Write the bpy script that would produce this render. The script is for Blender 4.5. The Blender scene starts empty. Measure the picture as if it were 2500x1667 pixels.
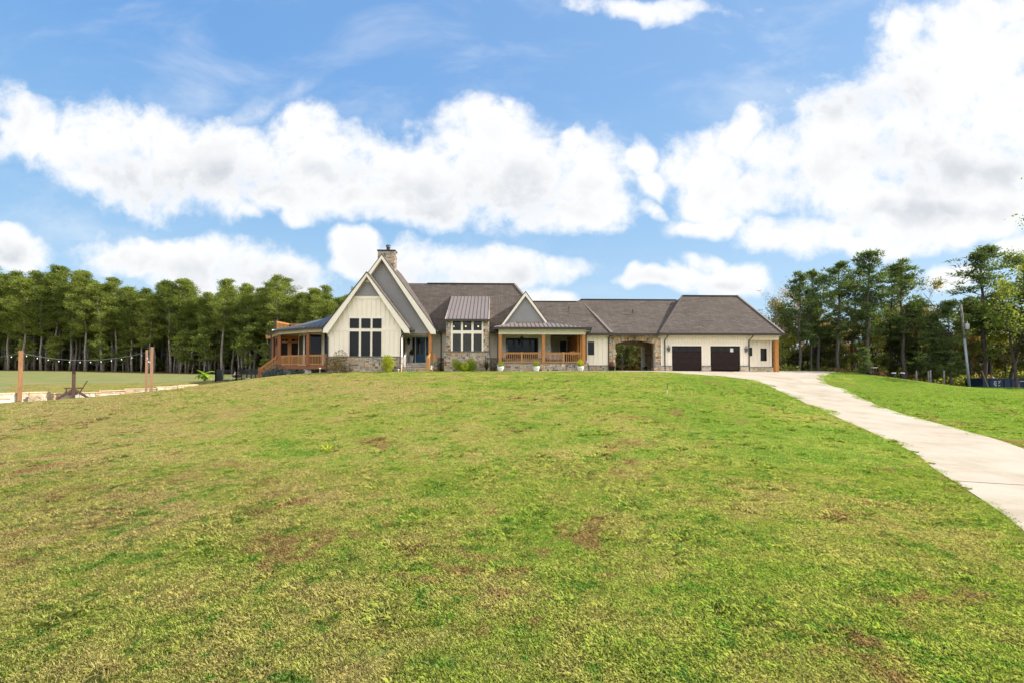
import bpy, math, random
import numpy as np
from mathutils import Vector, Matrix, noise as mnoise
from mathutils.geometry import delaunay_2d_cdt

R = math.radians
sc = bpy.context.scene
col = sc.collection
pi = math.pi

# ------------------------------------------------------------------ camera
EYE = 2.8
F = 1180.0                       # focal length in pixels of the 2500 px wide photograph
PITCH = R(1.5)
SHIFT = 37.6
cam_data = bpy.data.cameras.new("camera")
cam_data.sensor_width = 36.0
cam_data.lens = F / 2500 * 36.0
cam_data.shift_y = SHIFT / 2500
cam_data.clip_start = 0.1
cam_data.clip_end = 3000
cam = bpy.data.objects.new("camera", cam_data)
col.objects.link(cam)
cam.location = (0, 0, EYE)
cam.rotation_euler = (pi / 2 + PITCH, 0, 0)
sc.camera = cam

# ------------------------------------------------------------------ sun, sky, exposure
SUN_EL, SUN_AZ = R(34), R(5)     # azimuth from +X towards +Y
sd = Vector((math.cos(SUN_EL) * math.cos(SUN_AZ), math.cos(SUN_EL) * math.sin(SUN_AZ), math.sin(SUN_EL)))
sun = bpy.data.lights.new("sun", 'SUN')
sun.energy = 5.0
sun.angle = R(0.5)
sun.color = (1.0, 0.93, 0.82)
sun_o = bpy.data.objects.new("sun", sun)
sun_o.rotation_euler = sd.to_track_quat('Z', 'Y').to_euler()
sun_o.location = (30, 10, 60)
col.objects.link(sun_o)
sc.view_settings.view_transform = 'Standard'
sc.view_settings.look = 'None'
sc.view_settings.gamma = 1.0
sc.view_settings.exposure = 0.83
sc.cycles.max_bounces = 6
sc.cycles.diffuse_bounces = 3
sc.cycles.glossy_bounces = 3
sc.cycles.transmission_bounces = 4
sc.cycles.transparent_max_bounces = 8
sc.cycles.sample_clamp_indirect = 6.0

class NT:
    """Tiny node-tree helper."""
    def __init__(s, tree):
        s.t = tree; s.n = tree.nodes; s.l = tree.links
    def add(s, kind, props=None, **ins):
        nd = s.n.new(kind)
        for k, v in (props or {}).items():
            setattr(nd, k, v)
        for k, v in ins.items():
            s.set(nd, k, v)
        return nd
    def set(s, nd, key, v):
        if isinstance(key, str) and key.startswith('i') and key[1:].isdigit():
            sock = nd.inputs[int(key[1:])]
        else:
            sock = nd.inputs[key.replace('_', ' ')]
        if hasattr(v, 'is_linked') or hasattr(v, 'links'):
            s.l.new(v, sock)
        else:
            if sock.type == 'RGBA' and len(v) == 3: v = (*v, 1)
            sock.default_value = v
    def math(s, op, a, b=None, c=None, clamp=False):
        nd = s.n.new('ShaderNodeMath'); nd.operation = op; nd.use_clamp = clamp
        for i, x in enumerate((a, b, c)):
            if x is None: continue
            if hasattr(x, 'links'): s.l.new(x, nd.inputs[i])
            else: nd.inputs[i].default_value = x
        return nd.outputs[0]
    def vmath(s, op, a, b=None, out=0):
        nd = s.n.new('ShaderNodeVectorMath'); nd.operation = op
        for i, x in enumerate((a, b)):
            if x is None: continue
            if hasattr(x, 'links'): s.l.new(x, nd.inputs[i])
            else: nd.inputs[i].default_value = x
        return nd.outputs[out]
    def noise(s, vec, scale, detail=4, rough=0.55, dist=0.0, out=0, dims='3D'):
        nd = s.n.new('ShaderNodeTexNoise'); nd.noise_dimensions = dims
        if vec is not None: s.l.new(vec, nd.inputs['Vector'])
        nd.inputs['Scale'].default_value = scale
        nd.inputs['Detail'].default_value = detail
        nd.inputs['Roughness'].default_value = rough
        nd.inputs['Distortion'].default_value = dist
        return nd.outputs[out]
    def ramp(s, fac, stops, interp='LINEAR'):
        nd = s.n.new('ShaderNodeValToRGB'); cr = nd.color_ramp; cr.interpolation = interp
        while len(cr.elements) < len(stops): cr.elements.new(0.5)
        for e, (p, c) in zip(cr.elements, stops):
            e.position = p
            e.color = (c, c, c, 1) if isinstance(c, (int, float)) else (*c, 1)
        s.l.new(fac, nd.inputs[0])
        return nd.outputs[0]
    def smooth(s, x, a, b):
        nd = s.n.new('ShaderNodeMapRange'); nd.interpolation_type = 'SMOOTHSTEP'
        s.l.new(x, nd.inputs[0]); nd.inputs[1].default_value = a; nd.inputs[2].default_value = b
        return nd.outputs[0]
    def mix(s, fac, a, b, mode='MIX'):
        nd = s.n.new('ShaderNodeMix'); nd.data_type = 'RGBA'; nd.blend_type = mode
        for i, x in ((0, fac), (6, a), (7, b)):
            if hasattr(x, 'links'): s.l.new(x, nd.inputs[i])
            else:
                if i and len(x) == 3: x = (*x, 1)
                nd.inputs[i].default_value = x
        return nd.outputs[2]

world = bpy.data.worlds.new("World")
sc.world = world
world.use_nodes = True
world.cycles.sampling_method = 'MANUAL'
world.cycles.sample_map_resolution = 512
w = NT(world.node_tree)
w.n.clear()
wout = w.add('ShaderNodeOutputWorld')
bg = w.add('ShaderNodeBackground', Strength=0.15)
w.l.new(bg.outputs[0], wout.inputs[0])
sky = w.add('ShaderNodeTexSky', {'sky_type': 'NISHITA', 'sun_disc': False, 'sun_elevation': SUN_EL,
                                 'sun_rotation': pi / 2 - SUN_AZ, 'altitude': 200, 'air_density': 1.0,
                                 'dust_density': 0.6, 'ozone_density': 2.0})
tc = w.add('ShaderNodeTexCoord')
dirv = tc.outputs['Generated']
sep = w.add('ShaderNodeSeparateXYZ', Vector=dirv)
ay = w.math('MAXIMUM', w.math('ABSOLUTE', sep.outputs[1]), 0.12)
pu = w.math('DIVIDE', sep.outputs[0], ay)
pv = w.math('DIVIDE', sep.outputs[2], ay)
comb = w.add('ShaderNodeCombineXYZ', X=pu, Y=pv)
P = comb.outputs[0]
# cloud masses: direction on the sky (tan of the bearing, tan of the height), half sizes, tilt, strength
def bl(cx, cy, rx, ry, rot=0, s=1.0):
    return ((cx - 1250) / F, (902 - cy) / F, rx / F, ry / F, rot, s)
BLOBS = [
    bl(50, 300, 165, 80, -38), bl(250, 340, 130, 95), bl(340, 330, 170, 85, -8), bl(420, 400, 330, 110, -3),
    bl(560, 400, 190, 100), bl(735, 320, 90, 85, 20), bl(770, 390, 170, 120), bl(300, 440, 180, 70, -12), bl(700, 470, 240, 65),
    bl(960, 440, 210, 105), bl(1010, 520, 170, 48), bl(1180, 350, 140, 105), bl(1250, 420, 250, 135), bl(1405, 430, 105, 90),
    bl(1370, 500, 170, 68), bl(880, 480, 200, 60), bl(1390, 325, 35, 50, -20, .9),
    bl(1592, 445, 50, 46), bl(1570, 370, 38, 52, -25), bl(1720, 390, 120, 95), bl(1790, 320, 75, 52, 35), bl(1740, 470, 110, 80),
    bl(1730, 550, 100, 28, 6), bl(1580, 515, 45, 25, -25, .85),
    bl(2430, 90, 300, 180, 38), bl(2240, 260, 290, 150, 36), bl(2100, 370, 270, 160, 10), bl(2400, 350, 400, 220),
    bl(1880, 470, 110, 62), bl(2250, 500, 330, 110), bl(1990, 570, 170, 48, 5), bl(2300, 560, 300, 62, 8), bl(2120, 600, 160, 28), bl(2500, 590, 140, 40, 20),
    bl(500, 645, 270, 62, -8), bl(340, 628, 120, 45), bl(650, 680, 190, 50, -8), bl(20, 600, 95, 52, -18),
    bl(870, 605, 62, 42, -20), bl(900, 645, 90, 35), bl(1060, 660, 140, 62, -8), bl(1220, 665, 150, 48), bl(1390, 665, 80, 32), bl(1330, 735, 80, 26),
    bl(1590, 685, 75, 24), bl(1745, 680, 130, 42, 3), bl(1730, 642, 60, 28, -8), bl(2340, 690, 70, 35),
    bl(735, 525, 58, 34, 25, .8), bl(610, 518, 50, 24, -20, .75),
    bl(1600, 5, 230, 30, 0, .6),
]
warp = w.noise(P, 4.5, 3, 0.6, out=1)
wv = w.vmath('SUBTRACT', warp, (0.5, 0.5, 0.5))
wv = w.vmath('MULTIPLY', wv, (0.13, 0.13, 0))
PW = w.vmath('ADD', P, wv)
acc = None
for (cx, cy, rx, ry, rot, s) in BLOBS:
    mp = w.add('ShaderNodeMapping', {'vector_type': 'TEXTURE'})
    w.l.new(PW, mp.inputs[0])
    mp.inputs['Location'].default_value = (cx, cy, 0)
    mp.inputs['Rotation'].default_value = (0, 0, R(rot))
    mp.inputs['Scale'].default_value = (rx, ry, 1)
    ln = w.vmath('DOT_PRODUCT', mp.outputs[0], mp.outputs[0], out=1)
    w.l.new(mp.outputs[0], ln.node.inputs[1])
    val = w.math('SUBTRACT', 1.0 * s, ln)
    acc = val if acc is None else w.math('SMOOTH_MAX', acc, val, 0.25)
acc = w.math('MAXIMUM', acc, -2.5)
n_big = w.noise(P, 7.0, 8, 0.60, 0.15)
n_fine = w.noise(PW, 19.0, 4, 0.62, 0.3)
edge = w.math('ADD', w.math('MULTIPLY', w.math('SUBTRACT', n_big, 0.5), 4.2), w.math('MULTIPLY', w.math('SUBTRACT', n_fine, 0.5), 1.5))
field = w.math('ADD', acc, edge)
dens = w.math('POWER', w.smooth(field, -0.75, 0.80), 1.15)
veil_n = w.noise(w.vmath('MULTIPLY', P, (1.0, 2.2, 1)), 2.6, 5, 0.6, 0.5)
veil = w.math('MULTIPLY', w.smooth(veil_n, 0.46, 0.80), 0.32)
vm = w.add('ShaderNodeMapping', {'vector_type': 'TEXTURE'}); w.l.new(PW, vm.inputs[0])
vm.inputs['Location'].default_value = ((640 - 1250) / F, (902 - 235) / F, 0)
vm.inputs['Rotation'].default_value = (0, 0, R(32)); vm.inputs['Scale'].default_value = (200 / F, 42 / F, 1)
wisp = w.math('SUBTRACT', 1.0, w.vmath('LENGTH', vm.outputs[0], out=1), clamp=True)
wisp = w.math('MULTIPLY', wisp, w.math('MULTIPLY', w.smooth(n_big, 0.30, 0.70), 0.8))
cover = w.math('MAXIMUM', dens, w.math('MAXIMUM', veil, wisp))
# grey undersides of the thick parts
n_sh = w.noise(PW, 4.0, 3, 0.5, 0.1)
thick = w.smooth(field, -0.1, 1.6)
GREY = [bl(1100, 470, 360, 60), bl(1000, 530, 200, 32), bl(480, 450, 260, 50), bl(840, 420, 120, 40), bl(2330, 410, 190, 45, 10),
        bl(2080, 260, 160, 45, 12), bl(2130, 380, 130, 35, 15), bl(2250, 520, 300, 30, 4), bl(560, 670, 300, 34, -6), bl(1180, 690, 260, 24),
        bl(1760, 700, 120, 18), bl(250, 400, 120, 40), bl(30, 615, 70, 26)]
gacc = None
for (cx, cy, rx, ry, rot, s) in GREY:
    mp = w.add('ShaderNodeMapping', {'vector_type': 'TEXTURE'})
    w.l.new(PW, mp.inputs[0])
    mp.inputs['Location'].default_value = (cx, cy, 0); mp.inputs['Rotation'].default_value = (0, 0, R(rot)); mp.inputs['Scale'].default_value = (rx, ry, 1)
    val = w.math('SUBTRACT', 1.3, w.vmath('LENGTH', mp.outputs[0], out=1))
    gacc = val if gacc is None else w.math('SMOOTH_MAX', gacc, val, 0.25)
gg = w.smooth(w.math('ADD', gacc, w.math('MULTIPLY', w.math('SUBTRACT', n_sh, 0.5), 1.8)), -0.5, 1.2)
shade = w.math('MULTIPLY', thick, w.math('ADD', w.math('MULTIPLY', gg, 0.7), w.math('MULTIPLY', w.smooth(n_sh, 0.42, 0.70), 0.3)))
CL = 4.05
shade = w.math('ADD', w.math('MULTIPLY', shade, 0.85), w.math('MULTIPLY', thick, 0.22), clamp=True)
cloud_col = w.mix(shade, (CL, CL, CL), (CL * 0.63, CL * 0.665, CL * 0.715))
# the Nishita sky laid over by the deeper blue of a clear autumn noon
el = w.math('ABSOLUTE', sep.outputs[2])
grad = w.ramp(el, [(0.0, (2.6, 3.45, 4.0)), (0.12, (2.05, 3.0, 3.9)), (0.28, (1.28, 2.35, 3.7)), (0.5, (.82, 1.80, 3.5)), (1.0, (.5, 1.2, 2.8))])
side = w.math('MULTIPLY', w.math('ADD', sep.outputs[0], 0.45, clamp=True), 0.30)
grad = w.mix(side, grad, (2.3, 3.2, 4.2))
skyc = w.mix(0.92, sky.outputs[0], grad)
skyc = w.vmath('MULTIPLY', skyc, (.88, .88, .88))
# unseen cloud banks added behind the camera, a warm fill for the shaded facade
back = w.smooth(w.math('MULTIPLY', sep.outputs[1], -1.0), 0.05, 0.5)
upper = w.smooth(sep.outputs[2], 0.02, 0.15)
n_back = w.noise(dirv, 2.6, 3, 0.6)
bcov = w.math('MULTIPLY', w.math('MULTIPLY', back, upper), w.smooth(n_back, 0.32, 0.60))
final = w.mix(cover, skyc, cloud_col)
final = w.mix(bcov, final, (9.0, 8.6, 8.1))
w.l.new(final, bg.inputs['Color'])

# ------------------------------------------------------------------ picture <-> place
cp_, sp_ = math.cos(PITCH), math.sin(PITCH)
def ray(px, py):
    x = (px - 1250) / F; y = (833.5 - py + SHIFT) / F
    return Vector((x, cp_ - y * sp_, sp_ + y * cp_))
def at(px, py, Y):
    d = ray(px, py); return Vector((0, 0, EYE)) + d * (Y / d.y)
HO = Vector((0, 41.0, 0)); TH = R(2.0)
HM = Matrix.Translation(HO) @ Matrix.Rotation(TH, 4, 'Z')
HMI = HM.inverted()
def hp(px, py, v):
    """Photo point -> (u, z) on the plane v of the house."""
    o = HMI @ Vector((0, 0, EYE)); d = HMI.to_3x3() @ ray(px, py)
    p = o + d * ((v - o.y) / d.y)
    return p.x, p.z
def U(px, v, py=860): return hp(px, py, v)[0]
def Z(py, v, px=1250): return hp(px, py, v)[1]

# ------------------------------------------------------------------ terrain
def zat(py, Y): return EYE - (py - 902) * Y / F
CP = []
def cpx(px, py, Y): p = at(px, py, Y); CP.append((p.x, p.y, p.z))
for X, prof in ((0, [(-8, -.1), (0, 0), (8, .05), (16, .45), (24, 1.15), (32, 1.95), (37, 2.44), (40.5, 2.62), (46, 2.66), (56, 2.62)]),
                (-8, [(0, 0), (8, .03), (16, .4), (24, 1.05), (32, 1.9), (37, 2.42), (41, 2.62), (48, 2.6)]),
                (-15, [(8, .03), (16, .25), (24, .8), (30, 1.5), (35, 2.1), (38.5, 2.46), (44, 2.6), (52, 2.5)]),
                (8, [(0, 0), (8, .03), (16, .4), (24, 1.1), (32, 1.9), (37, 2.42), (41, 2.62), (48, 2.68), (56, 2.6)]),
                (14, [(0, 0), (10, .05), (16, .1), (24, .7), (30, 1.35), (36, 2.15), (40, 2.52), (44, 2.68), (50, 2.68)]),
                (20, [(5, 0), (14, .05), (22, .35), (27, .68), (33, 1.25), (38, 2.05), (42, 2.5), (46, 2.68), (54, 2.6)]),
                (26, [(20, .15), (27, .6), (33, 1.1), (38, 1.75), (42, 2.3), (46, 2.62), (52, 2.6), (60, 2.3)]),
                ):
    for (y, z) in prof: CP.append((X, y, z))
CP += [(30.5, 46, 2.6), (34, 47, 2.36), (37, 47, 1.88), (41, 46, 1.3), (50, 48, 1.0), (60, 48, .85), (32, 30, .45), (30, 36, 1.2), (36, 36, .9), (42, 38, .75),
       (35, 57, 1.5), (45, 60, .7), (60, 60, .35), (75, 60, .2), (35, 75, 1.5), (60, 80, .5), (20, 75, 1.9), (0, 75, 1.9), (-12, 70, 1.9), (90, 40, .4), (50, 20, .0), (40, 8, -.1), (60, 5, -.2),
       (-30, 28, .83), (-29, 31.5, .86), (-22, 29, 1.37), (-21.8, 33, 1.62), (-21.3, 36, 1.82), (-18.9, 40, 2.34), (-25, 23, .6), (-30, 23, .3), (-17, 16, .1), (-25, 14, 0), (-35, 20, 0), (-24, 27, 1.1), (-26.2, 32.6, 1.1), (-24.8, 34, 1.27), (-24.3, 36.3, 1.5), (-28.5, 31, .86), (-27.5, 36, 1.15),
       (-35, 36, 1.0), (-28, 38, 1.35), (-24, 42, 1.7), (-22.5, 46, 2.05), (-35, 50, 1.45), (-53, 50, 1.19), (-35, 62, 1.73), (-50, 70, 1.75), (-24, 60, 1.9), (-22, 98, 1.9), (-45, 98, 1.9),
       (-61, 98, 1.97), (-80, 98, 2.38), (-103, 98, 2.72), (-75, 60, 1.7), (-60, 130, 2.4), (-100, 130, 3.), (-140, 98, 2.8), (-120, 60, 1.8), (-110, 35, 1.0), (-60, 30, .6), (-60, 10, -.1),
       (0, 110, 1.6), (60, 120, .8), (-20, 50, 2.35), (-30, -10, -.1), (30, -10, -.1)]
CP = np.array(CP, float)
SPL = 12.0
def _phi(r): r = r / SPL; return np.where(r > 0, r * r * np.log(np.maximum(r, 1e-9)), 0.0)
_n = len(CP)
_A = np.zeros((_n + 3, _n + 3))
_d = np.hypot(CP[:, 0][:, None] - CP[:, 0][None], CP[:, 1][:, None] - CP[:, 1][None])
_A[:_n, :_n] = _phi(_d) + np.eye(_n) * 0.02
_A[:_n, _n:] = np.c_[np.ones(_n), CP[:, :2] / 50]
_A[_n:, :_n] = _A[:_n, _n:].T
_w = np.linalg.solve(_A, np.r_[CP[:, 2], 0, 0, 0])
def tz_arr(x, y):
    x = np.atleast_1d(np.asarray(x, float)); y = np.atleast_1d(np.asarray(y, float)); out = np.zeros(x.shape)
    xf, yf, of = x.ravel(), y.ravel(), out.ravel()
    for s in range(0, len(xf), 8000):
        a, b = xf[s:s + 8000], yf[s:s + 8000]
        d = np.hypot(a[:, None] - CP[:, 0][None], b[:, None] - CP[:, 1][None])
        of[s:s + 8000] = _phi(d) @ _w[:_n] + _w[_n] + _w[_n + 1] * a / 50 + _w[_n + 2] * b / 50
    out = of.reshape(x.shape)
    # far from the known ground the surface flattens out
    r = np.hypot(x, y - 40)
    k = np.clip((r - 95) / 60, 0, 1)
    return out * (1 - k) + k * np.clip(out, 0.5, 2.6)
def tz(x, y): return float(tz_arr(x, y)[0])
def ground_at(px, py):
    """Where the ray through a photo point meets the ground."""
    d = ray(px, py); d = d / d.y
    ys = np.arange(3, 75, 0.1); zs = tz_arr(d.x * ys, ys)
    hit = np.where(EYE + d.z * ys < zs + 0.01)[0]
    Y = ys[hit[0]] if len(hit) else 46.0
    return d.x * Y, Y

# ------------------------------------------------------------------ building helpers
def tag(o, label=None, cat=None, group=None, kind=None):
    if label: o['label'] = label
    if cat: o['category'] = cat
    if group: o['group'] = group
    if kind: o['kind'] = kind
    return o
def empty(name, loc=(0, 0, 0), rz=0.0, label=None, cat=None, group=None):
    o = bpy.data.objects.new(name, None); col.objects.link(o)
    o.location = loc; o.rotation_euler = (0, 0, rz); o.empty_display_size = 0.3
    return tag(o, label, cat, group)
def link(name, me, m, parent=None):
    o = bpy.data.objects.new(name, me); col.objects.link(o)
    if m is not None and not me.materials: me.materials.append(m)
    if parent is not None: o.parent = parent
    return o

class MB:
    def __init__(s): s.v = []; s.f = []
    def add(s, vs, fs):
        b = len(s.v); s.v += [tuple(p) for p in vs]; s.f += [tuple(b + i for i in f) for f in fs]
    def box(s, x0, x1, y0, y1, z0, z1):
        s.add([(x0, y0, z0), (x1, y0, z0), (x1, y1, z0), (x0, y1, z0), (x0, y0, z1), (x1, y0, z1), (x1, y1, z1), (x0, y1, z1)],
              [(0, 3, 2, 1), (4, 5, 6, 7), (0, 1, 5, 4), (1, 2, 6, 5), (2, 3, 7, 6), (3, 0, 4, 7)])
    def poly(s, pts): s.add(pts, [tuple(range(len(pts)))])
    def slab(s, pts, off):
        """Polygon extruded by the vector off."""
        n = len(pts); off = Vector(off); q = [tuple(Vector(p) + off) for p in pts]
        s.add(list(pts) + q, [tuple(range(n)), tuple(range(2 * n - 1, n - 1, -1))] + [(i, i + n, (i + 1) % n + n, (i + 1) % n) for i in range(n)])
    def bar(s, a, b, w, h, up=(0, 0, 1)):
        """Rectangular bar from a to b, w across and h along up."""
        a, b, up = Vector(a), Vector(b), Vector(up)
        d = (b - a).normalized(); sx = d.cross(up)
        if sx.length < 1e-4: sx = d.cross(Vector((0, 1, 0)))
        sx.normalize(); uy = sx.cross(d).normalized()
        c = [sx * (w / 2 * i) + uy * (h / 2 * j) for i, j in ((-1, -1), (1, -1), (1, 1), (-1, 1))]
        s.add([a + k for k in c] + [b + k for k in c], [(3, 2, 1, 0), (4, 5, 6, 7), (0, 1, 5, 4), (1, 2, 6, 5), (2, 3, 7, 6), (3, 0, 4, 7)])
    def tube(s, pts, rs, n=8, cap=True):
        pts = [Vector(p) for p in pts]
        if not hasattr(rs, '__len__'): rs = [rs] * len(pts)
        b = len(s.v); ref = Vector((0.0, 0.0, 1.0))
        for i, p in enumerate(pts):
            d = (pts[min(i + 1, len(pts) - 1)] - pts[max(i - 1, 0)]).normalized()
            r0 = ref if abs(d.dot(ref)) < 0.95 else Vector((1, 0, 0))
            a = d.cross(r0).normalized(); c = d.cross(a)
            for k in range(n):
                t = 2 * pi * k / n
                s.v.append(tuple(p + (a * math.cos(t) + c * math.sin(t)) * rs[i]))
        for i in range(len(pts) - 1):
            for k in range(n):
                k2 = (k + 1) % n
                s.f.append((b + i * n + k, b + i * n + k2, b + (i + 1) * n + k2, b + (i + 1) * n + k))
        if cap:
            s.f.append(tuple(b + k for k in range(n - 1, -1, -1)))
            s.f.append(tuple(b + (len(pts) - 1) * n + k for k in range(n)))
    def lathe(s, prof, c=(0, 0, 0), n=20, cap=True):
        s.tube([(c[0], c[1], c[2] + z) for r, z in prof], [max(r, 1e-3) for r, z in prof], n, cap)
    def ball(s, c, r, n=10, m=6, sz=1.0):
        s.lathe([(r * math.sin(pi * i / m), -r * math.cos(pi * i / m) * sz) for i in range(m + 1)], c, n)
    def mesh(s, name, smooth=False):
        me = bpy.data.meshes.new(name)
        me.from_pydata(s.v, [], s.f); me.validate(verbose=False)
        nl = len(me.loops)
        uv = me.uv_layers.new(name="UVMap")
        co = np.zeros(len(me.vertices) * 3); me.vertices.foreach_get('co', co); co = co.reshape(-1, 3)
        uvs = np.zeros((nl, 2))
        for p in me.polygons:
            nn = p.normal
            if abs(nn.z) > 0.995: ua, va = (1, 0, 0), (0, 1, 0)
            else:
                ua = Vector((-nn.y, nn.x, 0)).normalized(); va = nn.cross(ua)
            idx = list(p.loop_indices); vi = list(p.vertices); c = co[vi]
            uvs[idx, 0] = c @ np.array(ua); uvs[idx, 1] = c @ np.array(va)
        uv.data.foreach_set('uv', uvs.ravel())
        if smooth:
            me.polygons.foreach_set('use_smooth', [True] * len(me.polygons))
        return me
    def build(s, name, m, parent=None, smooth=False):
        return link(name, s.mesh(name, smooth), m, parent)

def np_mesh(name, verts, k, smooth=False):
    """Mesh of loose k-gons from an (n*k,3) array."""
    me = bpy.data.meshes.new(name); verts = np.asarray(verts, np.float32).reshape(-1, 3); n = len(verts) // k
    me.vertices.add(n * k); me.vertices.foreach_set('co', verts.ravel())
    me.loops.add(n * k); me.loops.foreach_set('vertex_index', np.arange(n * k, dtype=np.int32))
    me.polygons.add(n); me.polygons.foreach_set('loop_start', np.arange(n, dtype=np.int32) * k)
    try: me.polygons.foreach_set('loop_total', np.full(n, k, dtype=np.int32))
    except Exception: pass
    me.update(calc_edges=True)
    return me

# ------------------------------------------------------------------ materials
def new_mat(name):
    m = bpy.data.materials.new(name); m.use_nodes = True
    t = NT(m.node_tree); t.n.clear()
    out = t.add('ShaderNodeOutputMaterial'); return m, t, out
def simple(name, c1, c2=None, scale=2.0, rough=0.6, bump=0.0, bscale=40.0, metal=0.0, coord='Object', stretch=(1, 1, 1), spec=0.4, detail=5):
    m, t, out = new_mat(name)
    b = t.add('ShaderNodeBsdfPrincipled', Roughness=rough, Metallic=metal)
    b.inputs['Specular IOR Level'].default_value = spec
    tcn = t.add('ShaderNodeTexCoord')
    vec = t.vmath('MULTIPLY', tcn.outputs[coord], stretch)
    if c2 is None: c2 = tuple(x * 0.85 for x in c1)
    c = t.mix(t.smooth(t.noise(vec, scale, detail, 0.6), 0.3, 0.7), c1, c2)
    t.l.new(c, b.inputs['Base Color'])
    if bump:
        bp = t.add('ShaderNodeBump', Strength=bump, Height=t.noise(vec, bscale, 4, 0.6)); bp.inputs['Distance'].default_value = 0.02
        t.l.new(bp.outputs[0], b.inputs['Normal'])
    t.l.new(b.outputs[0], out.inputs[0])
    return m
M = {}
M['cream'] = simple('cream_siding', (0.86, 0.79, 0.69), (0.82, 0.75, 0.645), 1.2, 0.6, 0.05, 60)
M['trim'] = simple('cream_trim', (0.87, 0.81, 0.71), (0.83, 0.765, 0.665), 2.0, 0.55)
M['greylap'] = simple('grey_lap_siding', (0.27, 0.262, 0.268), (0.245, 0.24, 0.25), 1.5, 0.6)
M['gutter'] = simple('dark_bronze_gutter', (0.045, 0.036, 0.034), (0.03, 0.025, 0.025), 3, 0.35)
M['cap'] = simple('slate_ledge', (0.12, 0.12, 0.13), (0.2, 0.19, 0.18), 4, 0.7, 0.2)
M['mortar'] = simple('pale_mortar', (0.62, 0.55, 0.45), (0.54, 0.47, 0.38), 9, 0.9, 0.4, 50)
M['frame'] = simple('black_window_frame', (0.016, 0.013, 0.012), (0.012, 0.01, 0.01), 3, 0.4)
M['gdoor'] = simple('dark_brown_garage_door', (0.022, 0.010, 0.009), (0.016, 0.007, 0.007), 2, 0.5, spec=0.2)
M['bluedoor'] = simple('blue_door_paint', (0.015, 0.115, 0.24), (0.012, 0.1, 0.21), 2, 0.35)
M['white'] = simple('white_glaze', (0.62, 0.62, 0.61), (0.66, 0.66, 0.66), 5, 0.4)
M['whitemetal'] = simple('white_plastic', (0.8, 0.8, 0.78), None, 5, 0.4)
M['black'] = simple('black_metal', (0.02, 0.02, 0.022), (0.014, 0.014, 0.014), 5, 0.45)
M['galv'] = simple('grey_steel', (0.33, 0.36, 0.40), (0.26, 0.28, 0.32), 5, 0.5, metal=0.2)
M['concrete_edge'] = simple('pale_edging', (0.55, 0.5, 0.42), (0.42, 0.37, 0.29), 3, 0.85, 0.2)
M['soffit'] = simple('tan_soffit_board', (.60, .47, .29), (.54, .42, .26), 3, 0.6)
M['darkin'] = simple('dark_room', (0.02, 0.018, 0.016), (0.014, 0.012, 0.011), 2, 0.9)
def wood(name, a, b_, rough=0.55):
    m, t, out = new_mat(name)
    b = t.add('ShaderNodeBsdfPrincipled', Roughness=rough)
    tcn = t.add('ShaderNodeTexCoord')
    v = t.vmath('MULTIPLY', tcn.outputs['Object'], (9, 9, 0.9))
    n = t.noise(v, 2.2, 6, 0.65, 0.8)
    knots = t.smooth(t.noise(tcn.outputs['Object'], 7.0, 2, 0.5), 0.66, 0.76)
    c = t.mix(t.smooth(n, 0.3, 0.72), a, b_)
    c = t.mix(t.math('MULTIPLY', knots, 0.75), c, tuple(x * 0.25 for x in b_))
    t.l.new(c, b.inputs['Base Color'])
    t.l.new(b.outputs[0], out.inputs[0]); return m
M['cedar'] = wood('stained_cedar', (0.54, 0.225, 0.055), (0.38, 0.14, 0.032))
M['redwood'] = wood('reddish_stained_cedar', (0.30, 0.105, 0.036), (0.19, 0.064, 0.022))
M['railwood'] = wood('honey_cedar', (0.54, 0.26, 0.08), (0.40, 0.18, 0.052))
M['brownstain'] = wood('dark_brown_stain', (0.075, 0.036, 0.028), (0.045, 0.022, 0.018))
M['postwood'] = wood('honey_brown_post', (0.33, 0.165, 0.07), (0.22, 0.10, 0.04))
M['greywood'] = wood('weathered_tan_wood', (0.30, 0.16, 0.085), (0.20, 0.11, 0.07))

def stone_mat(name, cols):
    m, t, out = new_mat(name)
    cols = [tuple(min(.75, x * 1.3) for x in k) for k in cols]
    b = t.add('ShaderNodeBsdfPrincipled', Roughness=0.85)
    g = t.add('ShaderNodeNewGeometry')
    st = [(i / len(cols), c) for i, c in enumerate(cols)]
    c = t.ramp(g.outputs['Random Per Island'], st, 'CONSTANT')
    tcn = t.add('ShaderNodeTexCoord')
    n = t.noise(tcn.outputs['Object'], 9, 5, 0.65)
    c = t.mix(1.0, c, t.ramp(n, [(0.25, 0.62), (0.75, 1.3)]), 'MULTIPLY')
    t.l.new(c, b.inputs['Base Color'])
    bp = t.add('ShaderNodeBump', Strength=0.5, Height=t.noise(tcn.outputs['Object'], 30, 4)); bp.inputs['Distance'].default_value = 0.02
    t.l.new(bp.outputs[0], b.inputs['Normal'])
    t.l.new(b.outputs[0], out.inputs[0]); return m
SC = [(.22, .135, .08), (.33, .24, .15), (.16, .165, .18), (.36, .29, .20), (.115, .07, .05), (.42, .35, .26), (.21, .215, .22), (.30, .18, .11), (.10, .10, .11), (.38, .27, .17),
      (.25, .25, .25), (.35, .2, .115), (.18, .10, .055), (.44, .38, .30), (.27, .22, .17)]
M['stone'] = stone_mat('mixed_ashlar_stone', SC)
M['warmstone'] = stone_mat('warm_gold_ashlar_stone', [(.30, .19, .09), (.40, .28, .15), (.22, .17, .14), (.44, .33, .20), (.18, .10, .05), (.46, .36, .24), (.26, .24, .22), (.38, .22, .10), (.42, .27, .12), (.20, .20, .20), (.36, .22, .11)])
M['palestone'] = stone_mat('pale_quartz_stone', [(.44, .38, .30), (.48, .43, .36), (.38, .28, .18), (.42, .40, .37), (.34, .24, .14), (.48, .43, .35)])

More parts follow.
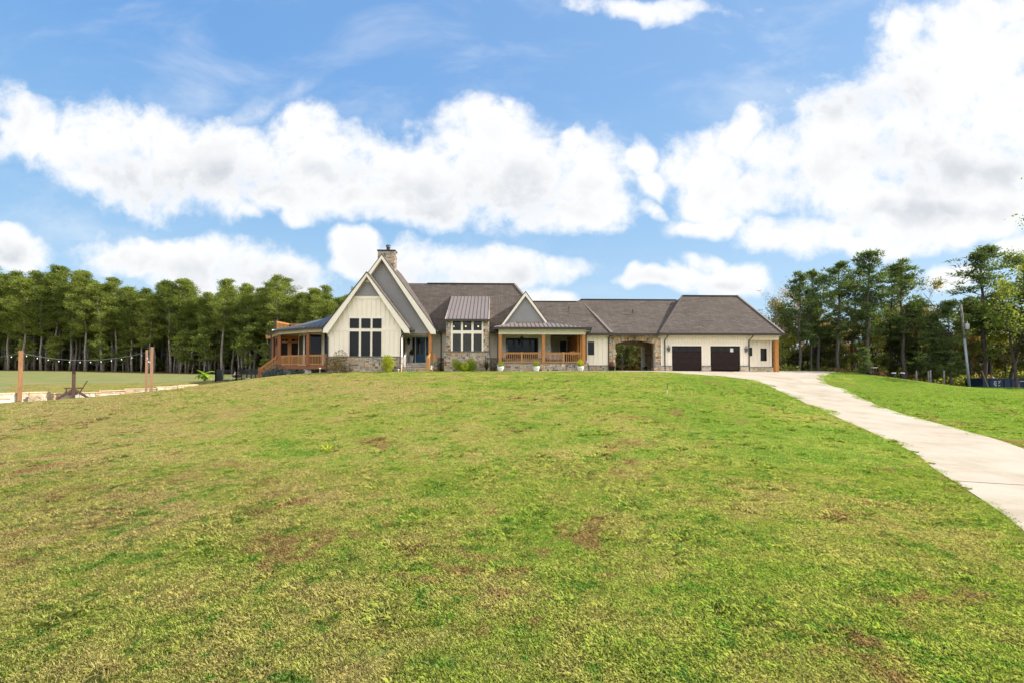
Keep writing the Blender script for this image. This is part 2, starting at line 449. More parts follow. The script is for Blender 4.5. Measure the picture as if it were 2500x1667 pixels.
def shingles():
    m, t, out = new_mat('brown_grey_shingles')
    b = t.add('ShaderNodeBsdfPrincipled', Roughness=0.9)
    b.inputs['Specular IOR Level'].default_value = 0.2
    uv = t.add('ShaderNodeUVMap')
    bk = t.add('ShaderNodeTexBrick', {'offset': 0.37, 'squash': 1.0}, Vector=uv.outputs[0])
    bk.inputs['Scale'].default_value = 1.0
    bk.inputs['Brick Width'].default_value = 0.55; bk.inputs['Row Height'].default_value = 0.17
    bk.inputs['Mortar Size'].default_value = 0.022; bk.inputs['Mortar Smooth'].default_value = 0.2
    bk.inputs['Color1'].default_value = (0, 0, 0, 1); bk.inputs['Color2'].default_value = (1, 1, 1, 1)
    bk.inputs['Mortar'].default_value = (0.5, 0.5, 0.5, 1)
    c = t.ramp(bk.outputs['Color'], [(0.0, (.084, .068, .057)), (0.3, (.125, .099, .081)), (0.5, (.104, .088, .078)), (0.72, (.142, .114, .094)), (1.0, (.090, .081, .077))])
    n = t.noise(uv.outputs[0], 0.9, 3, 0.6)
    c = t.mix(1.0, c, t.ramp(n, [(0.3, 0.9), (0.7, 1.1)]), 'MULTIPLY')
    gr = t.noise(uv.outputs[0], 22, 3, 0.7)
    c = t.mix(1.0, c, t.ramp(gr, [(0.3, 0.72), (0.7, 1.28)]), 'MULTIPLY')
    c = t.mix(t.math('MULTIPLY', bk.outputs['Fac'], 0.75), c, (.03, .024, .022))
    t.l.new(c, b.inputs['Base Color'])
    sv = t.add('ShaderNodeSeparateXYZ', Vector=uv.outputs[0])
    saw = t.math('FRACT', t.math('DIVIDE', sv.outputs[1], 0.17))
    bp = t.add('ShaderNodeBump', Strength=0.6, Height=t.math('SUBTRACT', 1.0, saw)); bp.inputs['Distance'].default_value = 0.015
    t.l.new(bp.outputs[0], b.inputs['Normal'])
    t.l.new(b.outputs[0], out.inputs[0]); return m
M['shingle'] = shingles()
M['ridge'] = simple('ridge_cap_shingle', (.12, .097, .085), (.16, .13, .115), 6, 0.9, 0.3)
M['metalroof'] = simple('bronze_metal_roof', (.235, .19, .165), (.21, .175, .155), 0.8, 0.5, metal=0.15)
M['metalgrey'] = simple('grey_metal_roof', (.16, .165, .18), (.14, .145, .16), 0.8, 0.3, metal=0.6)

def glass():
    m, t, out = new_mat('dark_window_glass')
    b = t.add('ShaderNodeBsdfPrincipled', Roughness=0.03)
    b.inputs['Base Color'].default_value = (0.016, 0.014, 0.013, 1); b.inputs['Specular IOR Level'].default_value = 0.32
    t.l.new(b.outputs[0], out.inputs[0]); return m
M['glass'] = glass()
def clear_glass():
    m, t, out = new_mat('tinted_window_glass')
    g = t.add('ShaderNodeBsdfGlossy', Roughness=0.02); g.inputs[0].default_value = (1, 1, 1, 1)
    tr = t.add('ShaderNodeBsdfTransparent'); tr.inputs[0].default_value = (0.55, 0.56, 0.55, 1)
    mx = t.add('ShaderNodeMixShader'); mx.inputs[0].default_value = 0.035
    t.l.new(tr.outputs[0], mx.inputs[1]); t.l.new(g.outputs[0], mx.inputs[2]); t.l.new(mx.outputs[0], out.inputs[0]); return m
M['clear'] = clear_glass()
def emit(name, c, s):
    m, t, out = new_mat(name); e = t.add('ShaderNodeEmission', Strength=s); e.inputs[0].default_value = (*c, 1); t.l.new(e.outputs[0], out.inputs[0]); return m
M['lit'] = emit('lit_warm_globe', (1.0, 0.72, 0.3), 1.6)

def leaf_mat(name, cols, trans=0.35, rough=0.6, by_obj=0.25, nscale=0.6):
    """Foliage: colour per leaf and per plant, light passes through."""
    m, t, out = new_mat(name)
    g = t.add('ShaderNodeNewGeometry'); oi = t.add('ShaderNodeObjectInfo')
    tcn = t.add('ShaderNodeTexCoord')
    n = t.noise(tcn.outputs['Object'], nscale, 4, 0.6)
    f = t.math('ADD', t.math('MULTIPLY', g.outputs['Random Per Island'], 0.45), t.math('MULTIPLY', n, 0.75))
    f = t.math('ADD', f, t.math('MULTIPLY', t.math('SUBTRACT', oi.outputs['Random'], 0.5), by_obj))
    f = t.math('SUBTRACT', f, 0.10, clamp=True)
    c = t.ramp(f, [((i + 0.5) / len(cols), k) for i, k in enumerate(cols)])
    d = t.add('ShaderNodeBsdfPrincipled', Roughness=rough); d.inputs['Specular IOR Level'].default_value = 0.25
    t.l.new(c, d.inputs['Base Color'])
    tl = t.add('ShaderNodeBsdfTranslucent'); t.l.new(t.mix(1.0, c, (1.15, 1.25, 0.6), 'MULTIPLY'), tl.inputs[0])
    mx = t.add('ShaderNodeMixShader'); mx.inputs[0].default_value = trans
    t.l.new(d.outputs[0], mx.inputs[1]); t.l.new(tl.outputs[0], mx.inputs[2]); t.l.new(mx.outputs[0], out.inputs[0])
    return m
M['pine'] = leaf_mat('pine_needles', [(.075, .105, .03), (.14, .18, .042), (.24, .275, .062), (.38, .38, .095)], 0.45)
M['darkpine'] = leaf_mat('dark_pine_needles', [(.06, .09, .04), (.095, .135, .05), (.14, .185, .055), (.21, .24, .075)], 0.4)
M['autumn'] = leaf_mat('autumn_leaves', [(.16, .17, .06), (.27, .24, .08), (.40, .27, .11), (.46, .22, .10), (.34, .20, .12)], 0.5, by_obj=0.7)
M['yellow'] = leaf_mat('yellow_green_leaves', [(.08, .12, .03), (.15, .20, .045), (.26, .28, .06), (.42, .36, .08)], 0.48, by_obj=0.4)
M['olive'] = leaf_mat('olive_understory_leaves', [(.06, .08, .03), (.10, .12, .035), (.16, .17, .05), (.26, .19, .07)], 0.42, by_obj=0.5)
M['limeshrub'] = leaf_mat('lime_shrub_leaves', [(.24, .28, .015), (.42, .44, .02), (.60, .56, .03)], 0.4)
M['boxwood'] = leaf_mat('green_shrub_leaves', [(.16, .24, .018), (.32, .40, .025), (.52, .54, .04)], 0.35)
M['greyshrub'] = leaf_mat('dusty_blue_green_leaves', [(.04, .06, .05), (.08, .11, .10), (.14, .17, .17)], 0.2)
M['maple'] = leaf_mat('rusty_maple_leaves', [(.05, .07, .025), (.10, .08, .025), (.20, .09, .03), (.30, .26, .05)], 0.35)
M['banana'] = leaf_mat('banana_leaf', [(.14, .28, .015), (.24, .38, .02), (.36, .46, .04)], 0.4)
M['reed'] = leaf_mat('dark_reed_blades', [(.03, .05, .02), (.06, .08, .03), (.16, .12, .07)], 0.25)
M['pink'] = leaf_mat('pink_and_rust_petals', [(.45, .12, .3), (.4, .14, .1), (.12, .16, .04)], 0.3)
M['bark'] = simple('grey_pine_bark', (.11, .095, .085), (.33, .30, .27), 3.0, 0.9, 0.5, 12, stretch=(3, 3, 0.7))
M['darkbark'] = simple('dark_bark', (.055, .045, .04), (.12, .10, .09), 3.0, 0.9, 0.5, 12, stretch=(3, 3, 0.7))

def lawn_color(t):
    g = t.add('ShaderNodeNewGeometry'); pos = g.outputs['Position']
    sx = t.add('ShaderNodeSeparateXYZ', Vector=pos)
    a = t.noise(pos, 0.16, 5, 0.6, 0.3)
    b = t.noise(pos, 0.9, 6, 0.65, 0.4)
    cN = t.noise(pos, 3.3, 5, 0.65, 0.2)
    side = t.math('MULTIPLY', t.math('MAXIMUM', t.math('MINIMUM', sx.outputs[0], 30.0), -22.0), 0.0062)
    f = t.math('ADD', t.math('MULTIPLY', a, 0.62), t.math('MULTIPLY', b, 0.52)); f = t.math('SUBTRACT', f, 0.075)
    f = t.math('ADD', f, side)
    base = t.ramp(f, [(0.35, (.44, .365, .18)), (0.44, (.395, .375, .13)), (0.52, (.315, .365, .080)), (0.63, (.215, .32, .042))])
    vivid = t.smooth(t.math('ADD', cN, t.math('MULTIPLY', t.math('SUBTRACT', b, 0.5), 0.6)), 0.54, 0.66)
    base = t.mix(t.math('MULTIPLY', vivid, 0.8), base, (.115, .255, .035))
    base = t.mix(1.0, base, t.ramp(t.noise(pos, 5.5, 3, 0.6), [(0.33, .82), (0.67, 1.18)]), 'MULTIPLY')
    br = t.smooth(t.math('ADD', t.math('MULTIPLY', t.noise(t.vmath('ADD', pos, (31, 17, 0)), 0.42, 7, 0.72, 0.5), 0.75),
                         t.math('MULTIPLY', t.noise(pos, 2.6, 4, 0.6), 0.25)), 0.535, 0.635)
    base = t.mix(t.math('MULTIPLY', br, 0.85), base, (.33, .20, .115))
    return base, pos, g
def lawn_ground():
    m, t, out = new_mat('lawn_soil_and_thatch')
    base, pos, g = lawn_color(t)
    fine = t.noise(pos, 26, 4, 0.75)
    mid = t.noise(pos, 7, 4, 0.7)
    c = t.mix(1.0, base, t.ramp(fine, [(0.3, 0.27), (0.7, 0.70)]), 'MULTIPLY')
    c = t.mix(1.0, c, t.ramp(mid, [(0.3, 0.8), (0.7, 1.15)]), 'MULTIPLY')
    at_ = t.add('ShaderNodeAttribute', {'attribute_name': 'litter'})
    lit = t.mix(t.smooth(t.noise(pos, 1.5, 6, 0.7), 0.35, 0.65), (.10, .06, .035), (.19, .115, .06))
    c = t.mix(at_.outputs['Fac'], c, lit)
    fa = t.add('ShaderNodeAttribute', {'attribute_name': 'field'}); c = t.mix(fa.outputs['Fac'], c, t.mix(t.smooth(t.noise(pos, 0.35, 5, 0.6), 0.35, 0.65), (.155, .185, .055), (.225, .20, .085)))
    at2 = t.add('ShaderNodeAttribute', {'attribute_name': 'dry'})
    c = t.mix(t.math('MULTIPLY', at2.outputs['Fac'], 0.8), c, (.27, .215, .10))
    b = t.add('ShaderNodeBsdfPrincipled', Roughness=0.95); b.inputs['Specular IOR Level'].default_value = 0.1
    t.l.new(c, b.inputs['Base Color'])
    bp = t.add('ShaderNodeBump', Strength=0.9, Height=fine); bp.inputs['Distance'].default_value = 0.03
    t.l.new(bp.outputs[0], b.inputs['Normal'])
    t.l.new(b.outputs[0], out.inputs[0]); return m
def blade_mat():
    m, t, out = new_mat('grass_blades')
    base, pos, g = lawn_color(t)
    rnd = g.outputs['Random Per Island']
    c = t.mix(1.0, base, t.ramp(rnd, [(0.0, (1.05, 1.07, 1.0)), (0.5, (1.28, 1.27, 1.18)), (0.8, (1.45, 1.4, 1.32)), (1.0, (1.8, 1.7, 1.75))]), 'MULTIPLY')
    dead = t.smooth(rnd, 0.80, 0.86)
    c = t.mix(t.math('MULTIPLY', dead, 0.6), c, (.40, .30, .16))
    d = t.add('ShaderNodeBsdfPrincipled', Roughness=0.5); d.inputs['Specular IOR Level'].default_value = 0.35
    t.l.new(c, d.inputs['Base Color'])
    tl = t.add('ShaderNodeBsdfTranslucent'); t.l.new(t.mix(1.0, c, (1.1, 1.2, 0.75), 'MULTIPLY'), tl.inputs[0])
    mx = t.add('ShaderNodeMixShader'); mx.inputs[0].default_value = 0.5
    t.l.new(d.outputs[0], mx.inputs[1]); t.l.new(tl.outputs[0], mx.inputs[2]); t.l.new(mx.outputs[0], out.inputs[0]); return m
M['lawn'] = lawn_ground(); M['blade'] = blade_mat()
def concrete():
    m, t, out = new_mat('pale_broomed_concrete')
    g = t.add('ShaderNodeNewGeometry'); pos = g.outputs['Position']
    n = t.noise(pos, 0.5, 7, 0.65, 0.4)
    c = t.ramp(n, [(0.3, (.29, .235, .165)), (0.5, (.375, .318, .24)), (0.7, (.42, .37, .295))])
    rust = t.smooth(t.noise(t.vmath('ADD', pos, (9, 4, 0)), 0.22, 6, 0.7, 0.5), 0.55, 0.75)
    c = t.mix(t.math('MULTIPLY', rust, 0.6), c, (.31, .185, .105))
    c = t.mix(1.0, c, t.ramp(t.noise(pos, 18, 4, 0.7), [(0.3, 0.93), (0.7, 1.05)]), 'MULTIPLY')
    b = t.add('ShaderNodeBsdfPrincipled', Roughness=0.85); t.l.new(c, b.inputs['Base Color'])
    bp = t.add('ShaderNodeBump', Strength=0.15, Height=t.noise(pos, 60, 3)); bp.inputs['Distance'].default_value = 0.01
    t.l.new(bp.outputs[0], b.inputs['Normal'])
    t.l.new(b.outputs[0], out.inputs[0]); return m
M['concrete'] = concrete()

# ------------------------------------------------------------------ ground
def make_ground():
    xs = np.unique(np.r_[np.arange(-62, 62.01, 0.6), np.linspace(-62, -170, 40), np.linspace(62, 170, 40), np.linspace(-170, -1500, 12), np.linspace(170, 1500, 12)])
    ys = np.unique(np.r_[np.arange(-12, 62.01, 0.6), np.linspace(62, 150, 36), np.linspace(-12, -60, 12), np.linspace(-60, -600, 8), np.linspace(150, 2000, 14)])
    Xg, Yg = np.meshgrid(xs, ys)
    Zg = tz_arr(Xg, Yg)
    me = bpy.data.meshes.new('ground'); nx, ny = len(xs), len(ys)
    me.from_pydata(np.c_[Xg.ravel(), Yg.ravel(), Zg.ravel()].tolist(), [],
                   [(j * nx + i, j * nx + i + 1, (j + 1) * nx + i + 1, (j + 1) * nx + i) for j in range(ny - 1) for i in range(nx - 1)])
    me.polygons.foreach_set('use_smooth', [True] * len(me.polygons))
    x, y = Xg.ravel(), Yg.ravel()
    lit = np.clip((y - 94) / 4, 0, 1) * (x < 0)
    edge = 57 - np.clip((x - 40) * 0.3, 0, 6)
    lit = np.maximum(lit, np.clip((y - edge) / 3, 0, 1) * (x > -14))
    a = me.attributes.new('litter', 'FLOAT', 'POINT'); a.data.foreach_set('value', lit.astype(np.float32))
    fld = np.clip((-21.5 - x) / 3, 0, 1) * np.clip((y - 31) / 4, 0, 1) * (1 - lit)
    a = me.attributes.new('field', 'FLOAT', 'POINT'); a.data.foreach_set('value', fld.astype(np.float32))
    # dry bank along the path on the left and around the retaining wall
    seg = [(-31, 28.6), (-26, 29.6), (-22.6, 31.5), (-22.6, 35), (-21, 39.5)]
    dmin = np.full(len(x), 99.0)
    for (ax, ay_), (bx, by) in zip(seg[:-1], seg[1:]):
        L = (bx - ax) ** 2 + (by - ay_) ** 2
        tt = np.clip(((x - ax) * (bx - ax) + (y - ay_) * (by - ay_)) / L, 0, 1)
        dmin = np.minimum(dmin, np.hypot(x - ax - tt * (bx - ax), y - ay_ - tt * (by - ay_)))
    dry = np.clip(1.3 - dmin / 0.9, 0, 1)
    a = me.attributes.new('dry', 'FLOAT', 'POINT'); a.data.foreach_set('value', dry.astype(np.float32))
    o = link('ground', me, M['lawn']); tag(o, kind='structure'); return o
ground = make_ground()

# ------------------------------------------------------------------ driveway
Lp = [ground_at(*p) for p in [(2500, 1299), (2444, 1254), (2353, 1191), (2283, 1146), (2223, 1101), (2122, 1053), (1997, 998), (1942, 973), (1901, 953), (1861, 936), (1821, 925), (1741, 917.6), (1650, 910.5)]]
Rp = [ground_at(*p) for p in [(2500, 1096), (2340, 1048), (2173, 1000), (2080, 959), (2061, 949), (2024, 939.7), (2012, 923), (2021, 913.5)]]
Lp = [(Lp[0][0] - 5, Lp[0][1] - 8)] + Lp + [(8.6, 42.3)]
Rp = [(Rp[0][0] - 6, Rp[0][1] - 10)] + Rp + [(31.2, 46.4), (31.5, 50.0)]
def smooth_line(pts, step=0.5):
    pts = [Vector((p[0], p[1], 0)) for p in pts]; out = []
    for i in range(len(pts) - 1):
        p0 = pts[max(i - 1, 0)]; p1 = pts[i]; p2 = pts[i + 1]; p3 = pts[min(i + 2, len(pts) - 1)]
        n = max(1, int((p2 - p1).length / step))
        for k in range(n):
            s = k / n
            q = 0.5 * ((2 * p1) + (p2 - p0) * s + (2 * p0 - 5 * p1 + 4 * p2 - p3) * s * s + (3 * p1 - p0 - 3 * p2 + p3) * s ** 3)
            out.append((q.x, q.y))
    out.append((pts[-1].x, pts[-1].y)); return out
LS, RS = smooth_line(Lp), smooth_line(Rp)
def wall_line(u, v): p = HM @ Vector((u, v, 0)); return (p.x, p.y)
DPOLY = LS + [wall_line(8.6, 10.5), wall_line(12.6, 10.5), wall_line(12.9, 2.95), wall_line(24.3, 2.95), wall_line(24.6, 9.0)] + RS[::-1]
def in_poly(x, y, poly):
    x = np.asarray(x); y = np.asarray(y); c = np.zeros(x.shape, bool); n = len(poly)
    for i in range(n):
        x0, y0 = poly[i]; x1, y1 = poly[(i + 1) % n]
        if y0 == y1: continue
        c ^= ((y0 > y) != (y1 > y)) & (x < (x1 - x0) * (y - y0) / (y1 - y0) + x0)
    return c
def draped(name, poly, m, up=0.04, step=0.7, skirt=0.12):
    n = len(poly); bx = [p[0] for p in poly]; by = [p[1] for p in poly]
    gx, gy = np.meshgrid(np.arange(min(bx), max(bx), step), np.arange(min(by), max(by), step))
    gx, gy = gx.ravel(), gy.ravel(); k = in_poly(gx, gy, poly)
    pts = [Vector(p) for p in poly] + [Vector((a, b)) for a, b in zip(gx[k], gy[k])]
    vs, es, fs, *_ = delaunay_2d_cdt(pts, [(i, (i + 1) % n) for i in range(n)], [], 1, 1e-4)
    z = tz_arr([v[0] for v in vs], [v[1] for v in vs]) + up
    mb = MB(); mb.v = [(v[0], v[1], float(q)) for v, q in zip(vs, z)]; mb.f = [tuple(f) for f in fs]
    for i in range(n):
        a, b = poly[i], poly[(i + 1) % n]; za, zb = tz(*a) + up, tz(*b) + up
        mb.add([(a[0], a[1], za), (b[0], b[1], zb), (b[0], b[1], zb - skirt), (a[0], a[1], za - skirt)], [(0, 1, 2, 3)])
    me = bpy.data.meshes.new(name); me.from_pydata(mb.v, [], mb.f)
    o = link(name, me, m); tag(o, kind='structure'); return o
drive = draped('driveway', DPOLY, M['concrete'], 0.028)
def joint(a, b, w=0.018):
    a, b = Vector(a), Vector(b); n = 24; d = (b - a); s = Vector((-d.y, d.x)).normalized() * w
    mb = MB(); pts = []
    for i in range(n + 1):
        p = a + d * (i / n)
        for q in (p + s, p - s): pts.append((q.x, q.y, tz(q.x, q.y) + 0.034))
    mb.add(pts, [(2 * i, 2 * i + 1, 2 * i + 3, 2 * i + 2) for i in range(n)])
    o = mb.build('expansion_joint', M['jointm'], drive); return o
M['jointm'] = simple('dark_joint', (.16, .13, .10), None, 4, 0.9)
joint(ground_at(2333, 1177), (ground_at(2333, 1177)[0] + 3.9, ground_at(2333, 1177)[1] - 0.9))
joint(ground_at(2125, 1054), ground_at(2420, 1072), 0.008)
joint(ground_at(1905, 954), ground_at(2090, 962), 0.008)
joint(ground_at(1790, 921), ground_at(2010, 922), 0.010)
# thin concrete walk in front of the porch and the pale path edge curling down the bank on the left
def strip(name, pts, w, m, up=0.045):
    c = smooth_line(pts, 0.4); n = len(c); l, r = [], []
    for i, (x, y) in enumerate(c):
        a = Vector(c[max(i - 1, 0)]); b = Vector(c[min(i + 1, n - 1)]); d = (b - a).normalized(); s = Vector((-d.y, d.x)) * (w / 2)
        l.append((x + s.x, y + s.y)); r.append((x - s.x, y - s.y))
    mb = MB(); V = []
    for (a, b) in zip(l, r):
        for q, dz in ((a, -.1), (a, up), (b, up), (b, -.1)): V.append((q[0], q[1], tz(*q) + dz))
    mb.add(V, [(4 * i + k, 4 * i + k + 1, 4 * i + k + 5, 4 * i + k + 4) for i in range(n - 1) for k in range(3)])
    o = mb.build(name, m); tag(o, kind='structure'); return o
strip('walkway', [wall_line(-2.2, 0.15), wall_line(3, 0.2), wall_line(8.8, 0.9), wall_line(10.2, 1.9)], 0.8, M['concrete'])
PATH = [ground_at(471, 945), ground_at(553, 934.6), ground_at(640, 922.5), ground_at(700, 915), ground_at(760, 908.5), wall_line(-15, -1.0)]
strip('garden_path', PATH, 0.42, M['concrete_edge'], 0.03)
# ================================================================== the house
house = empty('farmhouse', HO, TH, 'long cream farmhouse with stone base, steep grey gables and brown shingle roofs', 'house')
def part(name, mb, m, parent=None, label=None, smooth=False):
    o = mb.build(name, m, parent or house, smooth)
    if label: o['label'] = label
    return o
BASE = 1.9          # walls reach down into the ground

def stones(mb, a0, a1, z0, z1, place, mask=None, seed=1, cw=0.085, ch=0.075, gap=0.015):
    """Ashlar: random rectangles packed on a grid; place(a, z, depth) -> point."""
    rnd = random.Random(seed); nx = max(1, round((a1 - a0) / cw)); nz = max(1, round((z1 - z0) / ch))
    cw = (a1 - a0) / nx; ch = (z1 - z0) / nz
    used = [[False] * nz for _ in range(nx)]
    sizes = [(5, 2), (4, 2), (6, 2), (3, 2), (4, 1), (5, 1), (3, 1), (2, 2), (4, 3), (6, 1), (3, 3), (2, 1), (2, 4), (5, 3)]
    for j in range(nz):
        for i in range(nx):
            if used[i][j]: continue
            opts = sizes[:]; rnd.shuffle(opts); opts += [(2, 1), (1, 2), (1, 1)]
            for (w_, h_) in opts:
                if i + w_ > nx or j + h_ > nz: continue
                if any(used[i + p][j + q] for p in range(w_) for q in range(h_)): continue
                break
            for p in range(w_):
                for q in range(h_): used[i + p][j + q] = True
            x0, x1 = a0 + i * cw + gap, a0 + (i + w_) * cw - gap; y0, y1 = z0 + j * ch + gap, z0 + (j + h_) * ch - gap
            if mask and not mask((x0 + x1) / 2, (y0 + y1) / 2): continue
            d = rnd.uniform(0.012, 0.045); s = 0.012
            jx = [rnd.uniform(-.006, .006) for _ in range(8)]
            vs = [place(x0 + jx[0], y0 + jx[1], 0), place(x1 + jx[2], y0 + jx[3], 0), place(x1 + jx[4], y1 + jx[5], 0), place(x0 + jx[6], y1 + jx[7], 0),
                  place(x0 + s, y0 + s, d), place(x1 - s, y0 + s, d), place(x1 - s, y1 - s, d), place(x0 + s, y1 - s, d)]
            mb.add(vs, [(4, 5, 6, 7), (0, 1, 5, 4), (1, 2, 6, 5), (2, 3, 7, 6), (3, 0, 4, 7)])
def front(v): return lambda a, z, d: (a, v - d, z)
def sideR(u): return lambda a, z, d: (u + d, a, z)      # a is v, faces +u
def sideL(u): return lambda a, z, d: (u - d, a, z)

def battens(mb, u0, u1, z0f, z1f, v, step=0.41, holes=(), w=0.06, d=0.045, off=0.0):
    n = int((u1 - u0) / step) + 1
    for i in range(n + 1):
        u = u0 + off + i * step
        if u < u0 + 0.04 or u > u1 - 0.04: continue
        za = z0f(u) if callable(z0f) else z0f; zb = z1f(u) if callable(z1f) else z1f
        spans = [(za, zb)]
        for (a, b, c, e) in holes:
            if a - 0.03 < u < b + 0.03:
                ns = []
                for (s, t) in spans:
                    if e <= s or c >= t: ns.append((s, t)); continue
                    if s < c: ns.append((s, c))
                    if t > e: ns.append((e, t))
                spans = ns
        for (s, t) in spans:
            if t - s > 0.06: mb.box(u - w / 2, u + w / 2, v - d, v + 0.01, s, t)

def window(u0, u1, z0, z1, v, lites=None, pane=None, name='window', fw=0.055, parent=None, mun=None, label=None):
    """Black sash: frame, pane behind it and muntins."""
    fr = MB()
    fr.box(u0, u1, v - 0.05, v + 0.01, z0, z0 + fw); fr.box(u0, u1, v - 0.05, v + 0.01, z1 - fw, z1)
    fr.box(u0, u0 + fw, v - 0.048, v + 0.01, z0 + fw, z1 - fw); fr.box(u1 - fw, u1, v - 0.048, v + 0.01, z0 + fw, z1 - fw)
    if lites:
        nx, nz = lites
        for i in range(1, nx):
            x = u0 + (u1 - u0) * i / nx; fr.box(x - .012, x + .012, v - 0.04, v - 0.02, z0 + fw, z1 - fw)
        for i in range(1, nz):
            z = z0 + (z1 - z0) * i / nz; fr.box(u0 + fw, u1 - fw, v - 0.042, v - 0.022, z - .012, z + .012)
    o = part(name, fr, M['frame'], parent, label)
    g = MB(); g.poly([(u0 + fw, v - 0.015, z0 + fw), (u1 - fw, v - 0.015, z0 + fw), (u1 - fw, v - 0.015, z1 - fw), (u0 + fw, v - 0.015, z1 - fw)])
    if parent is None: g.build('pane', pane or M['glass'], o)
    return o
def casing(mb, u0, u1, z0, z1, v, w=0.13, d=0.03, sill=True, legs=True):
    mb.box(u0 - w, u1 + w, v - d, v + 0.01, z1, z1 + w)
    zb = z0 - w if sill else z0
    if legs:
        mb.box(u0 - w, u0, v - d + .002, v + 0.01, zb, z1); mb.box(u1, u1 + w, v - d + .002, v + 0.01, zb, z1)
    if sill: mb.box(u0, u1, v - d, v + 0.01, zb, z0)

# ---- key lines
G1L, G1R = U(801, 0), U(978, 0)
G1A, G1AZ = (U(893.5, -.45), Z(665.5, -.45, 893))
G1E = Z(801.5, -.45, 795)           # z at the rake ends
LEDGE = Z(870, 0, 890)
G1RL, G1RR = G1A - 3.52, G1A + 3.52
SLP = (G1AZ - G1E) / 3.52
def g1lim(u): return G1AZ - 0.42 - abs(u - G1A) * SLP

# ---- gable 1 (front, cream with a small grey triangle)
wl = MB()
zt = lambda u: G1AZ - 0.12 - abs(u - G1A) * SLP
wl.slab([(G1L, 0, BASE), (G1R, 0, BASE), (G1R, 0, zt(G1R)), (G1A, 0, zt(G1A)), (G1L, 0, zt(G1L))], (0, 0.8, 0))
wl.box(G1L, G1L + .25, .8, 5.0, BASE, G1E)
BZ = Z(724, 0, 880)                 # foot of the small grey triangle
BAND0, BAND1 = Z(809, 0), Z(796, 0)
ws = []
for a, b in ((854, 876.3), (882, 904.2), (909.6, 931.2)):
    ws.append((U(a, 0), U(b, 0), Z(802.6, 0), Z(779.2, 0))); ws.append((U(a - .2, 0), U(b - .6, 0), LEDGE + 0.03, Z(810.6, 0)))
wl.box(G1L + .01, G1R - .01, -0.03, 0.01, BAND0, BAND1)
wl.box(G1L + .01, G1R - .01, -0.028, 0.01, LEDGE + 0.02, LEDGE + 0.16)
wl.box(G1L - 0.03, G1L + 0.10, -0.034, 0.12, LEDGE + .02, g1lim(G1L) + 0.3); wl.box(G1R - 0.10, G1R + 0.03, -0.034, 0.12, LEDGE + .02, g1lim(G1R) + 0.3)
hw = (U(851.5, 0), U(934, 0), LEDGE, Z(774.5, 0))
battens(wl, G1L, G1R, LEDGE + .16, BAND0, 0, 0.38, [hw], off=0.12)
battens(wl, G1L, G1R, BAND1, lambda u: min(BZ - .2, g1lim(u)), 0, 0.38, [hw], off=0.12)
casing_mb = MB()
casing_mb.box(hw[0], hw[1], -0.035, 0.01, Z(779.2, 0), hw[3])
casing_mb.box(hw[0], ws[0][0], -0.033, 0.01, LEDGE + .03, Z(779.2, 0)); casing_mb.box(ws[4][1], hw[1], -0.033, 0.01, LEDGE + .03, Z(779.2, 0))
casing_mb.box(ws[0][1], ws[2][0], -0.033, 0.01, LEDGE + .03, Z(779.2, 0)); casing_mb.box(ws[2][1], ws[4][0], -0.033, 0.01, LEDGE + .03, Z(779.2, 0))
for k in (0, 2, 4): casing_mb.box(ws[k][0], ws[k][1], -0.031, 0.01, Z(810.6, 0), Z(802.6, 0))
part('wall', wl, M['cream'], label='cream board and batten wall of the front gable')
part('window_casing', casing_mb, M['trim'])
for i, (a, b, c, e) in enumerate(ws):
    window(a, b, c, e, -0.034, (2, 2) if i == 4 else None)
tri = MB()
hwid = (G1AZ - .5 - BZ) / SLP
yy = BZ; k = 0
while yy < G1AZ - 0.75:            # clapboards
    h = 0.15; w0 = (G1AZ - .45 - yy) / SLP; w1 = (G1AZ - .45 - yy - h) / SLP
    tri.add([(G1A - w0, -.055, yy), (G1A + w0, -.055, yy), (G1A + w1, -.03, yy + h), (G1A - w1, -.03, yy + h), (G1A - w0, .0, yy), (G1A + w0, .0, yy)], [(0, 1, 2, 3), (1, 0, 4, 5)])
    yy += h
part('gable', tri, M['greylap'], label='small grey clapboard triangle at the top of the front gable')
bt = MB(); bt.box(G1A - hwid, G1A + hwid, -0.05, 0.01, BZ - 0.22, BZ)
part('band_board', bt, M['trim'])

def rake(apex_u, apex_z, half, slope, v0, v1, drop=0.34, name='barge_board', thick=0.05, over=0.10, cut=True):
    """Cream barge boards on a gable's two slopes, with boxed ends."""
    for s in (-1, 1):
        mb = MB()
        e = (apex_u + s * half, apex_z - half * slope)
        mb.slab([(apex_u, v0, apex_z - .02), (e[0], v0, e[1] - .02), (e[0], v0, e[1] - drop * .95), (e[0] - s * 0.42, v0, e[1] - drop * .95), (apex_u + s * (half - .42) * .0, v0, apex_z - drop * 0.98)] if cut else
                [(apex_u, v0, apex_z - .02), (e[0], v0, e[1] - .02), (e[0] - s * .05, v0, e[1] - drop), (apex_u, v0, apex_z - drop * 1.3)], (0, thick, 0))
        part(name, mb, M['trim'])
        sf = MB()  # soffit
        sf.slab([(apex_u, v0 + thick, apex_z - drop * 1.1), (e[0], v0 + thick, e[1] - drop * 1.02), (e[0], v1, e[1] - drop * 1.02), (apex_u, v1, apex_z - drop * 1.1)], (0, 0, -0.02))
        part('soffit', sf, M['soffit'])
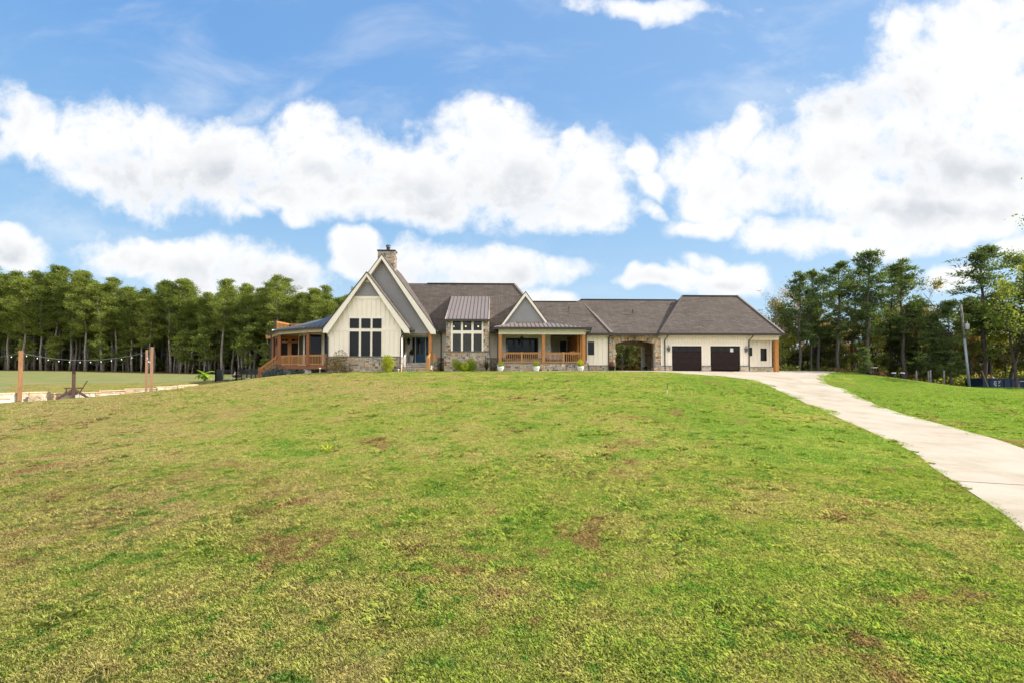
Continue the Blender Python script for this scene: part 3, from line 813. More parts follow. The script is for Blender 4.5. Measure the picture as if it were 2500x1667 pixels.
def gable_roof(apex_u, apex_z, hl, hr, slope, v0, v1, t=0.09, name='roof', m='shingle', label=None):
    mb = MB()
    mb.slab([(apex_u, v0, apex_z), (apex_u, v1, apex_z), (apex_u - hl, v1, apex_z - hl * slope), (apex_u - hl, v0, apex_z - hl * slope)], (0, 0, t))
    mb.slab([(apex_u, v1, apex_z), (apex_u, v0, apex_z), (apex_u + hr, v0, apex_z - hr * slope), (apex_u + hr, v1, apex_z - hr * slope)], (0, 0, t))
    return part(name, mb, M[m], label=label)
gable_roof(G1A, G1AZ, 3.56, 3.56, SLP, -.5, 2.6, label='steep shingle roof of the front gable')
rake(G1A, G1AZ, 3.56, SLP, -.45, 0.0)

# ---- gable 2 (tall, grey clapboards)
V2 = 1.7; V2R = 1.2
G2A, G2AZ = U(931.5, V2R, 640), Z(622.5, V2R, 931)
G2RE = (U(1063.5, V2R, 800), Z(806, V2R, 1063))
G2H = G2RE[0] - G2A; SL2 = (G2AZ - G2RE[1]) / G2H
G2R = U(1055, V2, 810); G2B = Z(812.5, V2, 1000)
tg = MB()
lim = lambda z: (G2AZ - 0.40 - z) / SL2
yy = G2B
while yy < G2AZ - .7:
    h = 0.165; w0 = min(lim(yy), G2R - G2A); w1 = min(lim(yy + h), G2R - G2A)
    w0 = max(w0, 0.02); w1 = max(w1, 0.01)
    tg.add([(G2A - w0, V2 - .03, yy), (G2A + w0, V2 - .03, yy), (G2A + w1, V2 - .008, yy + h), (G2A - w1, V2 - .008, yy + h), (G2A - w0, V2 + .02, yy), (G2A + w0, V2 + .02, yy)], [(0, 1, 2, 3), (1, 0, 4, 5)])
    yy += h
tg.slab([(G2A - 4.1, V2, G2B), (G2R, V2, G2B), (G2R, V2, G2AZ - .4 - (G2R - G2A) * SL2), (G2A, V2, G2AZ - .4), (G2A - 4.1, V2, G2AZ - .4 - 4.1 * SL2)], (0, 0.3, 0))
part('gable', tg, M['greylap'], label='tall blue grey clapboard gable above the front door')
V2END = 9.9
rf = MB(); t = 0.09
Lh = G2A - (G1L - .1)
def g2z(u): return G2AZ - abs(u - G2A) * SL2
hipb = V2END + 3.2
rf.slab([(G2A, V2R, G2AZ), (G2A, V2END, G2AZ), (G2A - G2H, hipb, g2z(G2A - G2H)), (G2A - G2H, V2R, g2z(G2A - G2H))], (0, 0, t))
rf.slab([(G2A, V2END, G2AZ), (G2A, V2R, G2AZ), (G2RE[0], V2R, G2RE[1]), (G2RE[0], hipb, G2RE[1])], (0, 0, t))
rf.slab([(G2A, V2END, G2AZ), (G2RE[0], hipb, G2RE[1]), (G2A - G2H, hipb, G2RE[1])], (0, 0, t))
part('roof', rf, M['shingle'], label='tall steep shingle roof with the chimney')
rake(G2A, G2AZ, G2H, SL2, V2R, V2, drop=0.36)
# body of wing 2 (left wall, back)
bd = MB(); bd.box(G1L + .02, G1L + .3, 5.0, hipb, BASE, 6.2); bd.box(G1L + .3, G2R, hipb - .3, hipb, BASE, 6.2)
bd.box(G2R - .2, G2R, 9.0, hipb - .3, BASE, 6.2)
part('wall', bd, M['cream'], label='rear walls of the tall wing')
# corner trim board under gable 2's right rake
tb = MB(); tb.box(G2R - .16, G2R + .05, V2 - .04, V2 + .2, G2B, g2z(G2R) - .35)
part('corner_board', tb, M['trim'])

# ---- chimney
VC = 3.6
c0, c1 = U(921.7, VC, 630), U(964, VC, 630); cz = Z(611, VC, 943)
ch = MB(); ch.box(c0 + .03, c1 - .03, VC + .03, VC + 0.95, 9.0, cz - .1)
cho = part('chimney', ch, M['mortar'])
st = MB(); stones(st, c0, c1, 11.0, cz - .08, front(VC + .03), seed=4); stones(st, VC, VC + .98, 10.4, cz - .08, sideR(c1 - .03), seed=5)
stones(st, VC, VC + .98, 10.4, cz - .08, sideL(c0 + .03), seed=6)
st.build('stone_facing', M['stone'], cho)
cc = MB(); cc.box(c0 - .04, c1 + .04, VC - .04, VC + 1.02, cz - .08, cz + .03); cc.build('chimney_cap', M['black'], cho)
fl = MB(); fc = ((c0 + c1) / 2 + .08, VC + .5, cz)
fl.lathe([(.19, 0), (.19, .03), (.17, .03), (.17, .40), (.21, .40), (.21, .46), (.21, .48), (.23, .5), (.19, .57), (0, .57)], fc, 18)
fl.build('flue', M['black'], cho)
bn = MB(); bn.lathe([(.214, .40), (.214, .455)], fc, 18, False); bn.build('flue_band', M['galv'], cho)

# ---- main roof
EV = 4.9; EZ = Z(808, EV, 1080); RV = 9.5; RZ = Z(695, RV, 1150)
SLM = (RZ - EZ) / (RV - EV)
MR = U(1256, RV, 700)
ML = G2A + .5
hipR = MR + (RV - EV) * 0.75
rf = MB()
rf.slab([(G2RE[0] - 2.2, EV, EZ), (hipR, EV, EZ), (MR, RV, RZ), (ML, RV, RZ)], (0, 0, t))
rf.slab([(MR, RV, RZ), (hipR, EV, EZ), (hipR, 2 * RV - EV, EZ)], (0, 0, t))
rf.slab([(ML, RV, RZ), (MR, RV, RZ), (hipR, 2 * RV - EV, EZ), (ML, 2 * RV - EV, EZ)], (0, 0, t))
part('roof', rf, M['shingle'], label='broad brown shingle roof behind the stone bay')
rc = MB(); rc.bar((MR, RV, RZ + t + .02), (hipR, EV, EZ + t + .02), .3, .04); rc.bar((ML + 2.3, RV, RZ + t + .02), (MR, RV, RZ + t + .02), .28, .04)
part('ridge_cap', rc, M['ridge'])
# main wall with the front door recess
DV = 5.4
FL = Z(886.3, DV, 1025)                       # front floor
LED2 = Z(874, DV, 1070)
mw = MB()
mwl, mwr = G1R - 0.9, U(1344, DV)
mw.box(mwl, mwr, DV, DV + .3, BASE, EZ + .05)
mw.box(mwr - .3, mwr, DV + .3, 9.4, BASE, EZ + .05)       # return of the recess on the right porch
bayL, bayR = U(1086, 2), U(1195.5, 2)
door = (U(1006.5, DV), U(1048, DV), FL, Z(824, DV))
fdoor = (U(1235, DV), U(1314, DV), FL, Z(825.5, DV))
battens(mw, mwl, bayL + .2, LED2, EZ, DV, 0.41, [(door[0] - .13, door[1] + .13, FL, door[3] + .13)], off=.2)
battens(mw, bayR, mwr, LED2, EZ, DV, 0.41, [(fdoor[0] - .16, fdoor[1] + .16, FL - 1, fdoor[3] + .16)], off=.1)
mw.box(mwr - .1, mwr + .02, DV - .03, DV + .1, LED2, EZ)
casing(mw, door[0], door[1], FL, door[3], DV, .12, sill=False)
casing(mw, fdoor[0], fdoor[1], FL, fdoor[3], DV, .16, sill=False)
u1060 = U(1056.5, DV); mw.box(u1060, u1060 + .14, DV - .05, DV + .02, LED2, EZ)
part('wall', mw, M['cream'], label='cream batten wall behind the front door and porch')
sd_ = MB()                                              # left cheek of the entry recess
chk = U(993, DV, 850)
sd_.box(chk - .25, chk, 3.0, DV, BASE, EZ); sd_.box(G1R - .3, chk - .25, 2.85, 3.0, BASE, 6.2)
part('wall', sd_, M['cream'], label='side wall of the entry recess')
nw = MB(); nw.box(chk - .01, chk + .012, 3.4, 4.5, FL + .5, Z(826, 4.2)); part('side_window', nw, M['frame'])
# blue door
bd = MB()
d0, d1 = U(1015.2, DV), U(1038.3, DV)
def rails(mb, a, b, z0, z1, v, s, top, bot, d=.04):
    mb.box(a, b, v - d, v, z0, z0 + bot); mb.box(a, b, v - d, v, z1 - top, z1)
    mb.box(a, a + s, v - d + .001, v, z0 + bot, z1 - top); mb.box(b - s, b, v - d + .001, v, z0 + bot, z1 - top)
gz0 = FL + .85
rails(bd, d0, d1, FL + .01, door[3] - .02, DV - .01, .15, .17, .84, .05)
bd.box(d0 + .15, d1 - .15, DV - .075, DV - .06, FL + .2, FL + .68)
do = part('front_door', bd, M['bluedoor'], label='deep blue front door with a tall glass panel')
gp = MB(); gp.poly([(d0 + .15, DV - .03, gz0), (d1 - .15, DV - .03, gz0), (d1 - .15, DV - .03, door[3] - .19), (d0 + .15, DV - .03, door[3] - .19)]); gp.build('pane', M['glass'], do)
hd = MB(); hd.tube([(d0 + .07, DV - .06, FL + .95), (d0 + .07, DV - .12, FL + .98), (d0 + .07, DV - .12, FL + 1.22), (d0 + .07, DV - .06, FL + 1.25)], .014, 6); hd.build('handle', M['black'], do)
for a, b in ((door[0] + .01, U(1013.2, DV)), (U(1040.2, DV), door[1] - .01)):
    s = MB(); rails(s, a, b, FL + .01, door[3] - .02, DV - .01, .045, .1, .55, .045)
    so = part('sidelight', s, M['bluedoor'])
    gp = MB(); gp.poly([(a + .045, DV - .03, FL + .55), (b - .045, DV - .03, FL + .55), (b - .045, DV - .03, door[3] - .12), (a + .045, DV - .03, door[3] - .12)]); gp.build('pane', M['glass'], so)
for a in (U(1013.2, DV), d1): pass
mu = MB(); mu.box(U(1013.2, DV) + .005, d0 - .005, DV - .07, DV, FL, door[3]); mu.box(d1 + .005, U(1040.2, DV) - .005, DV - .07, DV, FL, door[3]); part('door_mullion', mu, M['trim'])
# entry beam, ceiling, post, dangling strips
eb = MB(); eb.box(G1R, G2R + .02, V2 - .03, V2 + .3, G2B - .0, G2B + .02); eb.box(G1R, G2R, V2 + .3, DV, EZ - .14, EZ - .10)
eb.box(G2R - .22, G2R, V2 + .3, DV, G2B - .02, EZ)
part('porch_ceiling', eb, M['trim'])
ic = MB(); icz = G2B - .02
a0, a1 = U(992, V2 + .2, 816), U(1042.5, V2 + .2, 816)
ic.tube([(a0 - .1, V2 + .1, icz + .01), (a1 + .1, V2 + .1, icz + .01)], .012, 5)
for i in range(13):
    x = a0 + (a1 - a0) * i / 12; ic.tube([(x, V2 + .1, icz), (x, V2 + .1, icz - .22 - .05 * (i % 2))], .016, 5)
o_ic = ic.build('icicle_light_string', M['whitemetal']); o_ic.matrix_world = HM
tag(o_ic, 'string of short white icicle tubes hanging over the front door opening', 'string lights')
def post(u0, u1, v, z0, z1, m='cedar', name='porch_post', base=True, label=None):
    mb = MB(); d = (u1 - u0); mb.box(u0, u1, v, v + d, z0, z1)
    o = part(name, mb, M[m], label=label)
    if base:
        b = MB(); b.box(u0 - .04, u1 + .04, v - .04, v + d + .04, z0 + .002, z0 + .2); b.build('post_base', M[m], o)
    return o
post(U(1046, V2, 850), U(1053.6, V2, 850), V2, FL - .1, G2B, base=False, label='square cedar post beside the blue door')
# entry floor and steps
st_ = MB(); eL, eR = U(985, .8), G2R + .35
st_.box(eL - .3, eR, V2 - .2, DV, BASE, FL - .02); st_.box(eL, eR - .35, .95, V2 - .2, BASE, FL - .22); st_.box(eL, eR - .35, .45, .95, BASE, FL - .42)
sto = part('entry_steps', st_, M['mortar'])
s2 = MB()
stones(s2, eL, eR, 2.4, FL - .08, front(V2 - .2), seed=11); stones(s2, eL, eR - .35, 2.4, FL - .28, front(.95), seed=12); stones(s2, eL, eR - .35, 2.4, FL - .47, front(.45), seed=13)
s2.build('stone_facing', M['stone'], sto)
s3 = MB(); s3.box(eL - .3, eR + .03, V2 - .25, DV, FL - .02, FL + .015); s3.box(eL, eR - .33, .9, V2 - .25, FL - .22, FL - .185); s3.box(eL, eR - .33, .4, .9, FL - .42, FL - .385); s3.build('step_tread', M['cap'], sto)
# entry handrails (orange, right; left newels coloured white to look sunlit)
hr = MB(); pr = U(1044.5, .3, 880)
hr.box(pr - .13, pr + .13, .3, .56, 2.4, Z(873, .3)); hr.bar((pr, .42, Z(873, .3) - .05), (pr + .05, V2 + .1, Z(865, V2) + .2), .12, .12)
hr.box(G2R + .05, G2R + .3, V2 + .2, V2 + .45, FL, Z(863, V2 + .2))
part('handrail', hr, M['railwood'], label='cedar handrail right of the entry steps')
hr = MB(); pl = U(987.5, .7, 880)
hr.box(pl - .06, pl + .06, .7, .82, 2.6, Z(870, .7)); hr.box(pl - .2, pl - .08, 2.0, 2.12, FL, FL + .95); hr.bar((pl, .76, Z(870, .7) - .04), (pl - .14, 2.06, FL + .93), .09, .09)
part('handrail', hr, M['whitemetal'], label='white handrail left of the entry steps')
pn = MB(); pn.box(eL - .3, pl - .15, .9, 1.25, 2.2, FL + .5); po = part('entry_pier', pn, M['mortar']); s4 = MB(); stones(s4, eL - .3, pl - .15, 2.3, FL + .5, front(.9), seed=14); s4.build('stone_facing', M['stone'], po)

# ---- stone bay
BV = 2.0
bz_led = Z(858, BV, 1140); b0, b1 = U(1084.2, BV - .12), U(1195, BV - .12); w0, w1 = U(1089, BV), U(1193, BV)
btop = Z(781, BV, 1140)
wins = []
cols_ = [(1105.2, 1125.2), (1130.2, 1150.8), (1156, 1176)]
fu0, fu1 = U(1101, BV), U(1180, BV)
bb = MB()
bb.box(b0, b1, BV - .12, DV, BASE, bz_led)                         # base
bb.box(w0, fu0, BV, BV + .35, bz_led, btop); bb.box(fu1, w1, BV, BV + .35, bz_led, btop)
bb.box(w0, w0 + .3, BV + .35, 6.6, bz_led, btop + .3); bb.box(w1 - .3, w1, BV + .35, 6.6, bz_led, btop + .3)
bo = part('stone_bay', bb, M['mortar'], label='projecting stone bay with six tall windows')
sb = MB()
stones(sb, b0, b1, 2.3, bz_led - .05, front(BV - .12), seed=21); stones(sb, BV - .12, DV, 2.3, bz_led - .05, sideR(b1), seed=22)
stones(sb, w0, fu0, bz_led + .04, btop, front(BV), seed=23); stones(sb, fu1, w1, bz_led + .04, btop, front(BV), seed=24)
stones(sb, BV, DV, bz_led + .04, btop, sideR(w1), seed=25)
sb.build('stone_facing', M['stone'], bo)
lg = MB(); lg.box(b0 - .04, b1 + .05, BV - .2, BV + .02, bz_led - .04, bz_led + .04); lg.build('ledge', M['cap'], bo)
zt0, zt1, zb0, zb1 = Z(807.2, BV), Z(785.2, BV), bz_led + .04, Z(815, BV)
tr = MB(); vv = BV + .05
tr.box(fu0, fu1, vv - .05, vv + .1, zt1, btop); tr.box(fu0, fu1, vv - .05, vv + .1, zb1, zt0)
edges = [fu0] + [U(x, BV) for c in cols_ for x in c] + [fu1]
for i in range(0, 8, 2):
    tr.box(edges[i], edges[i + 1], vv - .048, vv + .1, zt0, zt1); tr.box(edges[i], edges[i + 1], vv - .048, vv + .1, zb0, zb1)
tr.build('window_casing', M['trim'], bo)
for i, c in enumerate(cols_):
    a, b = U(c[0], BV), U(c[1], BV)
    for (z0, z1, li) in ((zt0, zt1, (2, 2) if i == 0 else None), (zb0, zb1, None)):
        fr = window(a, b, z0, z1, vv + .03, li, pane=M['clear'], name='window')
# the room behind the bay with its hanging globes
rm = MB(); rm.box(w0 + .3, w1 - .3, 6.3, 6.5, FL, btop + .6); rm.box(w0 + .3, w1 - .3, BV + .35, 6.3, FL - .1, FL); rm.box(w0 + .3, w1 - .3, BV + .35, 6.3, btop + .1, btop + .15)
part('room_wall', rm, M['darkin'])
for i, px in enumerate((1107.5, 1137, 1167.5)):
    cu, cz_ = U(px, 3.2), Z(797.3, 3.2)
    e = MB(); e.tube([(cu, 3.2, btop + .1), (cu, 3.2, cz_ + .1)], .01, 5)
    o = e.build('pendant_lamp', M['black']); o.matrix_world = HM
    tag(o, ['lit globe lamp behind the top left bay window', 'lit globe lamp behind the middle top bay window', 'lit globe lamp behind the top right bay window'][i], 'lamp', 'globe lamps in the stone bay')
    g = MB(); g.ball((cu, 3.2, cz_), .075); g.build('globe', M['lit'], o, True)
# plant inside
# shed roof of the bay
s0, s1 = U(1086.6, BV - .25, 780), U(1193.4, BV - .25, 780); sz = Z(780.5, BV - .25, 1140)
ST = 5.15; stz = EZ + SLM * (ST - EV) + t + .02
u_t0, u_t1 = s0, s1
rf = MB(); rf.slab([(s0, BV - .25, sz), (s1, BV - .25, sz), (s1, ST + .6, stz + .3), (s0, ST + .6, stz + .3)], (0, 0, .06))
# recompute so the top meets the main roof on its plane
rf = MB(); tv = 6.2
for _ in range(30):
    ztop = Z(727, tv, 1140); tv = tv + 0.5 * ((ztop - EZ) / SLM + EV - tv)
ztop = Z(727, tv, 1140)
rf.slab([(s0, BV - .25, sz), (s1, BV - .25, sz), (s1, tv, ztop + .05), (s0, tv, ztop + .05)], (0, 0, .07))
sr = part('metal_roof', rf, M['metalroof'], label='standing seam metal shed roof over the stone bay')
sm = MB()
for i in range(12):
    x = s0 + .02 + (s1 - s0 - .04) * i / 11; sm.bar((x, BV - .25, sz + .10), (x, tv, ztop + .15), .035, .06)
sm.build('seam', M['metalroof'], sr)
for x0, x1 in ((w0, w0 + .2), (w1 - .2, w1)):
    ck = MB(); ck.slab([(x0, BV, btop - .1), (x0, tv, ztop - .05), (x0, tv, EZ - .2), (x0, EV, EZ - .2), (x0, BV, btop - .3)], (x1 - x0, 0, 0)); part('wall', ck, M['trim'], label='cream cheek under the shed roof of the bay')
for xx in (s0 + .02, s1 - .02): rb = MB(); rb.bar((xx, BV - .28, sz - .02), (xx, tv, ztop - .05), .05, .2); part('barge_board', rb, M['trim'])
gt = MB(); gt.box(s0 - .03, s1 + .03, BV - .40, BV - .22, sz - .16, sz + .02); part('gutter', gt, M['gutter'])

# stone bases below cream walls
sbm = MB(); sbm.box(G1L - .05, G1R + .05, -.08, .05, BASE, LEDGE - .03); sbm.box(G1R - .05, G1R + .05, .05, 2.0, BASE, LEDGE - .03)
so = part('stone_base', sbm, M['mortar'], label='mixed stone base under the front gable')
s5 = MB(); stones(s5, G1L - .05, G1R + .05, 2.2, LEDGE - .03, front(-.08), seed=31); stones(s5, -.08, 2.0, 2.2, LEDGE - .03, sideR(G1R + .05), seed=32); s5.build('stone_facing', M['stone'], so)
lg = MB(); lg.box(G1L - .09, G1R + .1, -.15, .03, LEDGE - .03, LEDGE + .02); lg.build('ledge', M['cap'], so)
for (a, b, sdn) in ((G2R + .05, bayL + .3, 33), (bayR - .3, mwr, 34)):
    q = MB(); q.box(a, b, DV - .09, DV + .05, BASE, LED2 - .03); qo = part('stone_base', q, M['mortar'])
    q = MB(); stones(q, a, b, 2.3, LED2 - .03, front(DV - .09), seed=sdn); q.build('stone_facing', M['stone'], qo)
    q = MB(); q.box(a, b, DV - .15, DV + .02, LED2 - .03, LED2 + .015); q.build('ledge', M['cap'], qo)

# ---- right porch
PV = 1.15
PFL = FL - .02
pgu0, pgu1 = U(1206.5, PV - .5, 800), U(1443.5, PV - .5, 800); pgz = Z(800.5, PV - .5, 1320)
GV = 2.7                                   # plane of the porch gable
g3a, g3z = U(1283, GV, 740), Z(713, GV, 1283)
g3r = (U(1338, GV, 785), Z(788.5, GV, 1338)); g3h = g3r[0] - g3a; g3s = (g3z - g3r[1]) / g3h
g3hl = (g3z - Z(796.5, GV, 1219)) / g3s
tg = MB(); yy = Z(790, GV); 
while yy < g3z - .45:
    h = .15; wa = (g3z - .3 - yy) / g3s; wb = max((g3z - .3 - yy - h) / g3s, .01)
    tg.add([(g3a - wa, GV + .27, yy), (g3a + wa, GV + .27, yy), (g3a + wb, GV + .29, yy + h), (g3a - wb, GV + .29, yy + h), (g3a - wa, GV + .3, yy), (g3a + wa, GV + .3, yy)], [(0, 1, 2, 3), (1, 0, 4, 5)]); yy += h
tg.slab([(g3a - g3hl, GV + .3, g3z - .3 - g3hl * g3s), (g3a + g3hl, GV + .3, g3z - .3 - g3hl * g3s), (g3a, GV + .3, g3z - .25)], (0, .2, 0))
part('gable', tg, M['greylap'], label='blue grey clapboard gable over the right porch')
gable_roof(g3a, g3z, g3hl, g3h + .05, g3s, GV, 8.6, label='shingle roof of the porch gable')
for s, hh in ((-1, g3hl), (1, g3h)):
    mb = MB(); e = (g3a + s * hh, g3z - hh * g3s)
    mb.slab([(g3a, GV + .02, g3z - .02), (e[0], GV + .02, e[1] - .02), (e[0] - s * .16, GV + .02, e[1] - .1), (g3a, GV + .02, g3z - .38)], (0, .05, 0)); part('barge_board', mb, M['trim'])
    mb = MB(); mb.slab([(g3a, GV + .05, g3z - .3), (e[0], GV + .05, e[1] - .25), (e[0], GV + .3, e[1] - .25), (g3a, GV + .3, g3z - .3)], (0, 0, -.02)); part('soffit', mb, M['soffit'])
# porch metal hip roof
pt0, pt1 = U(1268, GV + .3, 790), U(1340, GV + .3, 790); ptz = Z(788.5, GV + .3, 1300)
rf = MB()
rf.slab([(pgu0, PV - .5, pgz), (pgu1, PV - .5, pgz), (pt1, GV + .3, ptz), (pt0, GV + .3, ptz)], (0, 0, .05))
rf.slab([(pgu1, PV - .5, pgz), (pgu1, 5.2, pgz), (pt1, 5.2, ptz), (pt1, GV + .3, ptz)], (0, 0, .05))
rf.slab([(pgu0, 5.2, pgz), (pgu0, PV - .5, pgz), (pt0, GV + .3, ptz), (pt0, 5.2, ptz)], (0, 0, .05))
pr_ = part('metal_roof', rf, M['metalroof'], label='low standing seam metal roof over the right porch')
sm = MB(); n = 23
for i in range(n + 1):
    x = pgu0 + (pgu1 - pgu0) * i / n
    if x < pt0: k = (x - pgu0) / (pt0 - pgu0)
    elif x > pt1: k = (pgu1 - x) / (pgu1 - pt1)
    else: k = 1
    if k > .06: sm.bar((x, PV - .5, pgz + .075), (x, PV - .5 + (GV + .8 - PV) * k, pgz + .075 + (ptz - pgz) * k), .03, .05)
sm.bar((pgu0, PV - .5, pgz + .08), (pt0, GV + .3, ptz + .08), .08, .05); sm.bar((pgu1, PV - .5, pgz + .08), (pt1, GV + .3, ptz + .08), .08, .05)
sm.build('seam', M['metalroof'], pr_)
gt = MB(); gt.box(pgu0 - .04, pgu1 + .04, PV - .66, PV - .48, pgz - .14, pgz + .06); gt.box(pgu1 - .08, pgu1 + .06, PV - .48, 2.4, pgz - .14, pgz + .06); gt.box(pgu0 - .06, pgu0 + .08, PV - .48, 4.9, pgz - .14, pgz + .06)
part('gutter', gt, M['gutter'])
pb0, pb1 = U(1217, PV), U(1430, PV); pbz0, pbz1 = Z(816.3, PV), Z(805, PV)
bm = MB(); bm.box(pb0, pb1, PV, PV + .3, pbz0, pbz1 + .05); bm.box(pb1 - .25, pb1, PV + .3, 2.7, pbz0, pbz1 + .05); bm.box(pb0, pb0 + .25, PV + .3, DV, pbz0, pbz1 + .05)
bm.box(pgu0 + .1, pgu1 - .1, PV - .45, PV, pbz1 + .05, pbz1 + .08)
part('beam', bm, M['trim'], label='cream beam along the front of the right porch')
cl = MB(); cl.box(pb0 + .25, pb1 - .25, PV + .3, 9.2, pbz1 - .05, pbz1 + .02); part('porch_ceiling', cl, M['trim'])
post(U(1217.5, PV), U(1225, PV), PV, PFL, pbz0, base=False, label='left cedar post of the right porch')
post(U(1323.5, PV), U(1331, PV), PV, PFL, pbz0, base=False, label='middle cedar post of the right porch')
post(U(1421.5, PV), U(1429.5, PV), PV, PFL, pbz0, base=False, label='right cedar post of the right porch')
post(U(1421.5, PV) + .02, U(1429.5, PV) - .02, 2.35, PFL, pbz0, base=False, label='cedar post behind the right corner post of the porch')
pc = MB(); pc.box(pb1 - .42, pb1 - .28, 2.9, 9.2, PFL, pbz0 + .2)
part('wood_wall', pc, M['cedar'], label='cedar clad side wall inside the right porch')
# recess behind the porch, on its right
QV = 9.1
q = MB(); q0, q1 = mwr, pb1 - .3
ql = [U(1367.2, QV), U(1382.2, QV), PFL, Z(833, QV, 1375)]
q.box(q0 - .3, q1 + .3, QV, QV + .3, BASE, EZ); battens(q, q0, q1, PFL, EZ, QV, .5, [(ql[0] - .2, ql[1] + .2, PFL, ql[3] + .2)], w=.07)
casing(q, ql[0], ql[1], ql[2], ql[3], QV, .18, sill=False)
part('wall', q, M['cream'], label='cream wall at the back of the porch recess')
dd = MB(); dd.box(ql[0], ql[1], QV - .02, QV + .02, PFL, ql[3]); part('back_door', dd, M['frame'], label='dark door at the back of the porch recess')
# french doors
fo = MB(); fo.box(fdoor[0], fdoor[1], DV - .04, DV + .01, fdoor[3] - .12, fdoor[3]); fo.box(fdoor[0], fdoor[1], DV - .04, DV + .01, FL, FL + .1)
wd = (fdoor[1] - fdoor[0]) / 4
for i in range(5): x = fdoor[0] + wd * i; fo.box(max(fdoor[0], x - .11), min(fdoor[1], x + .11), DV - .045, DV + .01, FL + .1, fdoor[3] - .12)
fdo = part('french_doors', fo, M['frame'], label='four dark glazed doors on the right porch')
for i in range(4):
    a, b = fdoor[0] + wd * i + .11, fdoor[0] + wd * (i + 1) - .11
    g = MB(); g.poly([(a, DV - .02, FL + .1), (b, DV - .02, FL + .1), (b, DV - .02, fdoor[3] - .12), (a, DV - .02, fdoor[3] - .12)]); g.build('pane', M['glass'], fdo)
# porch base and floor
p0, p1 = U(1213.5, PV - .25), U(1433, PV - .25)
pbs = MB(); pbs.box(p0, p1, PV - .25, DV, BASE, PFL - .06); pbs.box(mwr, p1, DV, QV, BASE, PFL - .06)
pbo = part('stone_base', pbs, M['mortar'], label='stone base of the right porch')
s6 = MB(); stones(s6, p0, p1, 2.3, PFL - .06, front(PV - .25), seed=41, cw=.1); stones(s6, PV - .25, 2.6, 2.3, PFL - .06, sideR(p1), seed=42); s6.build('stone_facing', M['stone'], pbo)
fl_ = MB(); fl_.box(p0 - .02, p1 + .02, PV - .3, DV, PFL - .06, PFL); fl_.box(mwr, p1, DV, QV, PFL - .06, PFL); fl_.build('porch_floor', M['cap'], pbo)
def railing(pts, z_of, posts_at=(), name='railing', m='railwood', gap=.165, h=.93, label=None, pm=None, bal=.045, low=.08):
    """Pickets between two rails along a polyline of (u, v); z_of gives floor height."""
    mb = MB(); nb = MB()
    for (a, b) in zip(pts[:-1], pts[1:]):
        a = Vector((*a, 0)); b = Vector((*b, 0)); L = (b - a).length; n = max(2, int(L / gap))
        za, zb = z_of(a), z_of(b)
        mb.bar((a.x, a.y, za + h - .03), (b.x, b.y, zb + h - .03), .11, .05); mb.bar((a.x, a.y, za + h - .10), (b.x, b.y, zb + h - .10), .04, .09)
        mb.bar((a.x, a.y, za + low), (b.x, b.y, zb + low), .04, .09)
        for i in range(1, n):
            q = a.lerp(b, i / n); zz = za + (zb - za) * i / n
            nb.box(q.x - bal / 2, q.x + bal / 2, q.y - bal / 2, q.y + bal / 2, zz + low, zz + h - .06)
    o = part(name, mb, M[m], label=label)
    nb.build('baluster', M[m], o)
    return o
zc = lambda p: PFL
r1 = railing([(U(1225, PV) + .02, PV + .12), (U(1323.5, PV) - .02, PV + .12)], zc, label='picket railing on the left half of the right porch')
r2 = railing([(U(1331, PV) + .02, PV + .12), (U(1421.5, PV) - .02, PV + .12)], zc, label='picket railing on the right half of the right porch')
for px, rr in ((1273.5, r1), (1375.5, r2)):
    x = U(px, PV); q = MB(); q.box(x - .07, x + .07, PV + .05, PV + .19, PFL, PFL + .95); q.build('newel', M['railwood'], rr)

# ---- right wing: wall, arch, garage
WV = 2.8; WEV = 2.35
WEZ = Z(816, WEV, 1500)
wl0, wl1 = U(1430.5, WV), U(1486, WV)
a0_, a1_ = wl1, U(1617, WV)
gw1 = U(1828.5, WV)
LED3 = Z(891.5, WV, 1460)
WRV = 6.5
ww = MB(); ww.box(wl0, wl1, WV, WV + 6.2, BASE, WEZ + .02)
wwin = (U(1435, WV), U(1450.5, WV), Z(865.8, WV), Z(833.5, WV))
battens(ww, wl0, wl1, LED3, WEZ, WV, .42, [(wwin[0] - .17, wwin[1] + .17, wwin[2] - .17, wwin[3] + .17)], off=.3)
casing(ww, *wwin[:2], wwin[2], wwin[3], WV, .13); ww.box(wl0, wl1, WV - .03, WV, LED3, LED3 + .12); ww.box(wl0, wl1, WV - .028, WV, WEZ - .16, WEZ - .02)
part('wall', ww, M['cream'], label='cream wall between the porch and the arch')
window(*wwin, WV - .01)
q = MB(); q.box(wl0, wl1, WV - .09, WV + .05, BASE, LED3 - .03); qo = part('stone_base', q, M['mortar'])
q = MB(); stones(q, wl0, wl1, 2.3, LED3 - .03, front(WV - .09), seed=51); q.build('stone_facing', M['stone'], qo)
q = MB(); q.box(wl0, wl1, WV - .15, WV + .02, LED3 - .03, LED3 + .02); q.build('ledge', M['cap'], qo)
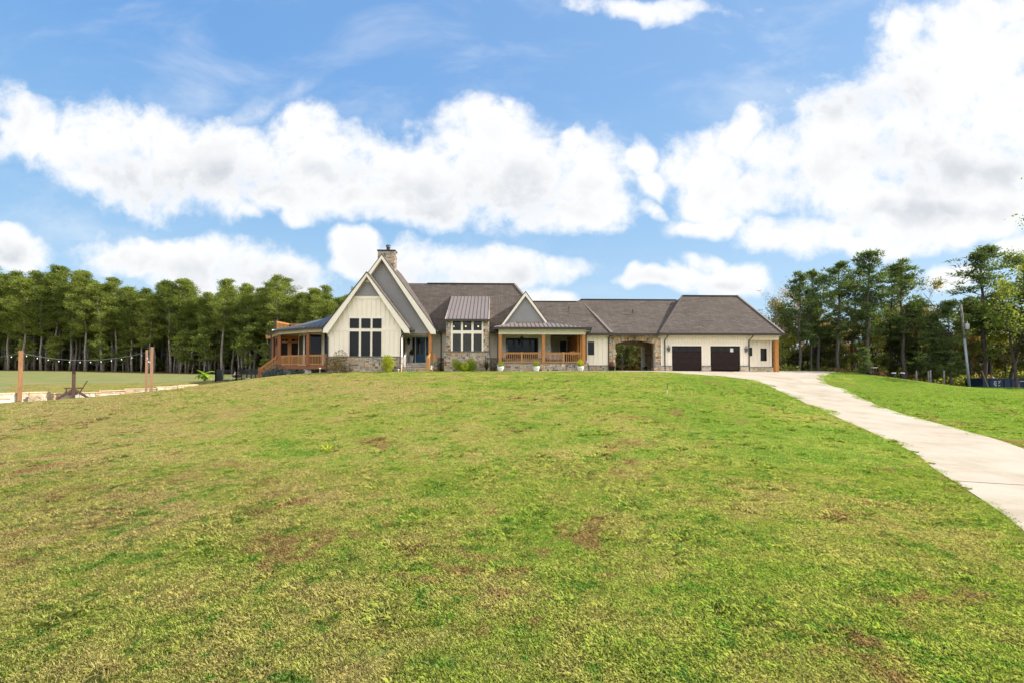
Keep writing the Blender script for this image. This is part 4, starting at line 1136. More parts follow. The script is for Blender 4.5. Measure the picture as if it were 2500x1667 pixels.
# arch
o0, o1 = U(1502, WV), U(1600.3, WV); sprz = Z(839, WV, 1550); crz = Z(832.3, WV, 1550)
oc = (o0 + o1) / 2; hw_ = (o1 - o0) / 2; rise = crz - sprz
Rr = (hw_ * hw_ + rise * rise) / (2 * rise) * .8
def arch_pts(c, hw, zs, ri, n=16):
    return [(c - hw * math.cos(pi * i / n), zs + ri * (1 - math.cos(pi * i / n) ** 2)) for i in range(n + 1)]
ap = arch_pts(oc, hw_, sprz, rise + .05)
def arch_wall(mb, u0, u1, z0, z1, v, th, ap):
    n = len(ap)
    mb.slab([(u0, v, z0), (ap[0][0], v, z0), (ap[0][0], v, ap[0][1]), (u0, v, ap[0][1])], (0, th, 0))
    mb.slab([(ap[-1][0], v, z0), (u1, v, z0), (u1, v, ap[-1][1]), (ap[-1][0], v, ap[-1][1])], (0, th, 0))
    mb.slab([(u0, v, ap[0][1]), (ap[0][0], v, ap[0][1]), (ap[0][0], v, z1), (u0, v, z1)], (0, th, 0))
    mb.slab([(ap[-1][0], v, ap[-1][1]), (u1, v, ap[-1][1]), (u1, v, z1), (ap[-1][0], v, z1)], (0, th, 0))
    for i in range(n - 1):
        mb.slab([(ap[i][0], v, ap[i][1]), (ap[i + 1][0], v, ap[i + 1][1]), (ap[i + 1][0], v, z1), (ap[i][0], v, z1)], (0, th, 0))
aw = MB(); arch_wall(aw, a0_, a1_ - .12, BASE, WEZ, WV, .6, ap)
RB = 8.6
pw = U(1591, RB)
ao_front = part('stone_arch', aw, M['mortar'], label='front stone arch of the drive-through passage'); aw = MB()
rc0, rc1 = o0 + .1, U(1574.5, RB)
ap2 = arch_pts((rc0 + rc1) / 2 - .1, (rc1 - rc0) / 2 + .1, Z(848, RB, 1550), rise + .05)
arch_wall(aw, a0_, pw + .2, BASE, WEZ, RB, .6, ap2)
ao = part('stone_arch', aw, M['mortar'], label='rear stone arch of the drive-through passage')
s7 = MB(); VH = .34
def above(u, z, ap=ap, extra=0.0):
    if u < ap[0][0] or u > ap[-1][0]: 
        if u < ap[0][0] - .2 or u > ap[-1][0] + .2: return True
        return z < ap[0][1] - .02 or z > ap[0][1] + VH
    for i in range(len(ap) - 1):
        if ap[i][0] <= u <= ap[i + 1][0]: 
            zz = max(ap[i][1], ap[i + 1][1]); return z > zz + VH
    return False
stones(s7, a0_, a1_ - .12, 2.4, WEZ - .02, front(WV), mask=above, seed=61)
rnd = random.Random(5)                      # voussoirs
L = [0.0]
for i in range(len(ap) - 1): L.append(L[-1] + math.hypot(ap[i + 1][0] - ap[i][0], ap[i + 1][1] - ap[i][1]))
def on(sv):
    for i in range(len(ap) - 1):
        if sv <= L[i + 1] + 1e-9:
            k = (sv - L[i]) / (L[i + 1] - L[i] + 1e-9); x = ap[i][0] + (ap[i + 1][0] - ap[i][0]) * k; z = ap[i][1] + (ap[i + 1][1] - ap[i][1]) * k
            fx = (x - oc) / hw_; nx = 0.62 * fx * abs(fx) ** .8
            nn = Vector((nx, 1.0)).normalized(); return x, z, nn.x, nn.y
    return ap[-1][0], ap[-1][1], .5, .85
sv = 0.02
while sv < L[-1] - .05:
    w_ = rnd.uniform(.09, .16); e = min(sv + w_, L[-1])
    x0, z0, nx0, nz0 = on(sv + .012); x1, z1, nx1, nz1 = on(e - .012); hh = VH * rnd.uniform(.9, 1.08); d = rnd.uniform(.05, .08)
    pts = [(x0, z0), (x1, z1), (x1 + nx1 * hh, z1 + nz1 * hh), (x0 + nx0 * hh, z0 + nz0 * hh)]
    s7.add([(p[0], WV, p[1]) for p in pts] + [(p[0], WV - d, p[1]) for p in pts], [(4, 5, 6, 7), (0, 1, 5, 4), (1, 2, 6, 5), (2, 3, 7, 6), (3, 0, 4, 7)])
    sv = e
ao_rear = ao
s7.build('stone_facing', M['warmstone'], ao_front); s7 = MB(); stones(s7, a0_, pw + .2, 2.4, WEZ - .02, front(RB), mask=lambda u, z: above(u, z, ap2), seed=62); s7.build('stone_facing', M['warmstone'], ao_rear)
ps = MB(); ps.box(pw, pw + .2, WV + .6, RB, BASE, WEZ); battens_v = [WV + .9 + i * .4 for i in range(13)]
for vb in battens_v: ps.box(pw - .03, pw + .01, vb, vb + .05, 3.0, WEZ)
pcl = MB(); pcl.box(a0_ + .1, pw, WV + .6, RB, WEZ - .04, WEZ + .02); part('passage_ceiling', pcl, M['cedar'])
part('wall', ps, M['cream'], label='cream side wall inside the drive-through')
# garage front
gd = [(U(1640.2, WV), U(1713, WV)), (U(1734.2, WV), U(1807, WV))]
gz0, gz1 = Z(902.0, WV, 1700) - .05, Z(844.3, WV, 1700)
LED4 = Z(892.5, WV, 1630)
gwl = MB(); th_ = .3
ga = a1_ - .12
for (x0, x1) in ((ga, gd[0][0]), (gd[0][1], gd[1][0]), (gd[1][1], gw1)): gwl.box(x0, x1, WV, WV + th_, BASE, gz1)
gwl.box(ga, gw1, WV, WV + th_, gz1, WEZ + .02)
hol = [(d[0] - .15, d[1] + .15, 0, gz1 + .15) for d in gd]
battens(gwl, ga, gw1, LED4, WEZ, WV, .262, hol, off=.1, w=.045)
for d in gd: casing(gwl, d[0], d[1], LED4 + .02, gz1, WV, .14, sill=False)
gwl.box(ga, gw1, WV - .03, WV, WEZ - .13, WEZ - .02)
gwl.box(ga - .02, ga + .13, WV - .045, WV, LED4, WEZ)
gwl.box(gw1 - .1, gw1 + .03, WV - .035, WV, LED4, WEZ)
gwl.box(gw1 - .3, gw1, WV + th_, 3.9, BASE, WEZ)
gwl.box(ga, 25 - .5, RB - .0, RB + .3, BASE, WEZ)
part('wall', gwl, M['cream'], label='cream batten wall of the garage')
for (x0, x1) in ((ga + .02, gd[0][0] - .0), (gd[0][1], gd[1][0]), (gd[1][1], gw1 + .03)):
    q = MB(); q.box(x0, x1, WV - .09, WV + .04, BASE, LED4 - .03); qo = part('stone_base', q, M['mortar'])
    q = MB(); stones(q, x0, x1, 2.5, LED4 - .03, front(WV - .09), seed=int(x0 * 10)); q.build('stone_facing', M['palestone'], qo)
    q = MB(); q.box(x0, x1, WV - .14, WV + .02, LED4 - .03, LED4 + .02); q.build('ledge', M['cap'], qo)
for i, (x0, x1) in enumerate(gd):
    g = MB(); nrow = 4; hh = (gz1 - gz0) / nrow
    for r in range(nrow): g.box(x0, x1, WV + .08, WV + .13, gz0 + r * hh + .008, gz0 + (r + 1) * hh - .008)
    g.box(x0, x1, WV + .11, WV + .14, gz0, gz1)
    for r in range(nrow - 1):
        for c in range(4):
            a = x0 + (x1 - x0) * (c + .12) / 4; b = x0 + (x1 - x0) * (c + .88) / 4
            g.box(a, b, WV + .072, WV + .09, gz0 + r * hh + .1, gz0 + (r + 1) * hh - .1)
    go = part('garage_door', g, M['gdoor'], label=['left dark brown garage door', 'right dark brown garage door with a white notice in its glass'][i])
    for c in range(4):
        a = x0 + (x1 - x0) * (c + .1) / 4; b = x0 + (x1 - x0) * (c + .9) / 4
        q = MB(); q.poly([(a, WV + .075, gz1 - hh + .1), (b, WV + .075, gz1 - hh + .1), (b, WV + .075, gz1 - .12), (a, WV + .075, gz1 - .12)]); q.build('pane', M['glass'], go)
    if i == 1:
        nu, nv = U(1783.5, WV), U(1791, WV); q = MB(); q.box(nu, nv, WV + .06, WV + .07, Z(858, WV), Z(849, WV)); q.build('notice', M['white'], go)
# recessed corner porch of the garage
CV = 3.75
cw0, cw1 = gw1 - .05, U(1883, CV); LED5 = Z(895.5, CV, 1860)
cwm = MB(); cwm.box(cw0, cw1, CV, CV + .3, BASE, WEZ); cwm.box(cw1 - .3, cw1, CV + .3, RB + .3, BASE, WEZ)
cwin = (U(1856.3, CV), U(1871, CV), Z(880.3, CV), Z(849.3, CV)); cwn2 = (U(1826, CV), U(1835.7, CV), Z(867.8, CV), Z(847.2, CV))
battens(cwm, cw0, cw1, LED5, WEZ, CV, .40, [(a - .15, b + .15, c - .15, d + .15) for a, b, c, d in (cwin, cwn2)], off=.17)
casing(cwm, *cwin, CV, .12); casing(cwm, *cwn2, CV, .12); cwm.box(cw1 - .1, cw1 + .03, CV - .035, CV, LED5, WEZ); cwm.box(cw0, cw1, CV - .03, CV, LED5, LED5 + .14)
part('wall', cwm, M['cream'], label='cream wall under the corner porch of the garage')
window(*cwin, CV - .005); window(*cwn2, CV - .005)
q = MB(); q.box(cw0, cw1 + .1, CV - .1, CV + .05, BASE, LED5 - .03); q.box(cw1 - .05, cw1 + .1, CV + .05, 6, BASE, LED5 - .03); qo = part('stone_base', q, M['mortar'])
q = MB(); stones(q, cw0, cw1 + .1, 2.4, LED5 - .03, front(CV - .1), seed=71); stones(q, CV - .1, 6, 2.4, LED5 - .03, sideR(cw1 + .1), seed=72); q.build('stone_facing', M['palestone'], qo)
q = MB(); q.box(cw0, cw1 + .16, CV - .16, CV + .02, LED5 - .03, LED5 + .02); q.build('ledge', M['cap'], qo)
bm = MB(); bz0 = Z(829.8, WV, 1860); bm1 = U(1902, WV); bm.box(gw1 + .03, bm1, WV, WV + .25, bz0, WEZ); bm.box(bm1 - .25, bm1, WV + .25, 8.5, bz0, WEZ)
battens(bm, gw1 + .03, bm1, bz0, WEZ, WV, .46, off=.5); bm.box(gw1 + .03, bm1 - .25, WV + .25, CV, WEZ - .05, WEZ)
part('beam', bm, M['cream'], label='cream battened beam over the corner porch')
post(U(1893, WV), U(1901.3, WV), WV - .0, 2.45, bz0, 'cedar', label='lone reddish cedar post at the garage corner')
# wing roofs
XL, XR = U(1600, WEV, 816), U(1914, WEV, 816)
gr0, gr1 = U(1666.5, WRV - .4, 726), U(1801, WRV - .4, 726); grz = Z(724.8, WRV - .4, 1730)
GE = WEV - .22; GRV = WRV - .4; GB = 2 * GRV - GE
gxl = U(1611, GE, 816); gxr = U(1914, GE, 816); GEZ = Z(815.5, GE, 1750)
rf = MB()
rf.slab([(gxl, GE, GEZ), (gxr, GE, GEZ), (gr1, GRV, grz), (gr0, GRV, grz)], (0, 0, t))
rf.slab([(gxr, GE, GEZ), (gxr, GB, GEZ), (gr1, GRV, grz)], (0, 0, t))
rf.slab([(gxl, GB, GEZ), (gxl, GE, GEZ), (gr0, GRV, grz)], (0, 0, t))
rf.slab([(gxr, GB, GEZ), (gxl, GB, GEZ), (gr0, GRV, grz), (gr1, GRV, grz)], (0, 0, t))
part('roof', rf, M['shingle'], label='hipped shingle roof of the garage')
rc = MB(); rc.bar((gxr, GE, GEZ + t + .02), (gr1, GRV, grz + t + .02), .3, .04); rc.bar((gr0, GRV, grz + t + .02), (gr1, GRV, grz + t + .02), .28, .04); rc.bar((gxl, GE, GEZ + t + .02), (gr0, GRV, grz + t + .02), .16, .04)
part('ridge_cap', rc, M['ridge'])
cr0 = U(1425, WRV, 738); crz_ = Z(734.3, WRV, 1540); WB = 2 * WRV - WEV
cnl = U(1470, WEV, 816) - 3.5
rf = MB()
rf.slab([(cnl, WEV, WEZ), (gxl + 2.5, WEV, WEZ), (gxl + 3.5, WRV, crz_), (cr0 - .3, WRV, crz_), (cr0 - 1.5, WRV - .8, crz_ - .8 * (crz_ - WEZ) / (WRV - WEV))], (0, 0, t))
rf.slab([(gxl + 3.5, WB, WEZ), (cnl, WB, WEZ), (cr0 - .3, WRV, crz_), (gxl + 3.5, WRV, crz_)], (0, 0, t))
part('roof', rf, M['shingle'], label='shingle roof over the stone arch')
# roof of the small wing left of the arch, a hand's breadth proud, ending in a hip
lv = WEV - .12; lrv = WRV - .12; lz = Z(816, lv, 1460); lrz = Z(739, lrv, 1360)
lx0, lx1 = U(1275, lrv, 738), U(1422, lrv, 738); lex = U(1494, lv, 816)
lel = pb1 - 7.3
rf = MB()
rf.slab([(pb1 - 4.3, lv, lz), (lex, lv, lz), (lx1, lrv, lrz), (lx0, lrv, lrz)], (0, 0, t + .02))
rf.slab([(lx0, lrv, lrz), (lx1, lrv, lrz), (lex, 2 * lrv - lv, lz), (pb1 - 4.3, 2 * lrv - lv, lz)], (0, 0, t))
rf.slab([(lex, lv, lz), (lex + .02, lv + .5, lz), (lx1 + .02, lrv, lrz - .05), (lx1, lrv, lrz)], (0, 0, t + .01))
part('roof', rf, M['shingle'], label='shingle roof between the porch and the arch')
rc = MB(); rc.bar((lex, lv, lz + t + .05), (lx1, lrv, lrz + t + .05), .30, .05); rc.bar((lx0, lrv, lrz + t + .03), (lx1, lrv, lrz + t + .03), .25, .04); rc.bar((cr0 - .3, WRV, crz_ + t + .02), (gr0 - .5, WRV, crz_ + t + .02), .25, .04)
part('ridge_cap', rc, M['ridge'])
# gutters, eaves and downspouts
for (px, py) in ((1709.5, 767), (1681, 775), (1545, 760)):
    vy = GE + (GRV - GE) * (815.5 - py) / (815.5 - 724.8) * 1.0; vx, vz = hp(px, py, vy); q = MB(); q.tube([(vx, vy, vz - .2), (vx, vy, vz + .18)], .045, 8); part('roof_vent', q, M['black'])
gt = MB()
gt.box(gxl - .2, gxr + .06, GE - .14, GE + .04, GEZ - .13, GEZ + .04); gt.box(gxr - .04, gxr + .1, GE + .04, GB, GEZ - .13, GEZ + .04)
part('gutter', gt, M['gutter'], label='long dark gutter of the garage')
gt = MB(); gt.box(pb1 + .1, gxl - .2, WEV - .24, WEV - .06, WEZ - .13, WEZ + .04); part('gutter', gt, M['gutter'])
gt = MB(); gt.box(G2RE[0] - .1, bayL + .1, EV - .14, EV + .04, EZ - .14, EZ + .03); part('gutter', gt, M['gutter']); gt = MB(); gt.box(bayR - .05, hipR, EV - .14, EV + .04, EZ - .14, EZ + .03); part('gutter', gt, M['gutter'])
so_ = MB(); so_.box(pb1, gxr - .1, GE + .05, WV, WEZ - .10, WEZ - .06); so_.box(G2R, pb0 + 1.5, EV, DV, EZ - .14, EZ - .10)
part('soffit', so_, M['soffit'])
for (uu, vv_, zz, hh) in ((G1A + 3.58, -.5, G1E, 1), (G1A - 3.6, -.5, G1E, 1), (G2RE[0] + .02, V2R, G2RE[1], 1)):
    gt = MB(); gt.box(uu - .07, uu + .08, vv_ + .05, vv_ + 2.9 if vv_ < 0 else DV, zz - .10, zz + .06); part('gutter', gt, M['gutter'])
def spout(pts, name='downspout'):
    mb = MB(); mb.tube(pts, .055, 6); return part(name, mb, M['gutter'])
u = G1R + .02; spout([(G1A + 3.62, -.42, G1E - .05), (G1A + 3.55, -.40, G1E - .28), (u + .12, -.16, G1E - .5), (u + .02, -.10, G1E - .75), (u, -.10, LEDGE + .1), (u, -.2, LEDGE - .1), (u, -.22, 2.65)])
u = G1L + .02; spout([(G1A - 3.62, -.42, G1E - .05), (G1A - 3.5, -.40, G1E - .3), (u - .14, -.16, G1E - .45), (u - .02, -.10, G1E - .75), (u - .02, -.10, LEDGE), (u - .05, -.22, LEDGE - .15), (u - .05, -.24, 2.6)])
u = U(1077, DV - .1); spout([(u - .1, EV - .05, EZ - .05), (u, DV - .1, EZ - .5), (u, DV - .1, LED2), (u, DV - .2, LED2 - .12), (u, DV - .2, 2.6)])
u = U(1218, 1.0); spout([(pgu0 + .05, PV - .5, pgz - .08), (pgu0 + .1, PV - .4, pgz - .3), (pb0 - .12, PV - .02, pbz0 + .25), (pb0 - .09, PV + .1, pbz0 - .2), (pb0 - .09, PV + .1, 2.65)])
spout([(pgu1 - .02, PV - .5, pgz - .08), (pgu1 - .08, PV - .45, pgz - .28), (pb1 + .12, PV - .06, pbz0 + .1), (pb1 + .07, PV + .05, pbz0 - .3), (pb1 + .07, PV + .05, 3.6), (pb1 + .2, PV - .3, 3.1), (pb1 + .24, PV - .35, 2.65)])
u = wl1 - .03; spout([(u, WEV - .15, WEZ - .05), (u, WV - .1, WEZ - .35), (u, WV - .1, LED3), (u, WV - .2, LED3 - .15), (u, WV - .2, 2.7)])
u = U(1622.3, WV); spout([(u + .12, GE - .02, GEZ - .05), (u + .1, GE + .1, GEZ - .2), (u, WV - .09, GEZ - .55), (u, WV - .09, 2.7)])
u = U(1827.5, WV); spout([(u + .12, GE - .02, GEZ - .05), (u + .1, GE + .1, GEZ - .2), (u, WV - .09, GEZ - .55), (u, WV - .09, 2.7)])

# ---- wall lanterns
def lantern(u, v, z, s=1.0, m=None, label=None, hang=False):
    """Gas style lantern: tapered glass body, hipped top, finial, bracket."""
    mb = MB(); m = m or M['black']
    y = v - .17 * s if not hang else v
    mb.lathe([(.09 * s, -.26 * s), (.095 * s, -.24 * s)], (u, y, z), 4)
    for k in range(4):
        an = pi / 4 + k * pi / 2
        mb.bar((u + .085 * s * math.cos(an), y + .085 * s * math.sin(an), z - .24 * s), (u + .15 * s * math.cos(an), y + .15 * s * math.sin(an), z + .07 * s), .014 * s, .014 * s)
    mb.lathe([(.20 * s, .07 * s), (.19 * s, .09 * s), (.06 * s, .22 * s), (.06 * s, .27 * s), (.085 * s, .28 * s), (.05 * s, .33 * s), (.0, .36 * s)], (u, y, z), 12)
    if hang: mb.tube([(u, y, z + .34 * s), (u, y, z + .55 * s)], .012, 5)
    else:
        mb.box(u - .03 * s, u + .03 * s, v - .03, v, z - .3 * s, z + .2 * s); mb.bar((u, v, z - .22 * s), (u, y, z - .27 * s), .03, .03)
    o = part('lantern', mb, m, label=label)
    g = MB(); g.lathe([(.078 * s, -.235 * s), (.13 * s, .065 * s)], (u, y, z), 4, False); g.build('lantern_glass', M['clear'], o)
    f = MB(); f.tube([(u, y, z - .24 * s), (u, y, z - .05 * s)], .022 * s, 6); f.build('burner', M['white'], o)
    return o
lantern(U(1631, WV), WV - .02, Z(851, WV), 1.0, M['galv'], 'steel gas lantern left of the garage doors')
lantern(U(1820, WV), WV - .02, Z(852, WV), 1.0, M['galv'], 'steel gas lantern right of the garage doors')
lantern(U(998.3, DV), DV - .02, Z(834, DV), 1.0, M['black'], 'dark wall lantern beside the blue door')
LB = simple('aged_brass', (.13, .10, .06), (.08, .06, .04), 5, .4, metal=.5)
lantern(U(1274, 3.0), 3.0, Z(827, 3.0), .95, LB, 'lantern hanging before the french doors', True)
lantern(U(1387.3, 3.6), 3.6, Z(828, 3.6), .95, LB, 'lantern hanging in the right part of the porch', True)
def floodlight(u, v, z, label=None):
    mb = MB(); mb.box(u - .05, u + .05, v - .03, v + .02, z - .04, z + .04)
    for s in (-1, 1): mb.tube([(u + s * .04, v - .03, z), (u + s * .13, v - .14, z - .05)], [.03, .065], 8)
    return part('floodlight', mb, M['whitemetal'], label=label)
floodlight(U(1064.5, 1.9), 1.9, Z(806, 1.9) - .05); floodlight(U(1611, 2.6), 2.6, Z(821.5, 2.6)); floodlight(U(1434, 1.0), 1.0, Z(806.5, 1.0)); floodlight(U(1900, 2.7), 2.7, Z(817.5, 2.7)); 

# ---- left wrap porch (polygonal)
DF = 3.2                                    # deck floor height
def WL(x, y): p = HMI @ Vector((x, y, 0)); return (p.x, p.y)
def pl_(px, Y): return WL((px - 1250) / F * Y, Y)
EDGE = [pl_(797, 42.2), pl_(752, 43.0), pl_(683, 45.6), pl_(665.5, 49.3), (pl_(665.5, 49.3)[0] + .4, 14.5)]
INN = (U(801, 4.0, 840) + .0, 13.5)
dk = MB(); flo = EDGE + [(G1L + .2, 14.5), (G1L + .2, EDGE[0][1])]
dk.slab([(x, y, DF) for x, y in flo], (0, 0, -.06))
dko = part('deck', dk, M['redwood'], label='raised wooden deck wrapping the left side')
rm_ = MB()
for a, b in zip(EDGE[:-1], EDGE[1:]): rm_.bar((*a, DF - .17), (*b, DF - .17), .07, .34)
rm_.build('rim_board', M['redwood'], dko)
pier = MB()
for (px, Y) in ((750, 43.2), (700, 45.4), (672, 48)):
    x, y = pl_(px, Y); pier.box(x - .35, x + .35, y + .05, y + .6, 1.7, DF - .34)
pier.build('stone_pier', M['palestone'], dko)
zb_ = Z(812, WL(0, 43)[1], 752)
bt0 = Z(811, EDGE[0][1]); 
BTOP = bt0 + .42
posts_ = {}
for (px, Y, m_, lb) in ((752, 43.0, 'redwood', 'reddish deck post nearest the front gable'), (682.5, 45.6, 'redwood', 'reddish deck post at the corner above the stairs'), (665.5, 49.3, 'redwood', 'reddish deck post at the far left corner')):
    x, y = pl_(px, Y); q = MB(); q.box(x - .14, x + .14, y - .14, y + .14, DF, bt0); part('deck_post', q, M[m_], label=lb)
bm = MB()
for a, b in zip(EDGE[:-1], EDGE[1:]): bm.bar((*a, bt0 + .2), (*b, bt0 + .2), .2, .42)
part('beam', bm, M['trim'], label='cream beam round the left porch')
# roof: eave ring offset outward, top ring against the tall wing
EA = [pl_(786, 41.6), pl_(742.5, 42.3), pl_(667, 45.0), pl_(649.5, 49.2), (pl_(649.5, 49.2)[0] + .2, 15.0)]
ez = Z(799, WL(0, 42)[1], 760)
TP = [(G1L + .2, 2.2), (G1L + .2, 4.0), (G1L + .2, 6.0), (G1L + .2, 8.0), (G1L + .2, 15.0)]
tz_top = Z(766, 4.5, 815)
rf = MB()
for i in range(len(EA) - 1): rf.slab([(*EA[i], ez), (*TP[i], tz_top), (*TP[i + 1], tz_top), (*EA[i + 1], ez)][::-1], (0, 0, .05))
lr = part('metal_roof', rf, M['metalgrey'], label='grey standing seam roof of the left porch')
sm = MB()
for i in range(len(EA) - 1):
    a0v, a1v, t0v, t1v = (Vector(q) for q in (EA[i], EA[i + 1], TP[i], TP[i + 1]))
    nn = max(2, int((a1v - a0v).length / .45))
    for k in range(nn + (i == len(EA) - 2)):
        p_ = a0v.lerp(a1v, k / nn); q_ = t0v.lerp(t1v, k / nn); sm.bar((p_.x, p_.y, ez + .075), (q_.x, q_.y, tz_top + .075), .035, .05)
sm.build('seam', M['metalgrey'], lr)
gt = MB()
for a, b in zip(EA[:-1], EA[1:]): gt.bar((*a, ez - .03), (*b, ez - .03), .14, .15)
part('gutter', gt, M['gutter'], label='dark gutter round the left porch')
sf = MB(); sf.poly([(*q, ez - .1) for q in EA] + [(*TP[-1], ez - .1), (*TP[0], ez - .1)]); part('soffit', sf, M['soffit'])
x, y = pl_(661, 47.5); spout([(x - .3, y, ez - .1), (x - .3, y, ez - .3), (x, y, bt0 + .1), (x, y, 2.3)])
fl1 = pl_(672, 45.3); floodlight(fl1[0], fl1[1] - .3, bt0 + .38); fl2 = pl_(748, 42.8); floodlight(fl2[0], fl2[1] - .3, bt0 + .38)
ro = railing([EDGE[0], EDGE[1]], lambda p: DF, label='deck railing next to the front gable', gap=.165)
railing([EDGE[1], EDGE[2]], lambda p: DF, label='deck railing between the two nearer posts', gap=.165)
railing([EDGE[3], EDGE[4]], lambda p: DF, label='deck railing on the far left side', gap=.165)
for (px, Y) in ((795, 42.2), (712, 44.6)):
    x, y = pl_(px, Y); q = MB(); q.box(x - .09, x + .09, y - .09, y + .09, DF - .35, DF + 1.0); q.build('newel', M['redwood'], ro)
# stairs going down to the left from the corner
sA, sB = pl_(676, 46.2), pl_(634, 47.4)
ground_s = 2.0
stp = MB(); ns = 7
for i in range(ns):
    k0 = i / ns; x0 = sA[0] + (sB[0] - sA[0]) * k0; x1 = sA[0] + (sB[0] - sA[0]) * (k0 + 1 / ns); zz = DF - (DF - ground_s) * (i + 1) / (ns + .0)
    stp.box(min(x0, x1), max(x0, x1), sA[1], sA[1] + 1.5, zz - .05, zz); 
so2 = part('deck_stairs', stp, M['redwood'], label='wooden stairs going down from the left deck')
def szf(p): k = (p.x - sA[0]) / (sB[0] - sA[0]); return DF - (DF - ground_s) * k
for dy in (-.02, 1.5):
    rr = railing([(sA[0], sA[1] + dy), (sB[0], sB[1] + dy)], szf, label='sloping picket railing of the deck stairs', gap=.18)
    q = MB(); q.box(sB[0] - .1, sB[0] + .1, sB[1] + dy - .1, sB[1] + dy + .1, 1.6, ground_s + 1.05); q.build('newel', M['redwood'], rr)
    q = MB(); q.bar((sA[0], sA[1] + dy, DF - .12), (sB[0], sB[1] + dy, ground_s - .12), .06, .25); q.build('stringer', M['redwood'], rr)
# walls behind the porch
lw = MB(); v1 = WL(-19, 46.6)[1]
x728, x801 = U(741, v1), G1L + .3
lw.box(x728, x801, v1, v1 + .25, BASE, ez); aL = pl_(728, 49)
lw.slab([(x728, v1, BASE), (aL[0], aL[1], BASE), (aL[0], aL[1], ez), (x728, v1, ez)], (.2, .2, 0))
part('wall', lw, M['cream'], label='cream wall behind the left porch')
for (a, b, c, d, nm) in ((744.6, 749.8, 820, 890, 'window'), (755, 784.5, 818.5, 888, 'sliding_door'), (792.5, 801, 817, 886, 'window')):
    window(U(a, v1), U(b, v1), DF + .05 if nm == 'sliding_door' else DF + .15, Z(c, v1), v1 - .01, name=nm)
d_ = MB(); p0v, p1v = Vector((x728, v1)), Vector(aL); dn = (p1v - p0v)
q0v, q1v = p0v + dn * .1, p0v + dn * .8
d_.slab([(q0v.x - .03, q0v.y - .05, DF + .1), (q1v.x - .03, q1v.y - .05, DF + .1), (q1v.x - .03, q1v.y - .05, Z(821, v1)), (q0v.x - .03, q0v.y - .05, Z(819, v1))], (.02, .02, 0)); part('window', d_, M['frame'], label='dark window in the slanted wall of the left porch')
sp = MB(); v2 = WL(-21, 51)[1]
s0_, s1_ = U(684, v2), U(729, v2); tb_ = Z(827, v2, 700)
for a, b, z0, z1 in ((s0_ - .1, s1_, Z(829, v2), Z(826.5, v2)), (s0_ - .1, s1_, Z(838, v2), Z(834, v2)), (U(685, v2), U(687, v2), DF, tb_), (U(702, v2), U(711.5, v2), DF, tb_), (U(727, v2), s1_, DF, tb_), (U(693, v2), U(694.5, v2), Z(834, v2), tb_), (U(721, v2), U(723, v2), Z(834, v2), tb_)):
    sp.box(a, b, v2, v2 + .12, z0, z1)
sp.box(s0_ - 1.5, s1_ + .2, v2 - .02, v2 + .3, tb_ + .02, ez)
part('screen_frame', sp, M['cedar'], label='cedar frames of the screened room on the left porch')
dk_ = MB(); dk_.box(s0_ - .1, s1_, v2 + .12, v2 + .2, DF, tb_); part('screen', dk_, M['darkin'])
# upper deck railing seen over the metal roof
uv = WL(-24, 53)[1]; uz = Z(806, uv, 690)
railing([(U(672, uv), uv), (U(672, uv) + .15, uv + 3.2), (U(760, uv + 3.2), uv + 3.2)], lambda p: uz, label='cedar railing of the upper deck behind the left porch roof', h=1.0, m='railwood', gap=.30, bal=.06)
ub = MB(); ub.box(U(672, uv), U(800, uv), uv, uv + 6, uz - .3, uz); ub.box(U(669.5, uv), U(674, uv), uv - .1, uv + .1, uz - 1.6, uz + 1.1); part('upper_deck', ub, M['brownstain'])
us = MB(); us.box(U(672, uv), U(672, uv) + .2, uv + 2.9, uv + 3.1, DF, uz - .3); us.box(U(672, uv), U(672, uv) + .2, uv + .1, uv + .3, DF, uz - .3); part('deck_post', us, M['redwood'], label='post holding the upper deck')
# ================================================================== plants
rng = np.random.default_rng(7)
def quads(centers, size, rng, aspect=1.0, up_bias=0.0, tri=False, dirs=None):
    """Leaf cards round the given centres: (n*4,3) or (n*3,3) array."""
    n = len(centers); d = rng.normal(size=(n, 3))
    if dirs is not None: d = dirs + d * 0.45
    d[:, 2] += up_bias; d /= np.linalg.norm(d, axis=1)[:, None] + 1e-9
    a = rng.normal(size=(n, 3)); a -= (a * d).sum(1)[:, None] * d; a /= np.linalg.norm(a, axis=1)[:, None] + 1e-9
    s = np.asarray(size) * rng.uniform(0.6, 1.25, n); L = (d * s[:, None]); W = a * (s * aspect)[:, None] * 0.5
    c = np.asarray(centers)
    if tri: return np.stack([c - W, c + W, c + L], 1).reshape(-1, 3)
    return np.stack([c - W * .3, c + L * .5 - W, c + L, c + L * .5 + W], 1).reshape(-1, 3)

